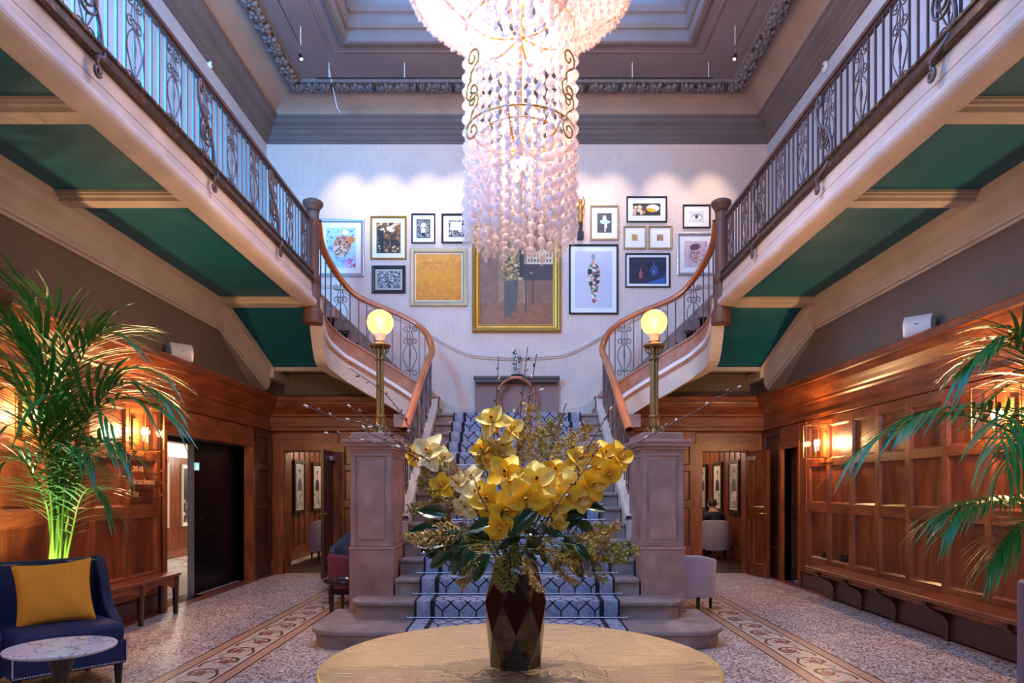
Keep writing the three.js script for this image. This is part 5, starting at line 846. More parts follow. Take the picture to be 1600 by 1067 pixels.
picture(977, 396, 1047, 449, { fw: 0.022, frame: blackFrame, mat: [0.055, 0.055], inner: 0.012, label: 'black framed dark blue still life of two bottles', draw: (c, w, h) => { seed(13); const g = c.createLinearGradient(0, 0, w, h); g.addColorStop(0, '#241a22'); g.addColorStop(1, '#2a3a70'); c.fillStyle = g; c.fillRect(0, 0, w, h); speck(c, w, h, 120, ['#1a1420', '#2c2438', '#20283c'], 8, 40, 0.3); FL(c, '#2f5fae'); c.beginPath(); c.moveTo(w * 0.45, h); c.lineTo(w * 0.98, h * 0.78); c.lineTo(w, h); c.fill(); FL(c, '#b0505c'); c.fillRect(w * 0.26, h * 0.55, w * 0.09, h * 0.25); c.fillRect(w * 0.29, h * 0.42, w * 0.03, h * 0.15); FL(c, '#3a4a80'); c.beginPath(); c.ellipse(w * 0.68, h * 0.5, w * 0.12, h * 0.2, 0, 0, 7); c.fill(); FL(c, '#9ab0e6'); c.fillRect(w * 0.66, h * 0.5, w * 0.03, h * 0.1); FL(c, '#3a4a80'); c.fillRect(w * 0.65, h * 0.15, w * 0.05, h * 0.2); } });
picture(1067, 320, 1110, 356, { fw: 0.022, frame: blackFrame, mat: [0.085, 0.08], label: 'small black framed pencil drawing of an eye', draw: (c, w, h) => { seed(14); FL(c, '#d8d4d8'); c.fillRect(0, 0, w, h); speck(c, w, h, 160, ['#c4bec4', '#e4e0e4', '#b4aeb6'], 5, 24, 0.3); FL(c, '#f2f0f2'); c.beginPath(); c.ellipse(w * 0.52, h * 0.55, w * 0.3, h * 0.2, 0, 0, 7); c.fill(); FL(c, '#5a545c'); c.beginPath(); c.ellipse(w * 0.5, h * 0.53, w * 0.13, h * 0.18, 0, 0, 7); c.fill(); FL(c, '#141216'); c.beginPath(); c.ellipse(w * 0.5, h * 0.53, w * 0.06, h * 0.09, 0, 0, 7); c.fill(); c.strokeStyle = '#3c363c'; c.lineWidth = 9; c.beginPath(); c.ellipse(w * 0.52, h * 0.6, w * 0.33, h * 0.27, 0, 3.4, 6.1); c.stroke(); c.lineWidth = 3; for (let k = 0; k < 18; k++) { const a = 3.5 + k * 0.14; c.beginPath(); c.moveTo(w * 0.52 + w * 0.33 * Math.cos(a), h * 0.6 + h * 0.27 * Math.sin(a)); c.lineTo(w * 0.52 + w * 0.38 * Math.cos(a), h * 0.6 + h * 0.38 * Math.sin(a)); c.stroke(); } } });
picture(1058, 364, 1117, 430, { fw: 0.045, frame: silverFrame, mat: [0.075, 0.09], label: 'silver framed pink and violet sketch of a face', draw: (c, w, h) => { seed(15); FL(c, '#d2b8b8'); c.fillRect(0, 0, w, h); speck(c, w, h, 120, ['#c8a8ae', '#dcc6c4', '#c09aa4'], 8, 30, 0.4); FL(c, '#c49a96'); c.beginPath(); c.ellipse(w * 0.48, h * 0.5, w * 0.2, h * 0.3, 0, 0, 7); c.fill(); FL(c, '#5a3c56'); c.beginPath(); c.ellipse(w * 0.46, h * 0.22, w * 0.22, h * 0.12, -0.2, 0, 7); c.fill(); c.strokeStyle = '#4e3a48'; c.lineWidth = 7; c.beginPath(); c.ellipse(w * 0.48, h * 0.5, w * 0.2, h * 0.3, 0, 1.2, 4.6); c.stroke(); for (const x of [0.4, 0.58]) { FL(c, '#3a2c34'); c.beginPath(); c.ellipse(w * x, h * 0.44, 14, 6, 0, 0, 7); c.fill(); } FL(c, '#7a4450'); c.beginPath(); c.ellipse(w * 0.48, h * 0.66, 20, 6, 0, 0, 7); c.fill(); c.lineWidth = 4; c.beginPath(); c.moveTo(w * 0.5, h * 0.44); c.lineTo(w * 0.53, h * 0.58); c.lineTo(w * 0.47, h * 0.6); c.stroke(); speck(c, w * 0.3, h * 0.8, 26, ['#c0527c', '#8a5a9c', '#d88aa4'], 4, 16, 0.5, w * 0.68, h * 0.05); } });
// gilt figurine on a black wall bracket beside the chandelier
{
  const p = at(907, 372, 11.35), t = thing('wall_figurine', 'small gilt figurine on a black wall bracket beside the chandelier', 'sculpture', [p.x, p.y, -11.36]);
  mesh('bracket', [bx(-0.05, 0.05, 0, 0.10, -0.088, 0.05), bx(-0.03, 0.03, 0.10, 0.25, -0.05, 0.03)], M.black, t);
  mesh('figure', [lathe([[0, 0.25], [0.045, 0.25], [0.035, 0.30], [0.05, 0.38], [0.03, 0.44], [0.05, 0.5], [0.045, 0.54], [0.018, 0.565], [0.018, 0.58], [0.034, 0.61], [0.03, 0.645], [0, 0.66]], 16), tube([V(-0.045, 0.52, 0), V(-0.08, 0.45, 0.02), V(-0.03, 0.41, 0.05)], 0.012, 12, 6), tube([V(0.045, 0.52, 0), V(0.07, 0.6, 0.01), V(0.04, 0.68, 0.02)], 0.011, 12, 6)], goldFrame, t);
}
// console on the landing, ring and glass dome
{
  const a = at(804, 588, 11.3), Z = BZ + 0.03;
  const c = thing('landing_console', 'shallow mauve console with dark stone top on the landing', 'console table', [0, LH, -11.25]);
  mesh('console_front', bx(-0.70, 0.68, 0.0, 0.595, -0.16, -0.1), std({ map: rep(T.linen, 2), color: rgb(156, 124, 116), roughness: 0.8 }), c);
  mesh('console_top', [rbx(-0.69, 0.67, 0.595, 0.69, -0.165, 0.02, 0.012, 2), bx(-0.72, 0.70, 0.66, 0.70, -0.17, 0.05)], std({ map: rep(T.mottle, 4), color: rgb(74, 62, 62), roughness: 0.4 }), c);
  const rg = new THREE.TorusGeometry(0.31, 0.024, 10, 64); rg.scale(1, 1, 1.8); const r = thing('wooden_ring', 'large terracotta coloured ring standing in front of the landing console', 'ornament', [-0.02, LH + 0.013, -11.16]);
  rg.translate(0, 0.334, 0); mesh('ring', rg, std({ map: rep(T.mottle, 3), color: rgb(196, 116, 74), roughness: 0.5 }), r); mesh('ring_cap', rbx(-0.1, 0.1, 0.64, 0.675, -0.04, 0.04, 0.012, 2), std({ color: rgb(204, 124, 80), roughness: 0.5 }), r);
  const d = thing('glass_dome', 'glass dome of black butterflies standing on the landing console', 'ornament', [0.0, LH + 0.70, -11.30]);
  mesh('dome_base', lathe([[0, 0], [0.115, 0], [0.115, 0.02], [0.1, 0.035], [0, 0.035]], 24), M.black, d);
  mesh('dome_glass', lathe([[0.088, 0.035], [0.09, 0.3], [0.088, 0.40], [0.07, 0.46], [0.04, 0.495], [0, 0.505]], 24), M.glass, d);
  mesh('dome_stem', rod(V(0, 0.03, 0), V(0.01, 0.44, 0), 0.005), M.white, d);
  seed(44); const wing = (() => { const s = new THREE.Shape(); s.moveTo(0, 0); s.bezierCurveTo(0.012, 0.02, 0.04, 0.035, 0.045, 0.02); s.bezierCurveTo(0.05, 0.0, 0.03, -0.012, 0.0, -0.004); return new THREE.ExtrudeGeometry(s, { depth: 0.0015, bevelEnabled: false, curveSegments: 5 }); })();
  const bf = mergeGeometries([wing.clone().rotateY(0.5), wing.clone().scale(-1, 1, 1).rotateY(-0.5).toNonIndexed()].map(g => g.index ? g.toNonIndexed() : g)); bf.computeVertexNormals();
  for (let k = 0; k < 9; k++) { const m = mesh('butterfly', bf, M.black, d); m.position.set(rnd(-0.035, 0.035), 0.08 + k * 0.042, rnd(-0.02, 0.04)); m.rotation.set(rnd(-0.6, 0.6), rnd(-1, 1), rnd(-1.2, 1.2)); }
}

// ---------------------------------------------------------------- doors of the lounges
{
  const build = (name, label, W, mat, handleSide) => {
    const d = structure(name, label); const H = 2.03;
    mesh('door_core', bx(0, W, 0.01, H, -0.008, 0.008), mat, d);
    const st = [[0, 0.1], [W - 0.1, W], [W * 0.26, W * 0.26 + 0.07]];
    for (const [a, b] of st) mesh('stile', bx(a, b, 0.01, H, -0.022, 0.022), mat, d);
    for (const [a, b] of [[0.1, W * 0.26], [W * 0.26 + 0.07, W - 0.1]]) {
      for (const [y0, y1] of [[0.01, 0.2], [0.95, 1.12], [H - 0.12, H]]) mesh('rail', bx(a, b, y0, y1, -0.021, 0.021, true), mat, d);
      for (const [y0, y1] of [[0.2, 0.95], [1.12, H - 0.12]]) { raisedPanel(a, b, y0, y1, (u, y, p) => V(u, y, 0.021 - (0.038 - p) * 0.6), mat, d); raisedPanel(a, b, y0, y1, (u, y, p) => V(a + b - u, y, -0.021 + (0.038 - p) * 0.6), mat, d); }
    }
    mesh('handle', [cyl(0.02, 0.02, 0.012, 0, 0, 0, 14).rotateX(Math.PI / 2).translate(W - 0.05, 1.02, 0.022), rod(V(W - 0.05, 1.02, 0.03), V(W - 0.05, 1.02, 0.06), 0.008), rod(V(W - 0.05, 1.02, 0.06), V(W - 0.16, 1.02, 0.06), 0.008), bx(W - 0.07, W - 0.03, 0.93, 1.08, 0.02, 0.026)], M.brass, d);
    mesh('handle', [rod(V(W - 0.05, 1.02, -0.02), V(W - 0.05, 1.02, -0.06), 0.008), rod(V(W - 0.05, 1.02, -0.06), V(W - 0.16, 1.02, -0.06), 0.008), bx(W - 0.07, W - 0.03, 0.93, 1.08, -0.02, -0.026)], M.brass, d);
    mesh('door_closer', [bx(0.08, 0.3, 1.88, 1.95, -0.022, -0.07), bx(0.08, 0.3, 1.88, 1.95, 0.022, 0.05)], M.steel, d);
    return d;
  };
  const r = build('door_3', 'open oak panelled door beside the long bench end', 0.68, M.oakPanel);
  r.position.set(3.83, 0, -11.39); r.rotation.y = -1.395;      // hinged at the outer jamb, swung into the hall
  const l = build('door_4', 'open dark door seen edge on beside the stair pillar', 0.70, M.oakDark);
  l.position.set(-3.075, 0, -11.39); l.rotation.y = -(Math.PI / 2) + 0.03;
}
// ---------------------------------------------------------------- pictures in the lounges and the corridor
function sidePicture(s, X, y0, y1, d0, d1, label, draw, frame, fw, matw) {      // hangs on a side wall, faces the middle
  const w = d1 - d0, h = y1 - y0, t = thing('framed_picture', label, 'picture', [X, (y0 + y1) / 2, -(d0 + d1) / 2], s > 0 ? -Math.PI / 2 : Math.PI / 2);
  const x = w / 2, y = h / 2;
  mesh('frame', [bx(-x, -x + fw, -y, y, 0, 0.035), bx(x - fw, x, -y, y, 0, 0.035), bx(-x + fw, x - fw, -y, -y + fw, 0, 0.035), bx(-x + fw, x - fw, y - fw, y, 0, 0.035)], frame, t);
  mesh('mat', bx(-x + fw, x - fw, -y + fw, y - fw, 0.004, 0.012), matBoard, t);
  const pw = w - 2 * fw - 2 * matw, ph = h - 2 * fw - 2 * matw, g = new THREE.BoxGeometry(pw, ph, 0.003); g.translate(0, 0, 0.013);
  mesh('print', g, std({ map: canvasTexture(192, Math.round(192 * ph / pw), draw), roughness: 0.5 }), t);
}
const figure = (s, bg, coat, skin) => (c, w, h) => { seed(s); c.fillStyle = bg; c.fillRect(0, 0, w, h); speck(c, w, h, 80, ['#ffffff', '#8a8a90', '#c8c8ce'], 4, 20, 0.18); c.fillStyle = coat; c.beginPath(); c.moveTo(w * 0.22, h * 0.6); c.bezierCurveTo(w * 0.2, h * 0.36, w * 0.4, h * 0.3, w * 0.5, h * 0.3); c.bezierCurveTo(w * 0.62, h * 0.3, w * 0.8, h * 0.36, w * 0.78, h * 0.6); c.closePath(); c.fill(); c.fillStyle = skin; c.fillRect(w * 0.45, h * 0.22, w * 0.1, h * 0.1); c.beginPath(); c.ellipse(w * 0.5, h * 0.18, w * 0.09, h * 0.065, 0, 0, 7); c.fill(); c.fillStyle = '#241c1c'; c.beginPath(); c.ellipse(w * 0.5, h * 0.13, w * 0.1, h * 0.045, 0, 0, 7); c.fill(); c.fillStyle = '#d8d2d0'; c.fillRect(w * 0.2, h * 0.62, w * 0.62, h * 0.2); speck(c, w * 0.8, h * 0.35, 60, ['#b8b0b0', '#5c5258', '#efeaea', '#8c8488'], 4, 16, 0.6, w * 0.1, h * 0.6); };
const lf = std({ map: rep(T.oakDark, 2), color: rgb(120, 100, 96), roughness: 0.4 });
sidePicture(1, 4.44, 0.92, 2.0, 15.95, 16.6, 'dark framed photograph at the back of the lounge where a man sits', figure(61, '#a8a0a8', '#4a3c40', '#c8b0a4'), lf, 0.07, 0.03);
sidePicture(1, 4.44, 0.92, 2.0, 14.75, 15.45, 'dark framed portrait in a pointed black gown above the seated man', figure(62, '#ddd4d0', '#2c2428', '#c4a898'), lf, 0.07, 0.03);
sidePicture(1, 4.44, 0.92, 2.0, 13.6, 14.3, 'dark framed photograph nearest the open oak door', figure(63, '#8c848c', '#5a5058', '#b8a8a0'), lf, 0.07, 0.03);
sidePicture(-1, -4.44, 0.92, 2.0, 13.55, 14.25, 'dark framed monochrome portrait nearest the lounge doorway', figure(64, '#aeb4c4', '#5c5c68', '#b8b0ac'), lf, 0.07, 0.03);
sidePicture(-1, -4.44, 0.92, 2.0, 14.75, 15.5, 'dark framed portrait above the pale lounge chair', figure(65, '#d8d8dc', '#3c3440', '#c4b0a4'), lf, 0.07, 0.03);
const paleFrame = std({ color: rgb(196, 184, 178), roughness: 0.5 });
const head = (s) => (c, w, h) => { seed(s); c.fillStyle = '#14100f'; c.fillRect(0, 0, w, h); speck(c, w, h * 0.5, 40, ['#201a18', '#2a2220'], 10, 40, 0.4); c.fillStyle = '#3a2c22'; c.beginPath(); c.moveTo(0, h); c.lineTo(w * 0.15, h * 0.62); c.lineTo(w * 0.45, h * 0.5); c.lineTo(w, h * 0.62); c.lineTo(w, h); c.fill(); speck(c, w, h * 0.42, 70, ['#b09468', '#8a6a44', '#d8c49c', '#241a14'], 4, 12, 0.85, 0, h * 0.58); c.fillStyle = '#e8e0da'; c.beginPath(); c.moveTo(w * 0.5, h * 0.48); c.lineTo(w * 0.62, h * 0.5); c.lineTo(w * 0.5, h * 0.7); c.fill(); c.fillStyle = '#c9bdb8'; c.beginPath(); c.ellipse(w * 0.58, h * 0.3, w * 0.17, h * 0.15, 0.05, 0, 7); c.fill(); c.fillStyle = '#2c2420'; c.beginPath(); c.ellipse(w * 0.62, h * 0.16, w * 0.22, h * 0.07, -0.1, 0, 7); c.fill(); c.fillStyle = '#4c403c'; for (const x of [0.5, 0.65]) { c.beginPath(); c.ellipse(w * x, h * 0.28, 9, 5, 0, 0, 7); c.fill(); } c.fillRect(w * 0.52, h * 0.39, 26, 5); c.fillStyle = '#8c807a'; c.fillRect(w * 0.57, h * 0.3, 6, 26); };
sidePicture(-1, -7.01, 0.63, 1.93, 14.25, 15.15, 'tall framed portrait of a man in a patterned coat in the corridor', head(71), paleFrame, 0.02, 0.06);
sidePicture(-1, -7.01, 0.63, 1.93, 12.75, 13.7, 'tall framed portrait cut off by the panelled wall end in the corridor', head(72), paleFrame, 0.02, 0.06);

// ---------------------------------------------------------------- benches
{
  const b = thing('wall_bench', 'long oak wall bench on scrolled brackets below the panelling', 'bench', [4.06, 0, -6.3]);
  mesh('bench_top', rbx(-0.32, 0.0, 0.375, 0.415, -2.58, 4.2, 0.012, 2), M.oakPanel, b);
  mesh('bench_apron', bx(-0.24, -0.21, 0.31, 0.375, -2.5, 4.15), M.oak, b);
  mesh('bench_back', bx(-0.06, 0.0, 0.02, 0.375, -2.55, 4.2), M.oakDark, b);
  const sh = new THREE.Shape(); sh.moveTo(0, 0); sh.lineTo(-0.09, 0); sh.bezierCurveTo(-0.1, 0.1, -0.06, 0.14, -0.1, 0.2); sh.bezierCurveTo(-0.14, 0.27, -0.22, 0.26, -0.29, 0.33); sh.lineTo(-0.29, 0.372); sh.lineTo(0, 0.372); sh.closePath();
  const bg = new THREE.ExtrudeGeometry(sh, { depth: 0.05, bevelEnabled: true, bevelSize: 0.004, bevelThickness: 0.004, bevelSegments: 1, curveSegments: 6 }); const bgu = uvm(bg);
  for (const d of [8.62, 7.92, 7.2, 6.33, 5.28, 4.2, 3.1]) { const m = mesh('bracket', bgu, M.oakDark, b); m.position.set(-0.0, 0.002, 6.3 - d - 0.025); }
  const l = thing('wall_bench', 'short oak bench with arched apron beside the blue chair', 'bench', [-4.06, 0, -7.0]);
  mesh('bench_top', rbx(0, 0.235, 0.425, 0.46, -0.78, 0.72, 0.012, 2), M.oakPanel, l);
  const ap = new THREE.Shape(); ap.moveTo(-0.74, 0.425); ap.lineTo(0.68, 0.425); ap.lineTo(0.68, 0.3); ap.bezierCurveTo(0.5, 0.385, 0.2, 0.385, 0.05, 0.3); ap.lineTo(-0.02, 0.3); ap.bezierCurveTo(-0.2, 0.385, -0.5, 0.385, -0.66, 0.3); ap.lineTo(-0.74, 0.3); ap.closePath();
  const ag = new THREE.ExtrudeGeometry(ap, { depth: 0.022, bevelEnabled: false, curveSegments: 8 }); ag.rotateY(-Math.PI / 2); ag.scale(1, 1, 1); mesh('apron', uvm(ag.translate(0.205, 0, 0), true), M.oak, l);
  const leg = (x, z) => mesh('leg', [uvm(new THREE.CylinderGeometry(0.038, 0.028, 0.425, 4, 1).rotateY(Math.PI / 4).translate(x, 0.2125, z))], M.oakDark, l);
  leg(0.2, -0.72); leg(0.2, -0.0); leg(0.2, 0.66); leg(0.035, -0.72); leg(0.035, 0.66);
}
// directory carved on the panel by the lantern
{
  const font = await new FontLoader().loadAsync('fonts/droid/droid_serif_bold.typeface.json');
  const t = thing('directory_board', 'carved directory lettering in three rows on the oak panel below the lantern', 'sign', [-4.062, 0, -7.45], Math.PI / 2);
  const gilt = std({ color: rgb(214, 170, 130), roughness: 0.4, metalness: 0.3 });
  [['26-45', 1.595], ['Irvarkeern', 1.46], ['1st', 1.325]].forEach(([s, y]) => {
    const g = new TextGeometry(s, { font, size: 0.055, depth: 0.004, curveSegments: 3 }); g.translate(-0.23, y, 0.0); mesh('lettering', g, gilt, t);
    mesh('ledge', bx(-0.24, 0.24, y - 0.03, y - 0.018, -0.008, 0.012, true), M.oakDark, t);
    const a = new TextGeometry('>', { font, size: 0.04, depth: 0.003, curveSegments: 2 }); a.translate(0.285, y, 0.024); mesh('arrow', a, gilt, t);
  });
}
// sockets on the long panelling
for (const [px, py, n] of [[1288, 866, 1], [1316, 871, 2]]) {
  const d = 4.11 * F / (px - VX), p = at(px, py, d), t = thing('wall_socket', n === 1 ? 'single dark socket plate low on the panelling over the bench' : 'double dark socket plate low on the panelling over the bench', 'socket', [4.106, p.y, -d], -Math.PI / 2);
  for (let k = 0; k < n; k++) { mesh('plate', rbx(-0.045 + k * 0.1, 0.045 + k * 0.1, -0.045, 0.045, 0, 0.01, 0.004, 1), M.black, t); mesh('insert', bx(-0.022 + k * 0.1, 0.022 + k * 0.1, -0.02, 0.02, 0.01, 0.013), std({ color: rgb(60, 44, 40), roughness: 0.4 }), t); }
}
// speakers standing on the wood cornice
for (const [s, d, label] of [[-1, 8.2, 'small white speaker on the cornice above the black marble panel'], [1, 6.88, 'small white speaker on the cornice above the long bench']]) {
  const t = thing('wall_speaker', label, 'speaker', [s * 4.06, 2.937, -d], s > 0 ? -0.8 : 0.8);
  const sh = new THREE.Shape(); sh.moveTo(-0.07, 0); sh.lineTo(0.09, 0); sh.bezierCurveTo(0.13, 0.06, 0.12, 0.14, 0.06, 0.19); sh.lineTo(-0.07, 0.17); sh.closePath();
  const g = new THREE.ExtrudeGeometry(sh, { depth: 0.24, bevelEnabled: true, bevelSize: 0.008, bevelThickness: 0.008, bevelSegments: 2, curveSegments: 8 }); g.rotateY(-Math.PI / 2); g.translate(0.12, 0.008, 0.0); mesh('cabinet', g, M.white, t);
  mesh('badge', bx(-0.018, 0.018, 0.11, 0.118, 0.118, 0.124), M.black, t);
}
// ---------------------------------------------------------------- tub chairs
function tubChair(label, pos, turn, mat, o = {}) {
  const t = thing('tub_chair', label, 'armchair', pos, turn);       // opens towards local +z
  const bh = o.back || 0.76, ah = o.arm || 0.6, y0 = 0.17, n = 30, rows = [];
  for (let k = 0; k <= n; k++) {
    const a = lerp(-2.25, 2.25, k / n), e = Math.abs(a) / 2.25, top = lerp(bh, ah, smooth(0.25, 0.85, e)) - 0.08 * smooth(0.93, 1, e), dir = [Math.sin(a), -Math.cos(a)];
    const sx = 0.335, sz = 0.33, f = (r, y) => V(dir[0] * (sx + r), y, dir[1] * (sz + r));
    rows.push([f(-0.02, y0), f(0.0, top - 0.03), f(-0.012, top - 0.008), f(-0.04, top), f(-0.07, top - 0.01), f(-0.085, top - 0.035), f(-0.09, y0 + 0.02)]);
  }
  const cap = r => { const c = r.reduce((q, p) => q.add(p), V(0, 0, 0)).multiplyScalar(1 / r.length); return band([r, r.map(() => c.clone())]).toNonIndexed(); };
  mesh('shell', uvm(mergeGeometries([band(rows).toNonIndexed(), cap(rows[0]), cap([...rows[n]].reverse())])), mat, t); t.children[0].geometry = crease((() => { const g = t.children[0].geometry; return g; })(), 1.0);
  mesh('seat_base', [uvm(lathe([[0, y0], [0.30, y0], [0.31, 0.2], [0.31, 0.32], [0, 0.32]], 28))], mat, t);
  mesh('seat_cushion', [uvm(lathe([[0, 0.31], [0.25, 0.31], [0.275, 0.34], [0.27, 0.4], [0.24, 0.425], [0, 0.43]], 28)).translate(0, 0, 0.03)], o.cushion || mat, t);
  for (const [x, z] of [[-0.22, 0.2], [0.22, 0.2], [-0.2, -0.24], [0.2, -0.24]]) mesh('leg', cyl(0.016, 0.026, 0.19, x, 0.0, z, 4), M.black, t);
  return t;
}
tubChair('lilac grey tub chair standing beside the stair pillar', [1.99, 0, -8.0], 2.6, M.lilac, { back: 0.66, arm: 0.6, cushion: M.plum });
tubChair('pale tub chair holding the seated man in the lounge', [4.06, 0, -14.10], Math.PI - 0.2, M.lilac, { back: 0.78, arm: 0.62 });
tubChair('pale lounge chair below the framed portraits by the black marble side', [-3.86, 0, -13.75], Math.PI + 0.55, M.lilac, { back: 0.8, arm: 0.66 });
tubChair('dark buttoned chair with plum seat behind the small black table', [-2.22, 0, -9.3], -0.5, M.teal, { back: 0.88, arm: 0.64, cushion: M.plum });
tubChair('plum tub chair half hidden between the black table and stair pillar', [-1.98, 0, -8.35], 2.2, M.plum, { back: 0.62, arm: 0.56 });
// small black table by the pillar
{
  const t = thing('side_table', 'small round glossy black side table beside the stair pillar', 'table', [-1.93, 0, -7.62]);
  mesh('table_top', lathe([[0, 0.36], [0.21, 0.36], [0.225, 0.37], [0.225, 0.395], [0.215, 0.395], [0.21, 0.378], [0, 0.376]], 36), phys({ color: rgb(18, 16, 18), roughness: 0.12, clearcoat: 0.6 }), t);
  mesh('lower_shelf', lathe([[0, 0.25], [0.17, 0.25], [0.175, 0.27], [0, 0.27]], 32), M.black, t);
  for (let k = 0; k < 4; k++) { const a = k * Math.PI / 2 + 0.6; mesh('leg', bx(0.19 * Math.cos(a) - 0.011, 0.19 * Math.cos(a) + 0.011, 0, 0.365, 0.19 * Math.sin(a) - 0.011, 0.19 * Math.sin(a) + 0.011), M.black, t); }
}
// ---------------------------------------------------------------- blue armchair, cushion and marble table
{
  const t = thing('armchair', 'navy velvet armchair with silver nailhead trim holding a mustard cushion', 'armchair', [-3.27, 0, -4.84], 0.85);
  const w = 0.34;
  mesh('seat_frame', rbx(-w, w, 0.17, 0.34, -0.36, 0.37, 0.02, 3), M.velvet, t);
  const cu = new RoundedBoxGeometry(2 * w - 0.02, 0.13, 0.68, 4, 0.045); { const p = cu.attributes.position; for (let i = 0; i < p.count; i++) { const x = p.getX(i) / w, z = p.getZ(i) / 0.34; if (p.getY(i) > 0) p.setY(i, p.getY(i) + 0.025 * (1 - x * x) * (1 - z * z)); } cu.computeVertexNormals(); }
  mesh('seat_cushion', uvm(cu.translate(0, 0.395, 0.035)), M.velvet, t);
  const back = new RoundedBoxGeometry(2 * w, 0.66, 0.13, 4, 0.05); { const p = back.attributes.position; for (let i = 0; i < p.count; i++) { const x = p.getX(i), y = p.getY(i); p.setZ(i, p.getZ(i) - (y + 0.33) * 0.2 - 0.12 * 0 + (x / w) ** 2 * 0.05); p.setX(i, x * (1 + 0.04 * y)); } back.computeVertexNormals(); }
  mesh('backrest', uvm(back.translate(0, 0.55, -0.25)), M.velvet, t);
  for (const s of [-1, 1]) {
    const sh = new THREE.Shape(); sh.moveTo(-0.42, 0.17); sh.lineTo(0.12, 0.17); sh.lineTo(0.12, 0.4); sh.bezierCurveTo(0.06, 0.46, -0.06, 0.48, -0.12, 0.58); sh.bezierCurveTo(-0.18, 0.7, -0.22, 0.84, -0.30, 0.875); sh.lineTo(-0.42, 0.865); sh.closePath();
    const g = new THREE.ExtrudeGeometry(sh, { depth: 0.045, bevelEnabled: true, bevelSize: 0.014, bevelThickness: 0.014, bevelSegments: 3, curveSegments: 10 }); g.rotateY(-Math.PI / 2); g.translate(s > 0 ? w + 0.045 : -w, 0, 0);
    mesh('arm', uvm(g), M.velvet, t);
  }
  for (const [x, z] of [[-0.3, 0.31], [0.3, 0.31], [-0.3, -0.33], [0.3, -0.33]]) mesh('leg', [new THREE.CylinderGeometry(0.034, 0.02, 0.19, 4, 1).rotateY(Math.PI / 4).translate(x, 0.095, z)], M.black, t);
  const nh = [], nail = (x, y, z) => { const g = new THREE.SphereGeometry(0.0062, 6, 4); g.translate(x, y, z); nh.push(g); };
  for (let k = 0; k <= 44; k++) nail(lerp(-w + 0.01, w - 0.01, k / 44), 0.187, 0.372);
  for (let k = 0; k <= 40; k++) { const x = lerp(-w + 0.02, w - 0.02, k / 40); nail(x, 0.862, -0.245 - 0.13 + 0.07 + (x / w) ** 2 * 0.05); }
  const P = [[-0.27, 0.855], [-0.225, 0.78], [-0.18, 0.68], [-0.125, 0.575], [-0.06, 0.49]], C = new THREE.CatmullRomCurve3(P.map(([z, y]) => V(0, y, z)));
  for (const s of [-1, 1]) for (let k = 0; k <= 30; k++) { const q = C.getPointAt(k / 30); nail(s * (w - 0.006), q.y, q.z + 0.0); }
  for (const s of [-1, 1]) for (let k = 0; k <= 22; k++) { nail(s * (w - 0.006), lerp(0.2, 0.36, k / 22), 0.374); }
  const nm = mesh('nailhead_trim', nh, M.steel, t); nm.userData.kind = 'stuff';
  // cushion
  const n = 26, cg = new THREE.BufferGeometry(), pos = [], idx = [], uv = []; const S = 0.24;
  for (const side of [1, -1]) { const o = pos.length / 3; for (let j = 0; j <= n; j++) for (let i = 0; i <= n; i++) { const u = i / n * 2 - 1, v = j / n * 2 - 1, pinch = 1 - 0.11 * (1 - Math.abs(u) ** 2) * Math.abs(v) ** 6, pv = 1 - 0.12 * (1 - v * v) * Math.abs(u) ** 6; const hgt = Math.pow(Math.max(0, (1 - u * u) * (1 - v * v)), 0.42) * 0.085 * (1 + 0.12 * Math.sin(u * 7 + v * 4) * 0.4); const x = u * S * (1 - 0.10 * (1 - v * v) * (u * u)), y = v * S * 0.95 * (1 - 0.10 * (1 - u * u) * (v * v)); pos.push(x, y, side * hgt); uv.push(x, y); } for (let j = 0; j < n; j++) for (let i = 0; i < n; i++) { const a = o + j * (n + 1) + i, b = a + 1, c = a + n + 1, d = c + 1; side > 0 ? idx.push(a, b, d, a, d, c) : idx.push(a, d, b, a, c, d); } }
  cg.setAttribute('position', new THREE.Float32BufferAttribute(pos, 3)); cg.setAttribute('uv', new THREE.Float32BufferAttribute(uv, 2)); cg.setIndex(idx); cg.computeVertexNormals();
  const c = single('cushion', cg, M.mustard, 'square mustard yellow cushion leaning in the navy armchair', 'cushion');
  const dir = V(Math.sin(0.85), 0, Math.cos(0.85)); c.position.set(-3.27 + dir.x * -0.03, 0.665, -4.84 + dir.z * -0.03); c.rotation.set(0, 0.62, 0); c.rotateX(-0.22); c.rotateZ(0.06);
  // marble side table
  const m = thing('side_table', 'tulip side table with round white marble top in front of the navy armchair', 'table', [-2.47, 0, -3.70]);
  mesh('table_top', [uvm(lathe([[0, 0.528], [0.24, 0.528], [0.262, 0.538], [0.266, 0.548], [0.262, 0.553], [0, 0.554]], 48))], M.marble, m);
  mesh('pedestal', lathe([[0, 0], [0.2, 0], [0.2, 0.008], [0.1, 0.03], [0.05, 0.1], [0.036, 0.25], [0.04, 0.4], [0.07, 0.5], [0.11, 0.528], [0, 0.528]], 28), std({ map: rep(T.mottle, 4), color: rgb(70, 52, 42), roughness: 0.4, metalness: 0.3 }), m);
}
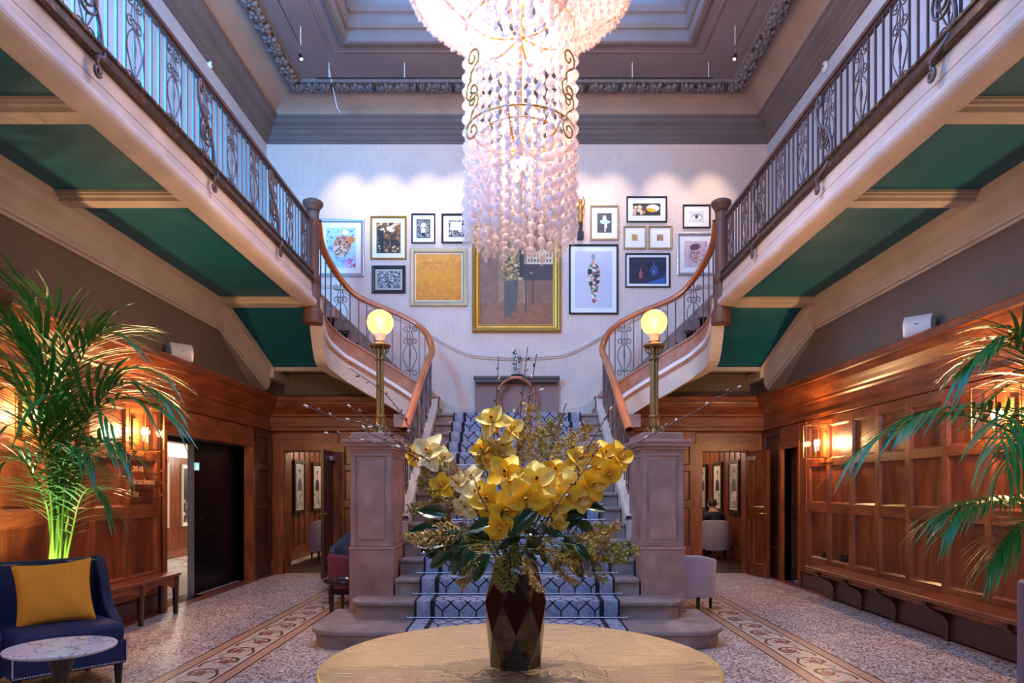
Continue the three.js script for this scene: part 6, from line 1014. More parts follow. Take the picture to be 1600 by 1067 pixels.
// ---------------------------------------------------------------- people in the lounge
function blobBody(bones, lo, hi, res, k = 0.03) {
  const mc = new MarchingCubes(res, new THREE.MeshBasicMaterial(), false, false, 60000), half = res / 2; mc.isolation = 0;
  const cx = (lo.x + hi.x) / 2, cy = (lo.y + hi.y) / 2, cz = (lo.z + hi.z) / 2, sc = Math.max(hi.x - lo.x, hi.y - lo.y, hi.z - lo.z) / 2;
  const p = V(), ab = V(), ap = V();
  for (let z = 0; z < res; z++) for (let y = 0; y < res; y++) for (let x = 0; x < res; x++) {
    p.set((x - half) / half * sc + cx, (y - half) / half * sc + cy, (z - half) / half * sc + cz); let acc = 0;
    for (const [a, b, ra, rb] of bones) { ab.subVectors(b, a); ap.subVectors(p, a); const t = clamp(ap.dot(ab) / Math.max(1e-9, ab.lengthSq())); const d = ap.addScaledVector(ab, -t).length() - lerp(ra, rb, t); acc += Math.exp(-d / k); }
    mc.field[z * res * res + y * res + x] = k * Math.log(Math.max(acc, 1e-30));
  }
  mc.update(); const n = mc.count, g = new THREE.BufferGeometry(), q = new Float32Array(n * 3);
  for (let i = 0; i < n; i++) { q[i * 3] = mc.positionArray[i * 3] * sc + cx; q[i * 3 + 1] = mc.positionArray[i * 3 + 1] * sc + cy; q[i * 3 + 2] = mc.positionArray[i * 3 + 2] * sc + cz; }
  g.setAttribute('position', new THREE.BufferAttribute(q, 3)); const w = mergeVertices(g, 1e-4); w.computeVertexNormals(); return w;
}
{
  // seated, facing local -z, looking down at what he holds
  const B = (a, b, ra, rb) => [V(...a), V(...b), ra, rb], bones = [];
  bones.push(B([0, 0.50, 0.06], [0, 0.66, 0.08], 0.13, 0.125), B([0, 0.66, 0.08], [0, 0.86, 0.05], 0.125, 0.13), B([-0.13, 0.87, 0.05], [0.13, 0.87, 0.05], 0.075, 0.075), B([0, 0.9, 0.04], [0, 1.0, 0.0], 0.052, 0.05));
  for (const s of [-1, 1]) bones.push(B([s * 0.085, 0.5, 0.03], [s * 0.11, 0.5, -0.38], 0.085, 0.06), B([s * 0.11, 0.5, -0.38], [s * 0.11, 0.1, -0.36], 0.058, 0.042), B([s * 0.11, 0.05, -0.36], [s * 0.12, 0.04, -0.53], 0.042, 0.032), B([s * 0.19, 0.85, 0.05], [s * 0.24, 0.62, 0.0], 0.058, 0.046), B([s * 0.24, 0.62, 0.0], [s * 0.09, 0.68, -0.22], 0.044, 0.03));
  const lo = V(-0.62, 0, -0.75), hi = V(0.62, 1.24, 0.49);
  const body = blobBody(bones, lo, hi, 84, 0.018);
  const headB = [B([0, 1.085, -0.035], [0, 1.105, -0.02], 0.083, 0.086), B([0, 1.05, -0.075], [0, 1.04, -0.07], 0.055, 0.05), B([0, 1.075, -0.125], [0, 1.06, -0.135], 0.013, 0.015), B([-0.085, 1.08, -0.02], [-0.088, 1.065, -0.02], 0.014, 0.01), B([0.085, 1.08, -0.02], [0.088, 1.065, -0.02], 0.014, 0.01), B([0, 1.0, 0.0], [0, 1.05, -0.02], 0.05, 0.052), B([-0.018, 1.028, -0.122], [0.018, 1.028, -0.122], 0.006, 0.006)];
  const hd = blobBody(headB, V(-0.16, 0.95, -0.19), V(0.16, 1.27, 0.13), 64, 0.008);
  const handB = s => { const out = [B([s * 0.09, 0.68, -0.22], [s * 0.065, 0.69, -0.28], 0.026, 0.032)]; for (let f = 0; f < 4; f++) { const x = s * (0.045 + f * 0.017); const L = [0.035, 0.04, 0.038, 0.03][f]; out.push(B([x, 0.695, -0.29], [x - s * 0.01, 0.705, -0.29 - L], 0.0085, 0.008), B([x - s * 0.01, 0.705, -0.29 - L], [x - s * 0.025, 0.725, -0.285 - L], 0.008, 0.007)); } out.push(B([s * 0.05, 0.70, -0.26], [s * 0.02, 0.725, -0.28], 0.011, 0.009)); return out; };
  const hands = [-1, 1].map(s => blobBody(handB(s), V(s * 0.07 - 0.07, 0.63, -0.38), V(s * 0.07 + 0.07, 0.77, -0.24), 56, 0.004));
  const paint = (g, fn) => { const p = g.attributes.position, c = new Float32Array(p.count * 3); for (let i = 0; i < p.count; i++) { const q = fn(p.getX(i), p.getY(i), p.getZ(i)); c.set([q.r, q.g, q.b], i * 3); } g.setAttribute('color', new THREE.BufferAttribute(c, 3)); return g; };
  const skin = rgb(206, 158, 132), coat = rgb(30, 32, 52), trou = rgb(40, 38, 44), shoe = rgb(20, 18, 18), shirt = rgb(210, 214, 224);
  const merged = mergeGeometries([paint(body, (x, y, z) => y < 0.09 ? shoe : (y < 0.6 && (z < -0.05 || y < 0.5)) ? trou : y > 0.955 ? skin : (y > 0.915 && z < 0.03) ? shirt : coat), paint(hd, (x, y, z) => (y > 1.08 && y < 1.09 && z < -0.1 && Math.abs(Math.abs(x) - 0.03) < 0.012) ? rgb(40, 30, 28) : (Math.abs(y - 1.028) < 0.006 && z < -0.115) ? rgb(160, 90, 84) : skin), ...hands.map(h => paint(h, () => skin))]);
  const hair = (() => { const g = new THREE.SphereGeometry(0.1, 20, 14); const p = g.attributes.position; for (let i = 0; i < p.count; i++) { let x = p.getX(i), y = p.getY(i), z = p.getZ(i); if (z < -0.02 && y < 0.045) { z = Math.max(z, -0.05) * 0.7; y = y; x *= 0.8; } if (y < -0.05) { y = -0.05 + (y + 0.05) * 0.3; x *= 0.8; z *= 0.85; } p.setXYZ(i, x * 0.96, y * 1.0, z * 1.02); } g.computeVertexNormals(); return g.translate(0, 1.118, -0.008); })();
  const make = (label, pos, turn) => { const t = thing('person', label, 'person', pos, turn); mesh('body', merged, std({ vertexColors: true, roughness: 0.8 }), t); mesh('hair', hair, std({ map: rep(T.mottle, 8), color: rgb(44, 30, 26), roughness: 0.6 }), t); return t; };
  make('seated man with dark hair and navy jacket reading in the pale tub chair', [4.05, 0, -14.16], 0.2);
  make('second seated person in dark clothes half hidden by the door frame', [4.03, 0, -15.55], Math.PI + 0.1);
  const b = thing('paper', 'bright white sheet held by the seated man', 'paper', [4.05 - 0.36 * Math.sin(0.2), 0.735, -14.16 - 0.36 * Math.cos(0.2)], 0.2); mesh('sheet', bx(-0.1, 0.1, 0, 0.003, -0.07, 0.07).rotateX(0.6), M.white, b);
  tubChair('second pale tub chair half hidden by the door frame in the lounge', [4.03, 0, -15.62], 0.1, M.lilac, { back: 0.72, arm: 0.6 });
}

// ---------------------------------------------------------------- round table with a relief map cast in its top
{
  const draw = (col) => (c, w, h) => {
    c.fillStyle = col ? '#8e7050' : '#707070'; c.fillRect(0, 0, w, h); seed(91); const line = col ? 'rgba(176,148,104,0.6)' : '#d0d0d0', low = col ? 'rgba(108,80,52,0.6)' : '#3c3c3c';
    if (col) { for (let i = 0; i < 1600; i++) { c.globalAlpha = 0.12; c.fillStyle = ['#a2865e', '#7e6340', '#8c7048', '#ac9068'][Math.floor(rnd(4))]; c.beginPath(); c.ellipse(rnd(w), rnd(h), rnd(4, 60), rnd(2, 16), rnd(3), 0, 7); c.fill(); } c.globalAlpha = 1; } else for (let i = 0; i < 1600; i++) { rnd(4); rnd(w); rnd(h); rnd(4, 60); rnd(2, 16); rnd(3); }
    const road = (pts, lw) => { c.lineCap = 'round'; c.strokeStyle = line; c.lineWidth = lw + 5; c.beginPath(); pts.forEach((p, i) => i ? c.lineTo(...p) : c.moveTo(...p)); c.stroke(); c.strokeStyle = low; c.lineWidth = lw; c.beginPath(); pts.forEach((p, i) => i ? c.lineTo(...p) : c.moveTo(...p)); c.stroke(); };
    for (let k = 0; k < 26; k++) { let x = rnd(w), y = rnd(h), a = rnd(6.28); const p = [[x, y]]; for (let j = 0; j < 5; j++) { a += rnd(-0.5, 0.5); x += Math.cos(a) * 90; y += Math.sin(a) * 60; p.push([x, y]); } road(p, rnd(4, 12)); }
    c.strokeStyle = line; c.lineWidth = 3; for (let k = 0; k < 240; k++) { const x = rnd(w), y = rnd(h), q = rnd(14, 60); c.strokeRect(x, y, q, q * rnd(0.3, 0.8)); if (rnd() < 0.4) { c.fillStyle = low; c.fillRect(x + 4, y + 4, q - 8, q * 0.2); } }
    for (let k = 0; k < 40; k++) { const x = rnd(w), y = rnd(h); for (let j = 0; j < 7; j++) c.strokeRect(x + j * 13, y, 9, 24); }
    c.font = 'bold 118px serif'; c.textAlign = 'center'; c.fillStyle = low; c.fillText('SAXON', w * 0.515, h * 0.665); c.strokeStyle = line; c.lineWidth = 5; c.strokeText('SAXON', w * 0.515, h * 0.665);
  };
  const map = canvasTexture(1024, 1024, draw(true)), bump = canvasTexture(1024, 1024, draw(false)); bump.colorSpace = THREE.NoColorSpace;
  const mat = phys({ map, bumpMap: bump, bumpScale: 0.006, roughness: 0.42, metalness: 0.25, clearcoat: 0.15, clearcoatRoughness: 0.3 });
  const rim = std({ map: rep(T.mottle, 6), color: rgb(164, 132, 84), roughness: 0.4, metalness: 0.3 });
  const t = thing('round_table', 'large round brass toned table with a city map in relief under the vase', 'table', [0.01, 0, -2.6]), R = 0.746;
  const top = new THREE.CircleGeometry(R - 0.012, 96); top.rotateX(-Math.PI / 2); top.translate(0, 0.75, 0); mesh('table_top', top, mat, t);
  mesh('table_rim', lathe([[R - 0.012, 0.75], [R - 0.003, 0.747], [R, 0.738], [R, 0.706], [R - 0.01, 0.698], [0.4, 0.69], [0, 0.69]], 96), rim, t);
  mesh('pedestal', lathe([[0, 0], [0.34, 0], [0.34, 0.02], [0.3, 0.04], [0.16, 0.1], [0.13, 0.35], [0.16, 0.6], [0.26, 0.69], [0, 0.69]], 48), rim, t);
}
// ---------------------------------------------------------------- faceted vase
const VB = V(-0.006, 0.7502, -2.53);
{
  const t = thing('vase', 'dark brown faceted glazed vase full of yellow orchids on the round table', 'vase', [VB.x, VB.y, VB.z]);
  const ring = (n, r, y, a0) => Array.from({ length: n }, (_, k) => V(r * Math.cos(a0 + k / n * 6.28319), y, r * Math.sin(a0 + k / n * 6.28319)));
  const pts = [...ring(7, 0.094, 0, 0.2), ...ring(7, 0.112, 0.13, 0.65), ...ring(7, 0.115, 0.24, 0.2), ...ring(7, 0.092, 0.33, 0.65), ...ring(7, 0.078, 0.385, 0.2)];
  const g = new ConvexGeometry(pts); mesh('vase_body', flat(g), phys({ map: rep(T.mottle, 3), color: rgb(40, 17, 15), roughness: 0.1, clearcoat: 0.6, clearcoatRoughness: 0.04, ior: 1.45 }), t);
  mesh('vase_mouth', lathe([[0.075, 0.384], [0.078, 0.396], [0.07, 0.398], [0.062, 0.388]], 28), M.black, t);
}
// ---------------------------------------------------------------- flowers
const W = (px, py, dz = 0) => at(px, py, 2.5 - dz);          // dz: how far towards the camera
const MOUTH = V(VB.x, 1.13, VB.z);
function petalGeo(len, wid, curl, cup) { const n = 8, m = 4, pos = [], idx = [], uv = []; for (let i = 0; i <= n; i++) { const t = i / n, w = wid * Math.pow(Math.sin(Math.PI * Math.min(1, 0.06 + t * 0.9)), 0.75) * (1 - 0.25 * t); for (let j = 0; j <= m; j++) { const u = j / m * 2 - 1; pos.push(u * w, len * t, -curl * t * t + cup * u * u * w + 0.1 * wid * Math.sin(t * 5)); uv.push(u, t); } } for (let i = 0; i < n; i++) for (let j = 0; j < m; j++) { const a = i * (m + 1) + j; idx.push(a, a + 1, a + m + 2, a, a + m + 2, a + m + 1); } const g = new THREE.BufferGeometry(); g.setAttribute('position', new THREE.Float32BufferAttribute(pos, 3)); g.setAttribute('uv', new THREE.Float32BufferAttribute(uv, 2)); g.setIndex(idx); g.computeVertexNormals(); return g; }
const petA = petalGeo(0.056, 0.027, 0.012, 0.35), petB = petalGeo(0.054, 0.024, -0.004, 0.5), lipG = petalGeo(0.036, 0.02, 0.022, -0.6);
const colG = (() => { const g = tube([V(0, 0, 0), V(0, 0.006, 0.012), V(0, 0.004, 0.022)], 0.0052, 8, 6); return g; })();
const petalTex = (a, b, s) => texture(64, 128, (u, v) => { const e = fbm(u * 20, v * 4, 20, 4, s, 3); return mixc(a, b, clamp(v * 0.5 + (e - 0.5) * 0.8)); });
const petal = (a, b, s) => phys({ map: petalTex(a, b, s), roughness: 0.55, transmission: 0.25, thickness: 0 });
const YEL = petal([236, 184, 16], [252, 222, 56], 1), PALE = petal([240, 206, 84], [252, 236, 150], 2), CREAM = petal([242, 220, 150], [250, 242, 208], 3);
const lipMat = phys({ map: texture(64, 64, (u, v) => { const s = vnoise(u * 14, v * 14, 14, 14, 8); return s > 0.5 ? [148, 52, 20] : [246, 204, 84]; }), roughness: 0.55 });
const colMat = std({ color: rgb(236, 190, 70), roughness: 0.5 }), stemMat = std({ map: rep(T.mottle, 20), color: rgb(106, 122, 44), roughness: 0.55 });
seed(404);
function bloom(parent, p, face, size, mat) {
  const b = new THREE.Group(); b.name = 'orchid_bloom'; b.position.copy(p); const q = new THREE.Quaternion().setFromUnitVectors(V(0, 0, 1), face.clone().normalize()); b.quaternion.copy(q); b.rotateZ(rnd(-0.5, 0.5)); b.scale.setScalar(size * 1.08); parent.add(b);
  for (const [a, g, tilt] of [[0, petA, 0.1], [1.15, petB, 0.3], [-1.15, petB, 0.3], [2.2, petA, 0.05], [-2.2, petA, 0.05]]) { const m = mesh('petal', g, mat, b); m.rotation.z = a + rnd(-0.12, 0.12); m.rotateX(tilt + rnd(-0.12, 0.22)); }
  const l = mesh('lip', lipG, lipMat, b); l.scale.setScalar(1.25); l.rotation.set(0.75, 0, Math.PI); l.position.set(0, -0.002, 0.006); mesh('column', colG, colMat, b);
}
function orchid(label, stem, blooms) {
  const t = thing('orchid_spray', label, 'orchid', [0, 0, 0]);
  mesh('stem', tube([MOUTH.clone().add(V(rnd(-0.03, 0.03), -0.08, rnd(-0.02, 0.02))), ...stem], 0.0045, 30, 6), stemMat, t);
  for (const [px, py, dz, s, mat, fx, fy] of blooms) { const p = W(px, py, dz); bloom(t, p, V(fx === undefined ? (px - 808) / 260 : fx, fy === undefined ? (780 - py) / 260 : fy, 1), s, mat); }
}
orchid('cream orchid spray reaching out over the stair pillar side', [W(745, 800, 0.04), W(705, 745, 0.06), W(668, 716, 0.05), W(643, 712, 0.04)], [[672, 708, 0.08, 1.25, CREAM], [690, 716, 0.05, 0.8, CREAM, 0.8, 0.1], [645, 713, 0.05, 0.75, YEL, -1.2, 0]]);
orchid('pale orchid spray rising tallest in the vase', [W(790, 800, 0), W(778, 730, 0), W(772, 690, 0), W(770, 660, 0)], [[770, 659, 0.04, 1.1, PALE], [798, 672, 0.03, 1.0, PALE, 0.9, 0.4], [757, 704, 0.04, 0.95, YEL, -0.7, 0.2], [786, 700, 0.03, 0.85, PALE], [762, 722, 0.04, 0.75, PALE, -0.5, 0]]);
orchid('big yellow orchid spray facing front in the middle of the bouquet', [W(806, 830, 0.1), W(806, 790, 0.14), W(800, 765, 0.14), W(790, 745, 0.12)], [[791, 742, 0.16, 1.3, YEL, -0.3, 0.3], [835, 754, 0.17, 1.4, PALE, 0.25, 0.3], [822, 779, 0.2, 1.3, YEL, 0.1, -0.3], [808, 752, 0.13, 1.1, YEL, 0, 0.6], [852, 772, 0.14, 1.1, YEL, 0.7, 0]]);
orchid('deep yellow orchid spray hanging low in the middle of the bouquet', [W(800, 850, 0.12), W(788, 820, 0.16), W(772, 792, 0.15), W(762, 780, 0.14)], [[766, 781, 0.17, 1.25, YEL, -0.4, 0], [792, 799, 0.19, 1.2, YEL, 0, -0.2], [782, 823, 0.19, 1.05, YEL, -0.1, -0.7], [748, 770, 0.13, 1.0, CREAM, -0.6, 0.2], [806, 822, 0.15, 0.8, YEL, 0.2, -0.7]]);
orchid('small cream orchid spray low on the fern side of the bouquet', [W(770, 830, 0.05), W(730, 780, 0.08), W(705, 762, 0.08), W(692, 759, 0.07)], [[692, 760, 0.1, 0.95, YEL, -0.6, 0.2], [738, 747, 0.08, 0.85, CREAM, -0.2, 0.4], [716, 756, 0.09, 0.8, CREAM, -0.4, 0.2], [728, 790, 0.12, 0.9, CREAM, -0.3, -0.2]]);
orchid('long yellow orchid spray arching towards the lilac tub chair side', [W(830, 830, 0.05), W(870, 775, 0.07), W(905, 740, 0.06), W(940, 718, 0.05), W(966, 712, 0.05)], [[866, 738, 0.06, 1.0, YEL, 0.1, 0.5], [905, 722, 0.08, 1.05, YEL, 0.2, 0.4], [926, 733, 0.09, 1.15, PALE, 0.3, 0.1], [944, 712, 0.08, 1.05, YEL, 0.3, 0.5], [967, 716, 0.08, 1.1, YEL, 0.9, 0.1], [950, 740, 0.1, 1.05, YEL, 0.5, -0.5], [922, 758, 0.11, 1.15, YEL, 0.4, 0], [896, 760, 0.11, 1.15, PALE, 0.2, 0.1]]);
orchid('dense yellow orchid spray beside the middle bloom cluster', [W(830, 840, 0.08), W(860, 805, 0.1), W(880, 780, 0.1), W(888, 770, 0.1)], [[883, 777, 0.13, 1.2, YEL, 0.3, 0], [866, 790, 0.14, 1.15, YEL, 0.1, -0.2], [900, 780, 0.11, 1.05, PALE, 0.6, -0.1], [872, 758, 0.09, 1.1, PALE, 0.1, 0.4], [870, 818, 0.14, 0.8, PALE, 0.3, -0.7], [914, 772, 0.09, 0.9, YEL, 0.7, -0.1]]);
// pussy willow branches
const barkMat = std({ map: rep(T.mottle, 30), color: rgb(88, 62, 56), roughness: 0.6 }), budMat = std({ color: rgb(206, 190, 184), roughness: 0.9 }), budDark = std({ color: rgb(112, 72, 62), roughness: 0.6 });
function willow(label, pts) {
  const t = thing('willow_branch', label, 'branch', [0, 0, 0]); const P = [MOUTH.clone().add(V(rnd(-0.04, 0.04), -0.05, rnd(-0.03, 0.03))), ...pts.map(p => W(...p))], c = new THREE.CatmullRomCurve3(P, false, 'centripetal'), n = 40, g = new THREE.TubeGeometry(c, n, 0.0042, 6), pos = g.attributes.position;
  for (let i = 0; i <= n; i++) { const q = c.getPointAt(i / n), k = 1 - 0.62 * i / n; for (let j = 0; j <= 6; j++) { const id = i * 7 + j; pos.setXYZ(id, q.x + (pos.getX(id) - q.x) * k, q.y + (pos.getY(id) - q.y) * k, q.z + (pos.getZ(id) - q.z) * k); } }
  mesh('twig', g, barkMat, t); const L = c.getLength(), nb = Math.max(5, Math.round(L / 0.055)), bg = budGeo;
  for (let k = 0; k < nb; k++) { const u = lerp(0.3, 1, k / (nb - 1)), q = c.getPointAt(u), tan = c.getTangentAt(u), side = V(rnd(-1, 1), rnd(-1, 1), rnd(-1, 1)).cross(tan).normalize(); const m = mesh('bud', bg, k % 3 === 0 || u > 0.97 ? budMat : budDark, t); m.position.copy(q).addScaledVector(side, u > 0.97 ? 0 : 0.004); m.quaternion.setFromUnitVectors(V(0, 1, 0), tan.clone().addScaledVector(side, u > 0.97 ? 0 : 0.6).normalize()); m.scale.setScalar(rnd(0.8, 1.25)); }
}
const budGeo = lathe([[0, 0], [0.0032, 0.002], [0.0042, 0.006], [0.003, 0.012], [0, 0.016]], 7);
willow('longest willow branch pointing out past the globe lamp towards the open dark door', [[725, 775, 0.05], [650, 716, 0.08], [560, 668, 0.1], [482, 636, 0.12]]);
willow('willow branch with its tip in front of the dark cornice behind the globe lamp', [[700, 742, 0.02], [620, 688, 0.03], [548, 636, 0.04]]);
willow('lowest willow branch crossing the stair pillar cap', [[735, 778, 0.08], [662, 715, 0.1], [590, 692, 0.12], [513, 677, 0.13]]);
willow('short willow branch ending just below the globe lamp base', [[690, 736, 0.04], [612, 676, 0.05], [546, 656, 0.06]]);
willow('willow branch arching up past the lamp column to the stair string', [[745, 785, 0], [692, 735, 0], [655, 698, 0], [630, 650, -0.02], [598, 612, -0.02], [549, 577, -0.03]]);
willow('upright willow branch in front of the ring edge', [[790, 760, -0.05], [776, 650, -0.06], [779, 560, -0.06]]);
willow('tallest upright willow branch in front of the glass dome', [[804, 760, -0.03], [814, 640, -0.04], [824, 545, -0.04]]);
willow('upright willow branch just beside the glass dome', [[814, 740, -0.06], [824, 640, -0.07], [838, 557, -0.07]]);
willow('thin crooked willow branch across the ring', [[792, 730, 0], [800, 660, 0], [822, 622, 0], [843, 611, 0]]);
willow('dark willow branch leaning over the upper carpet steps', [[835, 780, 0.02], [860, 705, 0.02], [884, 632, 0.02]]);
willow('willow branch leaning over the carved stair curb', [[858, 798, 0.08], [902, 728, 0.1], [953, 641, 0.1]]);
willow('long straight willow branch crossing in front of the other globe lamp', [[882, 785, 0.06], [930, 732, 0.08], [1010, 684, 0.1], [1095, 638, 0.1], [1152, 606, 0.1]]);
willow('short forked willow branch among the low cream orchids', [[768, 806, 0.18], [750, 775, 0.2], [741, 748, 0.2]]);
willow('willow branch crossing in front of the yellow orchids', [[850, 825, 0.2], [872, 785, 0.22], [905, 745, 0.2], [935, 700, 0.18]]);
// broad leaves
const leafMat = phys({ map: texture(64, 128, (u, v) => { const rib = smooth(0.06, 0.0, Math.abs(u - 0.5)) * 0.6 + smooth(0.1, 0.0, Math.abs(((v * 9 + Math.abs(u - 0.5) * 6) % 1) - 0.5)) * 0.2; return mixc([16, 52, 26], [52, 108, 48], clamp(rib + 0.3 * fbm(u * 6, v * 6, 6, 6, 33))); }), roughness: 0.3, clearcoat: 0.4, clearcoatRoughness: 0.2 });
const leafG = (() => { const g = petalGeo(1, 0.27, 0.18, 0.55); const uv = g.attributes.uv; for (let i = 0; i < uv.count; i++) uv.setX(i, uv.getX(i) * 0.5 + 0.5); return g; })();
function sprig(label, leaves) {
  const t = thing('leaf_sprig', label, 'leaves', [0, 0, 0]); let c = V(0, 0, 0);
  leaves.forEach(([x0, y0, x1, y1, dz, tip = 0]) => { const a = W(x0, y0, dz), b = W(x1, y1, dz + tip), d = b.clone().sub(a), L = d.length(), y = d.clone().normalize(), nz = V(rnd(-0.35, 0.35), rnd(0.15, 0.6), 1), x = y.clone().cross(nz).normalize(), z = x.clone().cross(y); const m = mesh('leaf', leafG, leafMat, t); m.matrixAutoUpdate = true; m.quaternion.setFromRotationMatrix(new THREE.Matrix4().makeBasis(x, y, z)); m.position.copy(a); m.scale.set(L, L, L); c.add(a); });
  c.multiplyScalar(1 / leaves.length); mesh('stem', tube([MOUTH.clone().add(V(0, -0.04, 0)), MOUTH.clone().lerp(c, 0.5).add(V(0, 0.02, 0)), c], 0.0035, 10, 5), stemMat, t);
  leaves.forEach(([x0, y0, , , dz]) => mesh('stalk', rod(c, W(x0, y0, dz), 0.002, 5), stemMat, t));
}
sprig('dark glossy leaf sprig spreading out over the lower steps', [[696, 802, 652, 797, 0.14], [688, 828, 639, 828, 0.16], [708, 838, 646, 849, 0.18], [700, 858, 656, 858, 0.15], [710, 852, 666, 870, 0.17], [716, 830, 676, 814, 0.13]]);
sprig('dark leaf sprig drooping below the bouquet over the carpet', [[704, 858, 672, 888, 0.19], [716, 862, 708, 899, 0.2], [742, 862, 715, 898, 0.21], [764, 866, 737, 908, 0.22], [732, 850, 698, 874, 0.2]]);
sprig('broad bright green leaf sprig below the middle orchids', [[838, 798, 794, 834, 0.2, 0.03], [836, 795, 790, 812, 0.18], [774, 814, 732, 826, 0.18], [781, 812, 781, 785, 0.2], [812, 840, 780, 852, 0.17], [846, 822, 872, 838, 0.16]]);
sprig('dark leaf sprig reaching towards the lilac tub chair side of the vase', [[910, 792, 947, 795, 0.03], [916, 800, 860, 810, 0.06], [908, 806, 868, 826, 0.08], [900, 815, 930, 832, 0.04], [886, 868, 913, 904, 0.08], [880, 860, 868, 890, 0.1], [926, 782, 940, 768, 0.0]]);
{ const fill = []; for (let k = 0; k < 26; k++) { const x = rnd(708, 905), y = rnd(826, 872), s = x < 808 ? -1 : 1; fill.push([x, y, x + s * rnd(8, 34) , y + rnd(4, 24), rnd(-0.05, 0.16), rnd(-0.02, 0.03)]); } sprig('mass of dark leaves packed round the mouth of the vase', fill.slice(0, 13).map(q => [q[0], q[1], q[2], q[3], q[4] + 0.08, q[5]])); sprig('second mass of dark leaves behind the vase mouth', fill.slice(13)); }
// golden feathery filler
const ferns = [1, 2, 3].map(s => { seed(600 + s); const gs = []; const needle = (a, b, w) => { const d = b.clone().sub(a), n = V(rnd(-1, 1), rnd(-1, 1), rnd(-1, 1)).cross(d).normalize().multiplyScalar(w), g = new THREE.BufferGeometry(); const m = a.clone().lerp(b, 0.5); g.setAttribute('position', new THREE.Float32BufferAttribute([a.x, a.y, a.z, m.x + n.x, m.y + n.y, m.z + n.z, b.x, b.y, b.z, a.x, a.y, a.z, b.x, b.y, b.z, m.x - n.x, m.y - n.y, m.z - n.z], 3)); g.setAttribute('uv', new THREE.Float32BufferAttribute(new Array(12).fill(0.3), 2)); g.computeVertexNormals(); gs.push(g); };
  const spine = u => V(0.12 * u * u * (s - 2), u - 0.15 * u * u, 0.25 * u * u);
  for (let k = 0; k < 12; k++) needle(spine(k / 12), spine((k + 1) / 12), 0.008);
  for (let k = 1; k <= 16; k++) { const u = k / 17, o = spine(u), L = 0.34 * (1 - u * 0.75); for (const sd of [-1, 1]) { const d = V(sd * rnd(0.6, 1), rnd(0.4, 0.9), rnd(-0.5, 0.6)).normalize(); const e = o.clone().addScaledVector(d, L); needle(o, e, 0.007); for (let j = 2; j <= 9; j++) { const q = o.clone().lerp(e, j / 9); for (const r of [-1, 1]) needle(q, q.clone().add(V(rnd(-1, 1), rnd(0.1, 1), rnd(-1, 1)).normalize().addScaledVector(d, 0.5).multiplyScalar(0.06)), 0.013); } } }
  return mergeGeometries(gs); });
const fernMats = [rgb(190, 164, 78), rgb(164, 150, 72), rgb(206, 172, 104)].map(c => std({ map: rep(T.mottle, 2), color: c, roughness: 0.75 }));
seed(717);
const fernSpots = [[734, 792, -1, 0.7], [712, 818, -1, 0.1], [728, 826, -0.8, -0.2], [744, 796, -0.7, 0.6], [700, 786, -1, 0.5], [722, 760, -0.8, 0.9], [756, 826, -0.5, 0.1], [840, 740, 0.3, 1], [818, 744, 0, 1], [856, 738, 0.5, 0.8], [880, 742, 0.8, 0.6], [882, 848, 0.9, -0.1], [910, 840, 1, 0.2], [920, 856, 1, -0.2], [862, 852, 0.6, -0.3], [844, 838, 0.5, 0.1], [900, 826, 0.9, 0.3], [722, 806, -1, 0.4], [706, 772, -1, 0.8], [700, 800, -1.2, 0.2], [730, 770, -0.6, 1], [748, 812, -0.6, 0.4], [742, 842, -0.7, -0.3], [716, 836, -1, -0.2], [768, 842, -0.4, -0.4], [800, 852, -0.1, -1], [818, 856, 0.2, -1], [838, 848, 0.5, -0.4], [868, 842, 0.8, -0.2], [890, 838, 1, 0], [878, 858, 1, -0.4], [905, 852, 1, -0.3], [850, 828, 0.4, 0.3], [828, 730, 0.2, 1], [844, 722, 0.4, 1], [862, 726, 0.6, 0.9], [874, 712, 0.7, 0.8], [812, 724, -0.1, 1], [796, 740, -0.2, 1], [784, 726, -0.4, 1], [852, 706, 0.3, 1], [834, 702, 0.1, 1], [866, 748, 0.8, 0.5], [770, 752, -0.5, 0.8], [752, 786, -0.6, 0.7], [760, 850, -0.5, -0.7], [780, 862, -0.2, -1], [852, 862, 0.5, -0.8], [898, 866, 0.9, -0.6], [716, 788, -1, 0.5], [884, 730, 0.8, 0.7]];
fernSpots.forEach(([x, y, dx, dy], k) => {
  const low = dy <= 0, side = dx < 0;
  const m = single('feathery_spray', ferns[k % 3], fernMats[k % 3], low ? (side ? 'feathery golden green spray drooping low on the open dark door side of the vase' : 'feathery golden green spray drooping low on the lilac chair side of the vase') : (side ? 'feathery golden green spray rising among the cream orchids' : 'feathery golden green spray rising behind the yellow orchids'), 'foliage', low ? (side ? 'low feathery sprays, door side' : 'low feathery sprays, chair side') : (side ? 'upright feathery sprays by the cream orchids' : 'upright feathery sprays behind the yellow orchids'));
  m.position.copy(W(x, y, low ? rnd(0.06, 0.18) : rnd(-0.08, 0.1))); const d = V(dx, dy, rnd(0, 0.5)).normalize(); m.quaternion.setFromUnitVectors(V(0, 1, 0), d); m.rotateY(rnd(6)); m.scale.setScalar(low ? rnd(0.15, 0.21) : rnd(0.12, 0.18));
});
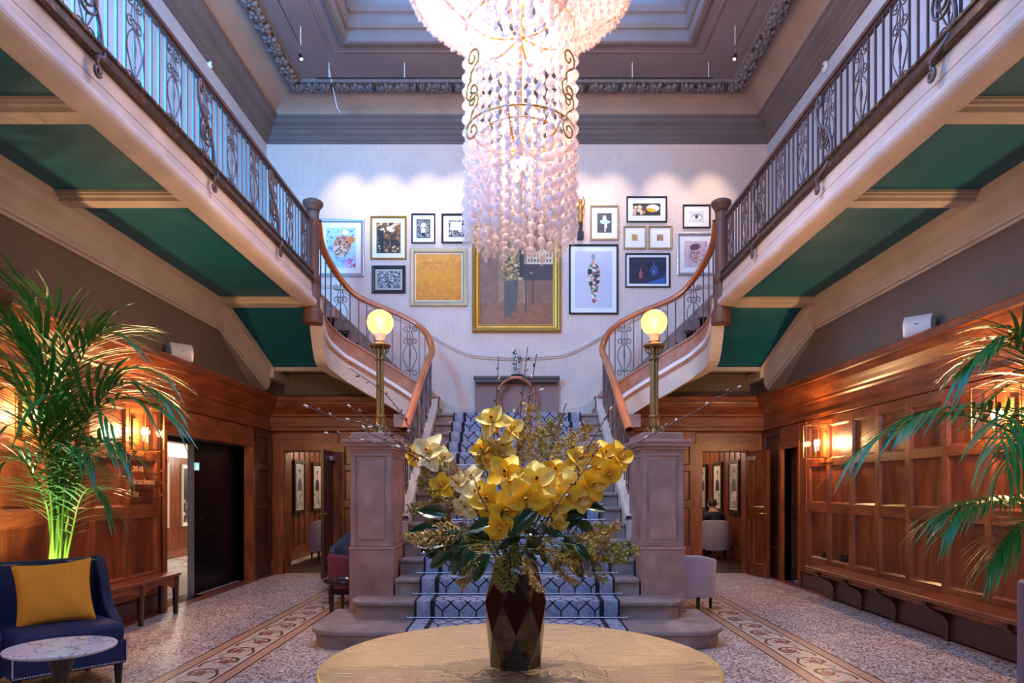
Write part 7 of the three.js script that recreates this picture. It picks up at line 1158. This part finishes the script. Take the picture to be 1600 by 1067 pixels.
// ---------------------------------------------------------------- palms
const frondLeaf = [0.16, -0.16].map(c => { const n = 7, pos = [], idx = [], uv = []; for (let i = 0; i <= n; i++) { const t = i / n, w = 0.046 * Math.pow(Math.sin(Math.PI * (0.1 + 0.9 * t)), 0.6) * (1 - t * 0.6) + 0.001, y = -0.42 * t * t, x = c * t * t; for (const u of [-1, 0, 1]) { pos.push(x + u * w, y + (u ? 0.010 : 0) * (1 - t), t); uv.push(u * 0.5 + 0.5, t); } } for (let i = 0; i < n; i++) for (let j = 0; j < 2; j++) { const a = i * 3 + j; idx.push(a, a + 3, a + 1, a + 1, a + 3, a + 4); } const g = new THREE.BufferGeometry(); g.setAttribute('position', new THREE.Float32BufferAttribute(pos, 3)); g.setAttribute('uv', new THREE.Float32BufferAttribute(uv, 2)); g.setIndex(idx); g.computeVertexNormals(); return g; });
const palmTex = texture(64, 128, (u, v) => { const s = vnoise(u * 24, v * 3, 24, 3, 55); return mixc([26, 104, 50], [74, 160, 64], clamp(0.2 + s * 0.6)); });
const palmMat = phys({ map: palmTex, roughness: 0.38, clearcoat: 0.2, transmission: 0.18, thickness: 0 }), palmStem = std({ map: rep(T.mottle, 10), color: rgb(96, 138, 40), roughness: 0.5 });
function palmThing(name, label, pos, fronds) {
  const t = thing(name, label, 'plant', pos), mass = [];
  for (const f of fronds) {      // points of the midrib relative to the planter, leaflet length, where the leaflets start
    const c = new THREE.CatmullRomCurve3(f.p.map(q => V(...q)), false, 'centripetal'), n = 24, g = new THREE.TubeGeometry(c, n, 0.011, 6), pa = g.attributes.position;
    for (let i = 0; i <= n; i++) { const q = c.getPointAt(i / n), k = 1.25 - 1.0 * i / n; for (let j = 0; j <= 6; j++) { const id = i * 7 + j; pa.setXYZ(id, q.x + (pa.getX(id) - q.x) * k, q.y + (pa.getY(id) - q.y) * k, q.z + (pa.getZ(id) - q.z) * k); } }
    const rib = mesh('frond', g, palmStem, t), N = f.n || 15;
    for (let i = 0; i < N; i++) for (const s of [-1, 1]) {
      const u = lerp(f.s || 0.42, 1, (i + (s > 0 ? 0.3 : 0)) / N), q = c.getPointAt(Math.min(1, u)), tan = c.getTangentAt(Math.min(1, u)); const w = (u - (f.s || 0.42)) / (1 - (f.s || 0.42)), L = f.L * (0.55 + 0.6 * Math.sin(Math.PI * (0.15 + 0.75 * w))) * rnd(0.85, 1.1);
      const side = tan.clone().cross(V(0, 1, 0)); if (side.lengthSq() < 1e-3) side.set(1, 0, 0); side.normalize().multiplyScalar(s); const dir = tan.clone().multiplyScalar(lerp(0.55, 1.1, w)).addScaledVector(side, lerp(0.95, 0.5, w)).add(V(0, rnd(0.0, 0.25), 0)).normalize();
      const lim = 3.94, tipx = t.position.x + q.x + dir.x * L * 1.1; if (Math.abs(tipx) > lim) { dir.x = (Math.sign(tipx) * lim - t.position.x - q.x) / (L * 1.1); dir.normalize(); }
      const up = V(0, 1, 0), x = up.clone().cross(dir).normalize(), y = dir.clone().cross(x); const m = new THREE.Object3D(); m.position.copy(q); m.quaternion.setFromRotationMatrix(new THREE.Matrix4().makeBasis(x, y, dir)); m.scale.set(L * 0.9, L * rnd(0.5, 1.3), L);
      if (f.far) { m.updateMatrix(); mass.push(frondLeaf[s > 0 ? 0 : 1].clone().applyMatrix4(m.matrix)); }
      else { const k = mesh('leaflet', frondLeaf[s > 0 ? 0 : 1], palmMat, rib); k.position.copy(m.position); k.quaternion.copy(m.quaternion); k.scale.copy(m.scale); }
    }
  }
  if (mass.length) { const k = mesh('leaflet_mass', mergeGeometries(mass), palmMat, t); k.userData.kind = 'stuff'; }
  return t;
}
function planter(label, pos, r, h, mat) { const p = thing('planter', label, 'planter', pos); mesh('pot', lathe([[0, 0], [r * 0.85, 0], [r, h * 0.1], [r, h - 0.02], [r - 0.02, h], [r - 0.035, h - 0.02], [r - 0.04, h - 0.06], [0, h - 0.06]], 36), mat, p); mesh('soil', lathe([[0, h - 0.045], [r - 0.05, h - 0.05]], 24), std({ map: rep(T.mottle, 20), color: rgb(58, 42, 32), roughness: 0.95 }), p); return p; }
seed(828);
{
  const d = 5.5, X0 = -3.74, H = 0.5, L = (px, py, dd = 0) => { const p = at(px, py, d - dd); return [Math.max(p.x, -3.9) - X0, p.y, p.z + d]; };
  planter('dark planter of the palm standing behind the navy armchair', [X0, 0, -d], 0.2, H, std({ map: rep(T.mottle, 3), color: rgb(60, 52, 58), roughness: 0.5 }));
  const B = () => [rnd(-0.08, 0.08), H - 0.05, rnd(-0.08, 0.08)];
  palmThing('potted_palm', 'lush green palm arching over the navy armchair', [X0, 0, -d], [
    { p: [B(), L(110, 760), L(130, 660, 0.1), L(190, 622, 0.2), L(250, 640, 0.25), L(290, 668, 0.3)], L: 0.30, s: 0.5 },
    { p: [B(), L(105, 740), L(120, 640, 0.1), L(160, 590, 0.15), L(215, 575, 0.2), L(262, 590, 0.25)], L: 0.30, s: 0.5 },
    { p: [B(), L(95, 740), L(100, 640), L(120, 560, 0.05), L(160, 515, 0.05), L(210, 510, 0.05)], L: 0.32, s: 0.52 },
    { p: [B(), L(88, 740), L(85, 630, 0.1), L(70, 540, 0.2), L(40, 470, 0.3), L(5, 440, 0.4)], L: 0.34, s: 0.5 },
    { p: [B(), L(80, 760), L(60, 660, 0.2), L(20, 600, 0.3), L(-30, 580, 0.4), L(-70, 600, 0.5)], L: 0.32, s: 0.45 },
    { p: [B(), L(112, 790, 0.1), L(135, 720, 0.3), L(160, 690, 0.4), L(185, 690, 0.5), L(205, 720, 0.55)], L: 0.28, s: 0.45 },
    { p: [B(), L(100, 780, 0.1), L(105, 700, 0.2), L(120, 650, 0.3), L(150, 640, 0.4), L(180, 670, 0.5)], L: 0.28, s: 0.4 },
    { p: [B(), L(80, 790, 0.1), L(70, 720, 0.3), L(50, 670, 0.4), L(20, 660, 0.5), L(-10, 690, 0.6)], L: 0.3, s: 0.4 },
    { p: [B(), L(115, 820, 0.05), L(125, 780, 0.15), L(140, 762, 0.25), L(160, 770, 0.3), L(178, 800, 0.35)], L: 0.22, s: 0.4, n: 12 },
    { p: [B(), L(90, 740, 0.1), L(85, 640, 0.2), L(60, 570, 0.3), L(10, 530, 0.35), L(-40, 540, 0.4)], L: 0.32, s: 0.5 },
    { far: 1, p: [B(), L(115, 740), L(140, 650, 0.1), L(185, 600, 0.1), L(230, 605, 0.15), L(275, 635, 0.2)], L: 0.30, s: 0.5 },
    { far: 1, p: [B(), L(100, 730), L(110, 620), L(135, 545, 0.05), L(170, 520, 0.1), L(215, 540, 0.15)], L: 0.32, s: 0.5 },
    { far: 1, p: [B(), L(85, 740), L(70, 640, 0.1), L(45, 560, 0.2), L(15, 510, 0.3), L(-10, 500, 0.5)], L: 0.34, s: 0.45 },
    { far: 1, p: [B(), L(85, 760), L(75, 690, 0.2), L(50, 620, 0.4), L(20, 600, 0.5), L(-15, 620, 0.6)], L: 0.34, s: 0.4 },
    { far: 1, p: [B(), L(95, 780), L(90, 700, 0.3), L(85, 650, 0.5), L(70, 620, 0.7), L(40, 640, 0.85)], L: 0.3, s: 0.4 },
    { far: 1, p: [B(), L(110, 790), L(125, 730, 0.3), L(140, 700, 0.5), L(165, 690, 0.6), L(195, 710, 0.7)], L: 0.28, s: 0.4 },
    { far: 1, p: [B(), L(90, 790), L(95, 740, 0.3), L(105, 710, 0.5), L(125, 700, 0.65), L(150, 730, 0.75)], L: 0.26, s: 0.4 },
    { far: 1, p: [B(), L(90, 720), L(95, 620), L(95, 540), L(80, 480, 0.1), L(50, 450, 0.2)], L: 0.32, s: 0.5 },
    { far: 1, p: [B(), L(75, 800), L(55, 750, 0.3), L(35, 720, 0.4), L(10, 720, 0.5), L(-15, 760, 0.6)], L: 0.28, s: 0.4 },
  ].map(f => ({ ...f, n: f.far ? 20 : 15, L: f.L * 1.45 })));
  // uplighter in the planter
  const up = thing('planter_uplight', 'small spike uplight among the palm stems behind the navy armchair', 'lamp', [X0 + 0.06, H - 0.045, -d + 0.17]);
  mesh('lamp_body', cyl(0.025, 0.03, 0.05, 0, 0, 0, 14), M.black, up); mesh('lamp_lens', cyl(0.022, 0.022, 0.006, 0, 0.05, 0, 14), glow(1, 0.9, 0.6, 30), up);
  spot(new THREE.Color().setRGB(1.0, 0.95, 0.55), 60, [X0 + 0.06, H + 0.02, -d + 0.17], [X0 - 0.02, 2.2, -d - 0.05], 0.95, 0.8, 1.5);
}
{
  const d = 4.3, X0 = 3.42, H = 0.82, L = (px, py, dd = 0) => { const p = at(px, py, d - dd); return [p.x - X0, p.y, p.z + d]; };
  planter('tall mauve planter at the end of the long bench', [X0, 0, -d], 0.22, H, std({ map: rep(T.mottle, 3), color: rgb(120, 108, 130), roughness: 0.5 }));
  const B = () => [rnd(-0.07, 0.07), H - 0.05, rnd(-0.07, 0.07)];
  palmThing('potted_palm', 'palm reaching in over the long bench from its tall mauve planter', [X0, 0, -d], [
    { p: [B(), L(1640, 760), L(1600, 690), L(1520, 652, 0.1), L(1430, 648, 0.15), L(1360, 690, 0.2), L(1318, 728, 0.25)], L: 0.26, s: 0.4, n: 19 },
    { p: [B(), L(1650, 840), L(1620, 800), L(1560, 782, 0.1), L(1500, 788, 0.15), L(1450, 815, 0.2)], L: 0.22, s: 0.4 },
    { p: [B(), L(1650, 700), L(1630, 600), L(1590, 545, 0.05), L(1540, 548, 0.1), L(1490, 590, 0.15)], L: 0.28, s: 0.5 },
    { p: [B(), L(1650, 720), L(1635, 620, 0.1), L(1610, 560, 0.2), L(1590, 520, 0.25), L(1560, 510, 0.3)], L: 0.28, s: 0.5 },
    { p: [B(), L(1655, 860), L(1640, 820, 0.1), L(1600, 815, 0.2), L(1570, 840, 0.25), L(1540, 890, 0.3)], L: 0.22, s: 0.4 },
    { p: [B(), L(1660, 720), L(1680, 620), L(1720, 560, 0.1), L(1780, 560, 0.15), L(1840, 610, 0.2)], L: 0.3, s: 0.45 },
    { p: [B(), L(1650, 760, 0.1), L(1630, 680, 0.3), L(1600, 640, 0.5), L(1580, 650, 0.65), L(1560, 700, 0.8)], L: 0.28, s: 0.4 },
    { p: [B(), L(1660, 760, -0.1), L(1670, 680, -0.2), L(1650, 610, -0.4), L(1600, 590, -0.6), L(1540, 630, -0.75)], L: 0.28, s: 0.45 },
    { far: 1, p: [B(), L(1645, 750), L(1610, 680, 0.1), L(1540, 640, 0.2), L(1460, 640, 0.3), L(1390, 680, 0.4)], L: 0.26, s: 0.4 },
    { far: 1, p: [B(), L(1655, 720), L(1640, 620), L(1610, 550), L(1570, 525, 0.1), L(1520, 560, 0.2)], L: 0.28, s: 0.45 },
    { far: 1, p: [B(), L(1650, 830), L(1615, 790, 0.1), L(1560, 775, 0.2), L(1500, 800, 0.3), L(1470, 840, 0.35)], L: 0.2, s: 0.4 },
    { far: 1, p: [B(), L(1660, 760), L(1650, 690, 0.2), L(1620, 650, 0.4), L(1590, 680, 0.5), L(1570, 740, 0.6)], L: 0.28, s: 0.4 },
  ].map(f => ({ n: f.far ? 22 : 18, ...f, L: f.L * 1.35 })));
}

renderer.render(scene, camera);
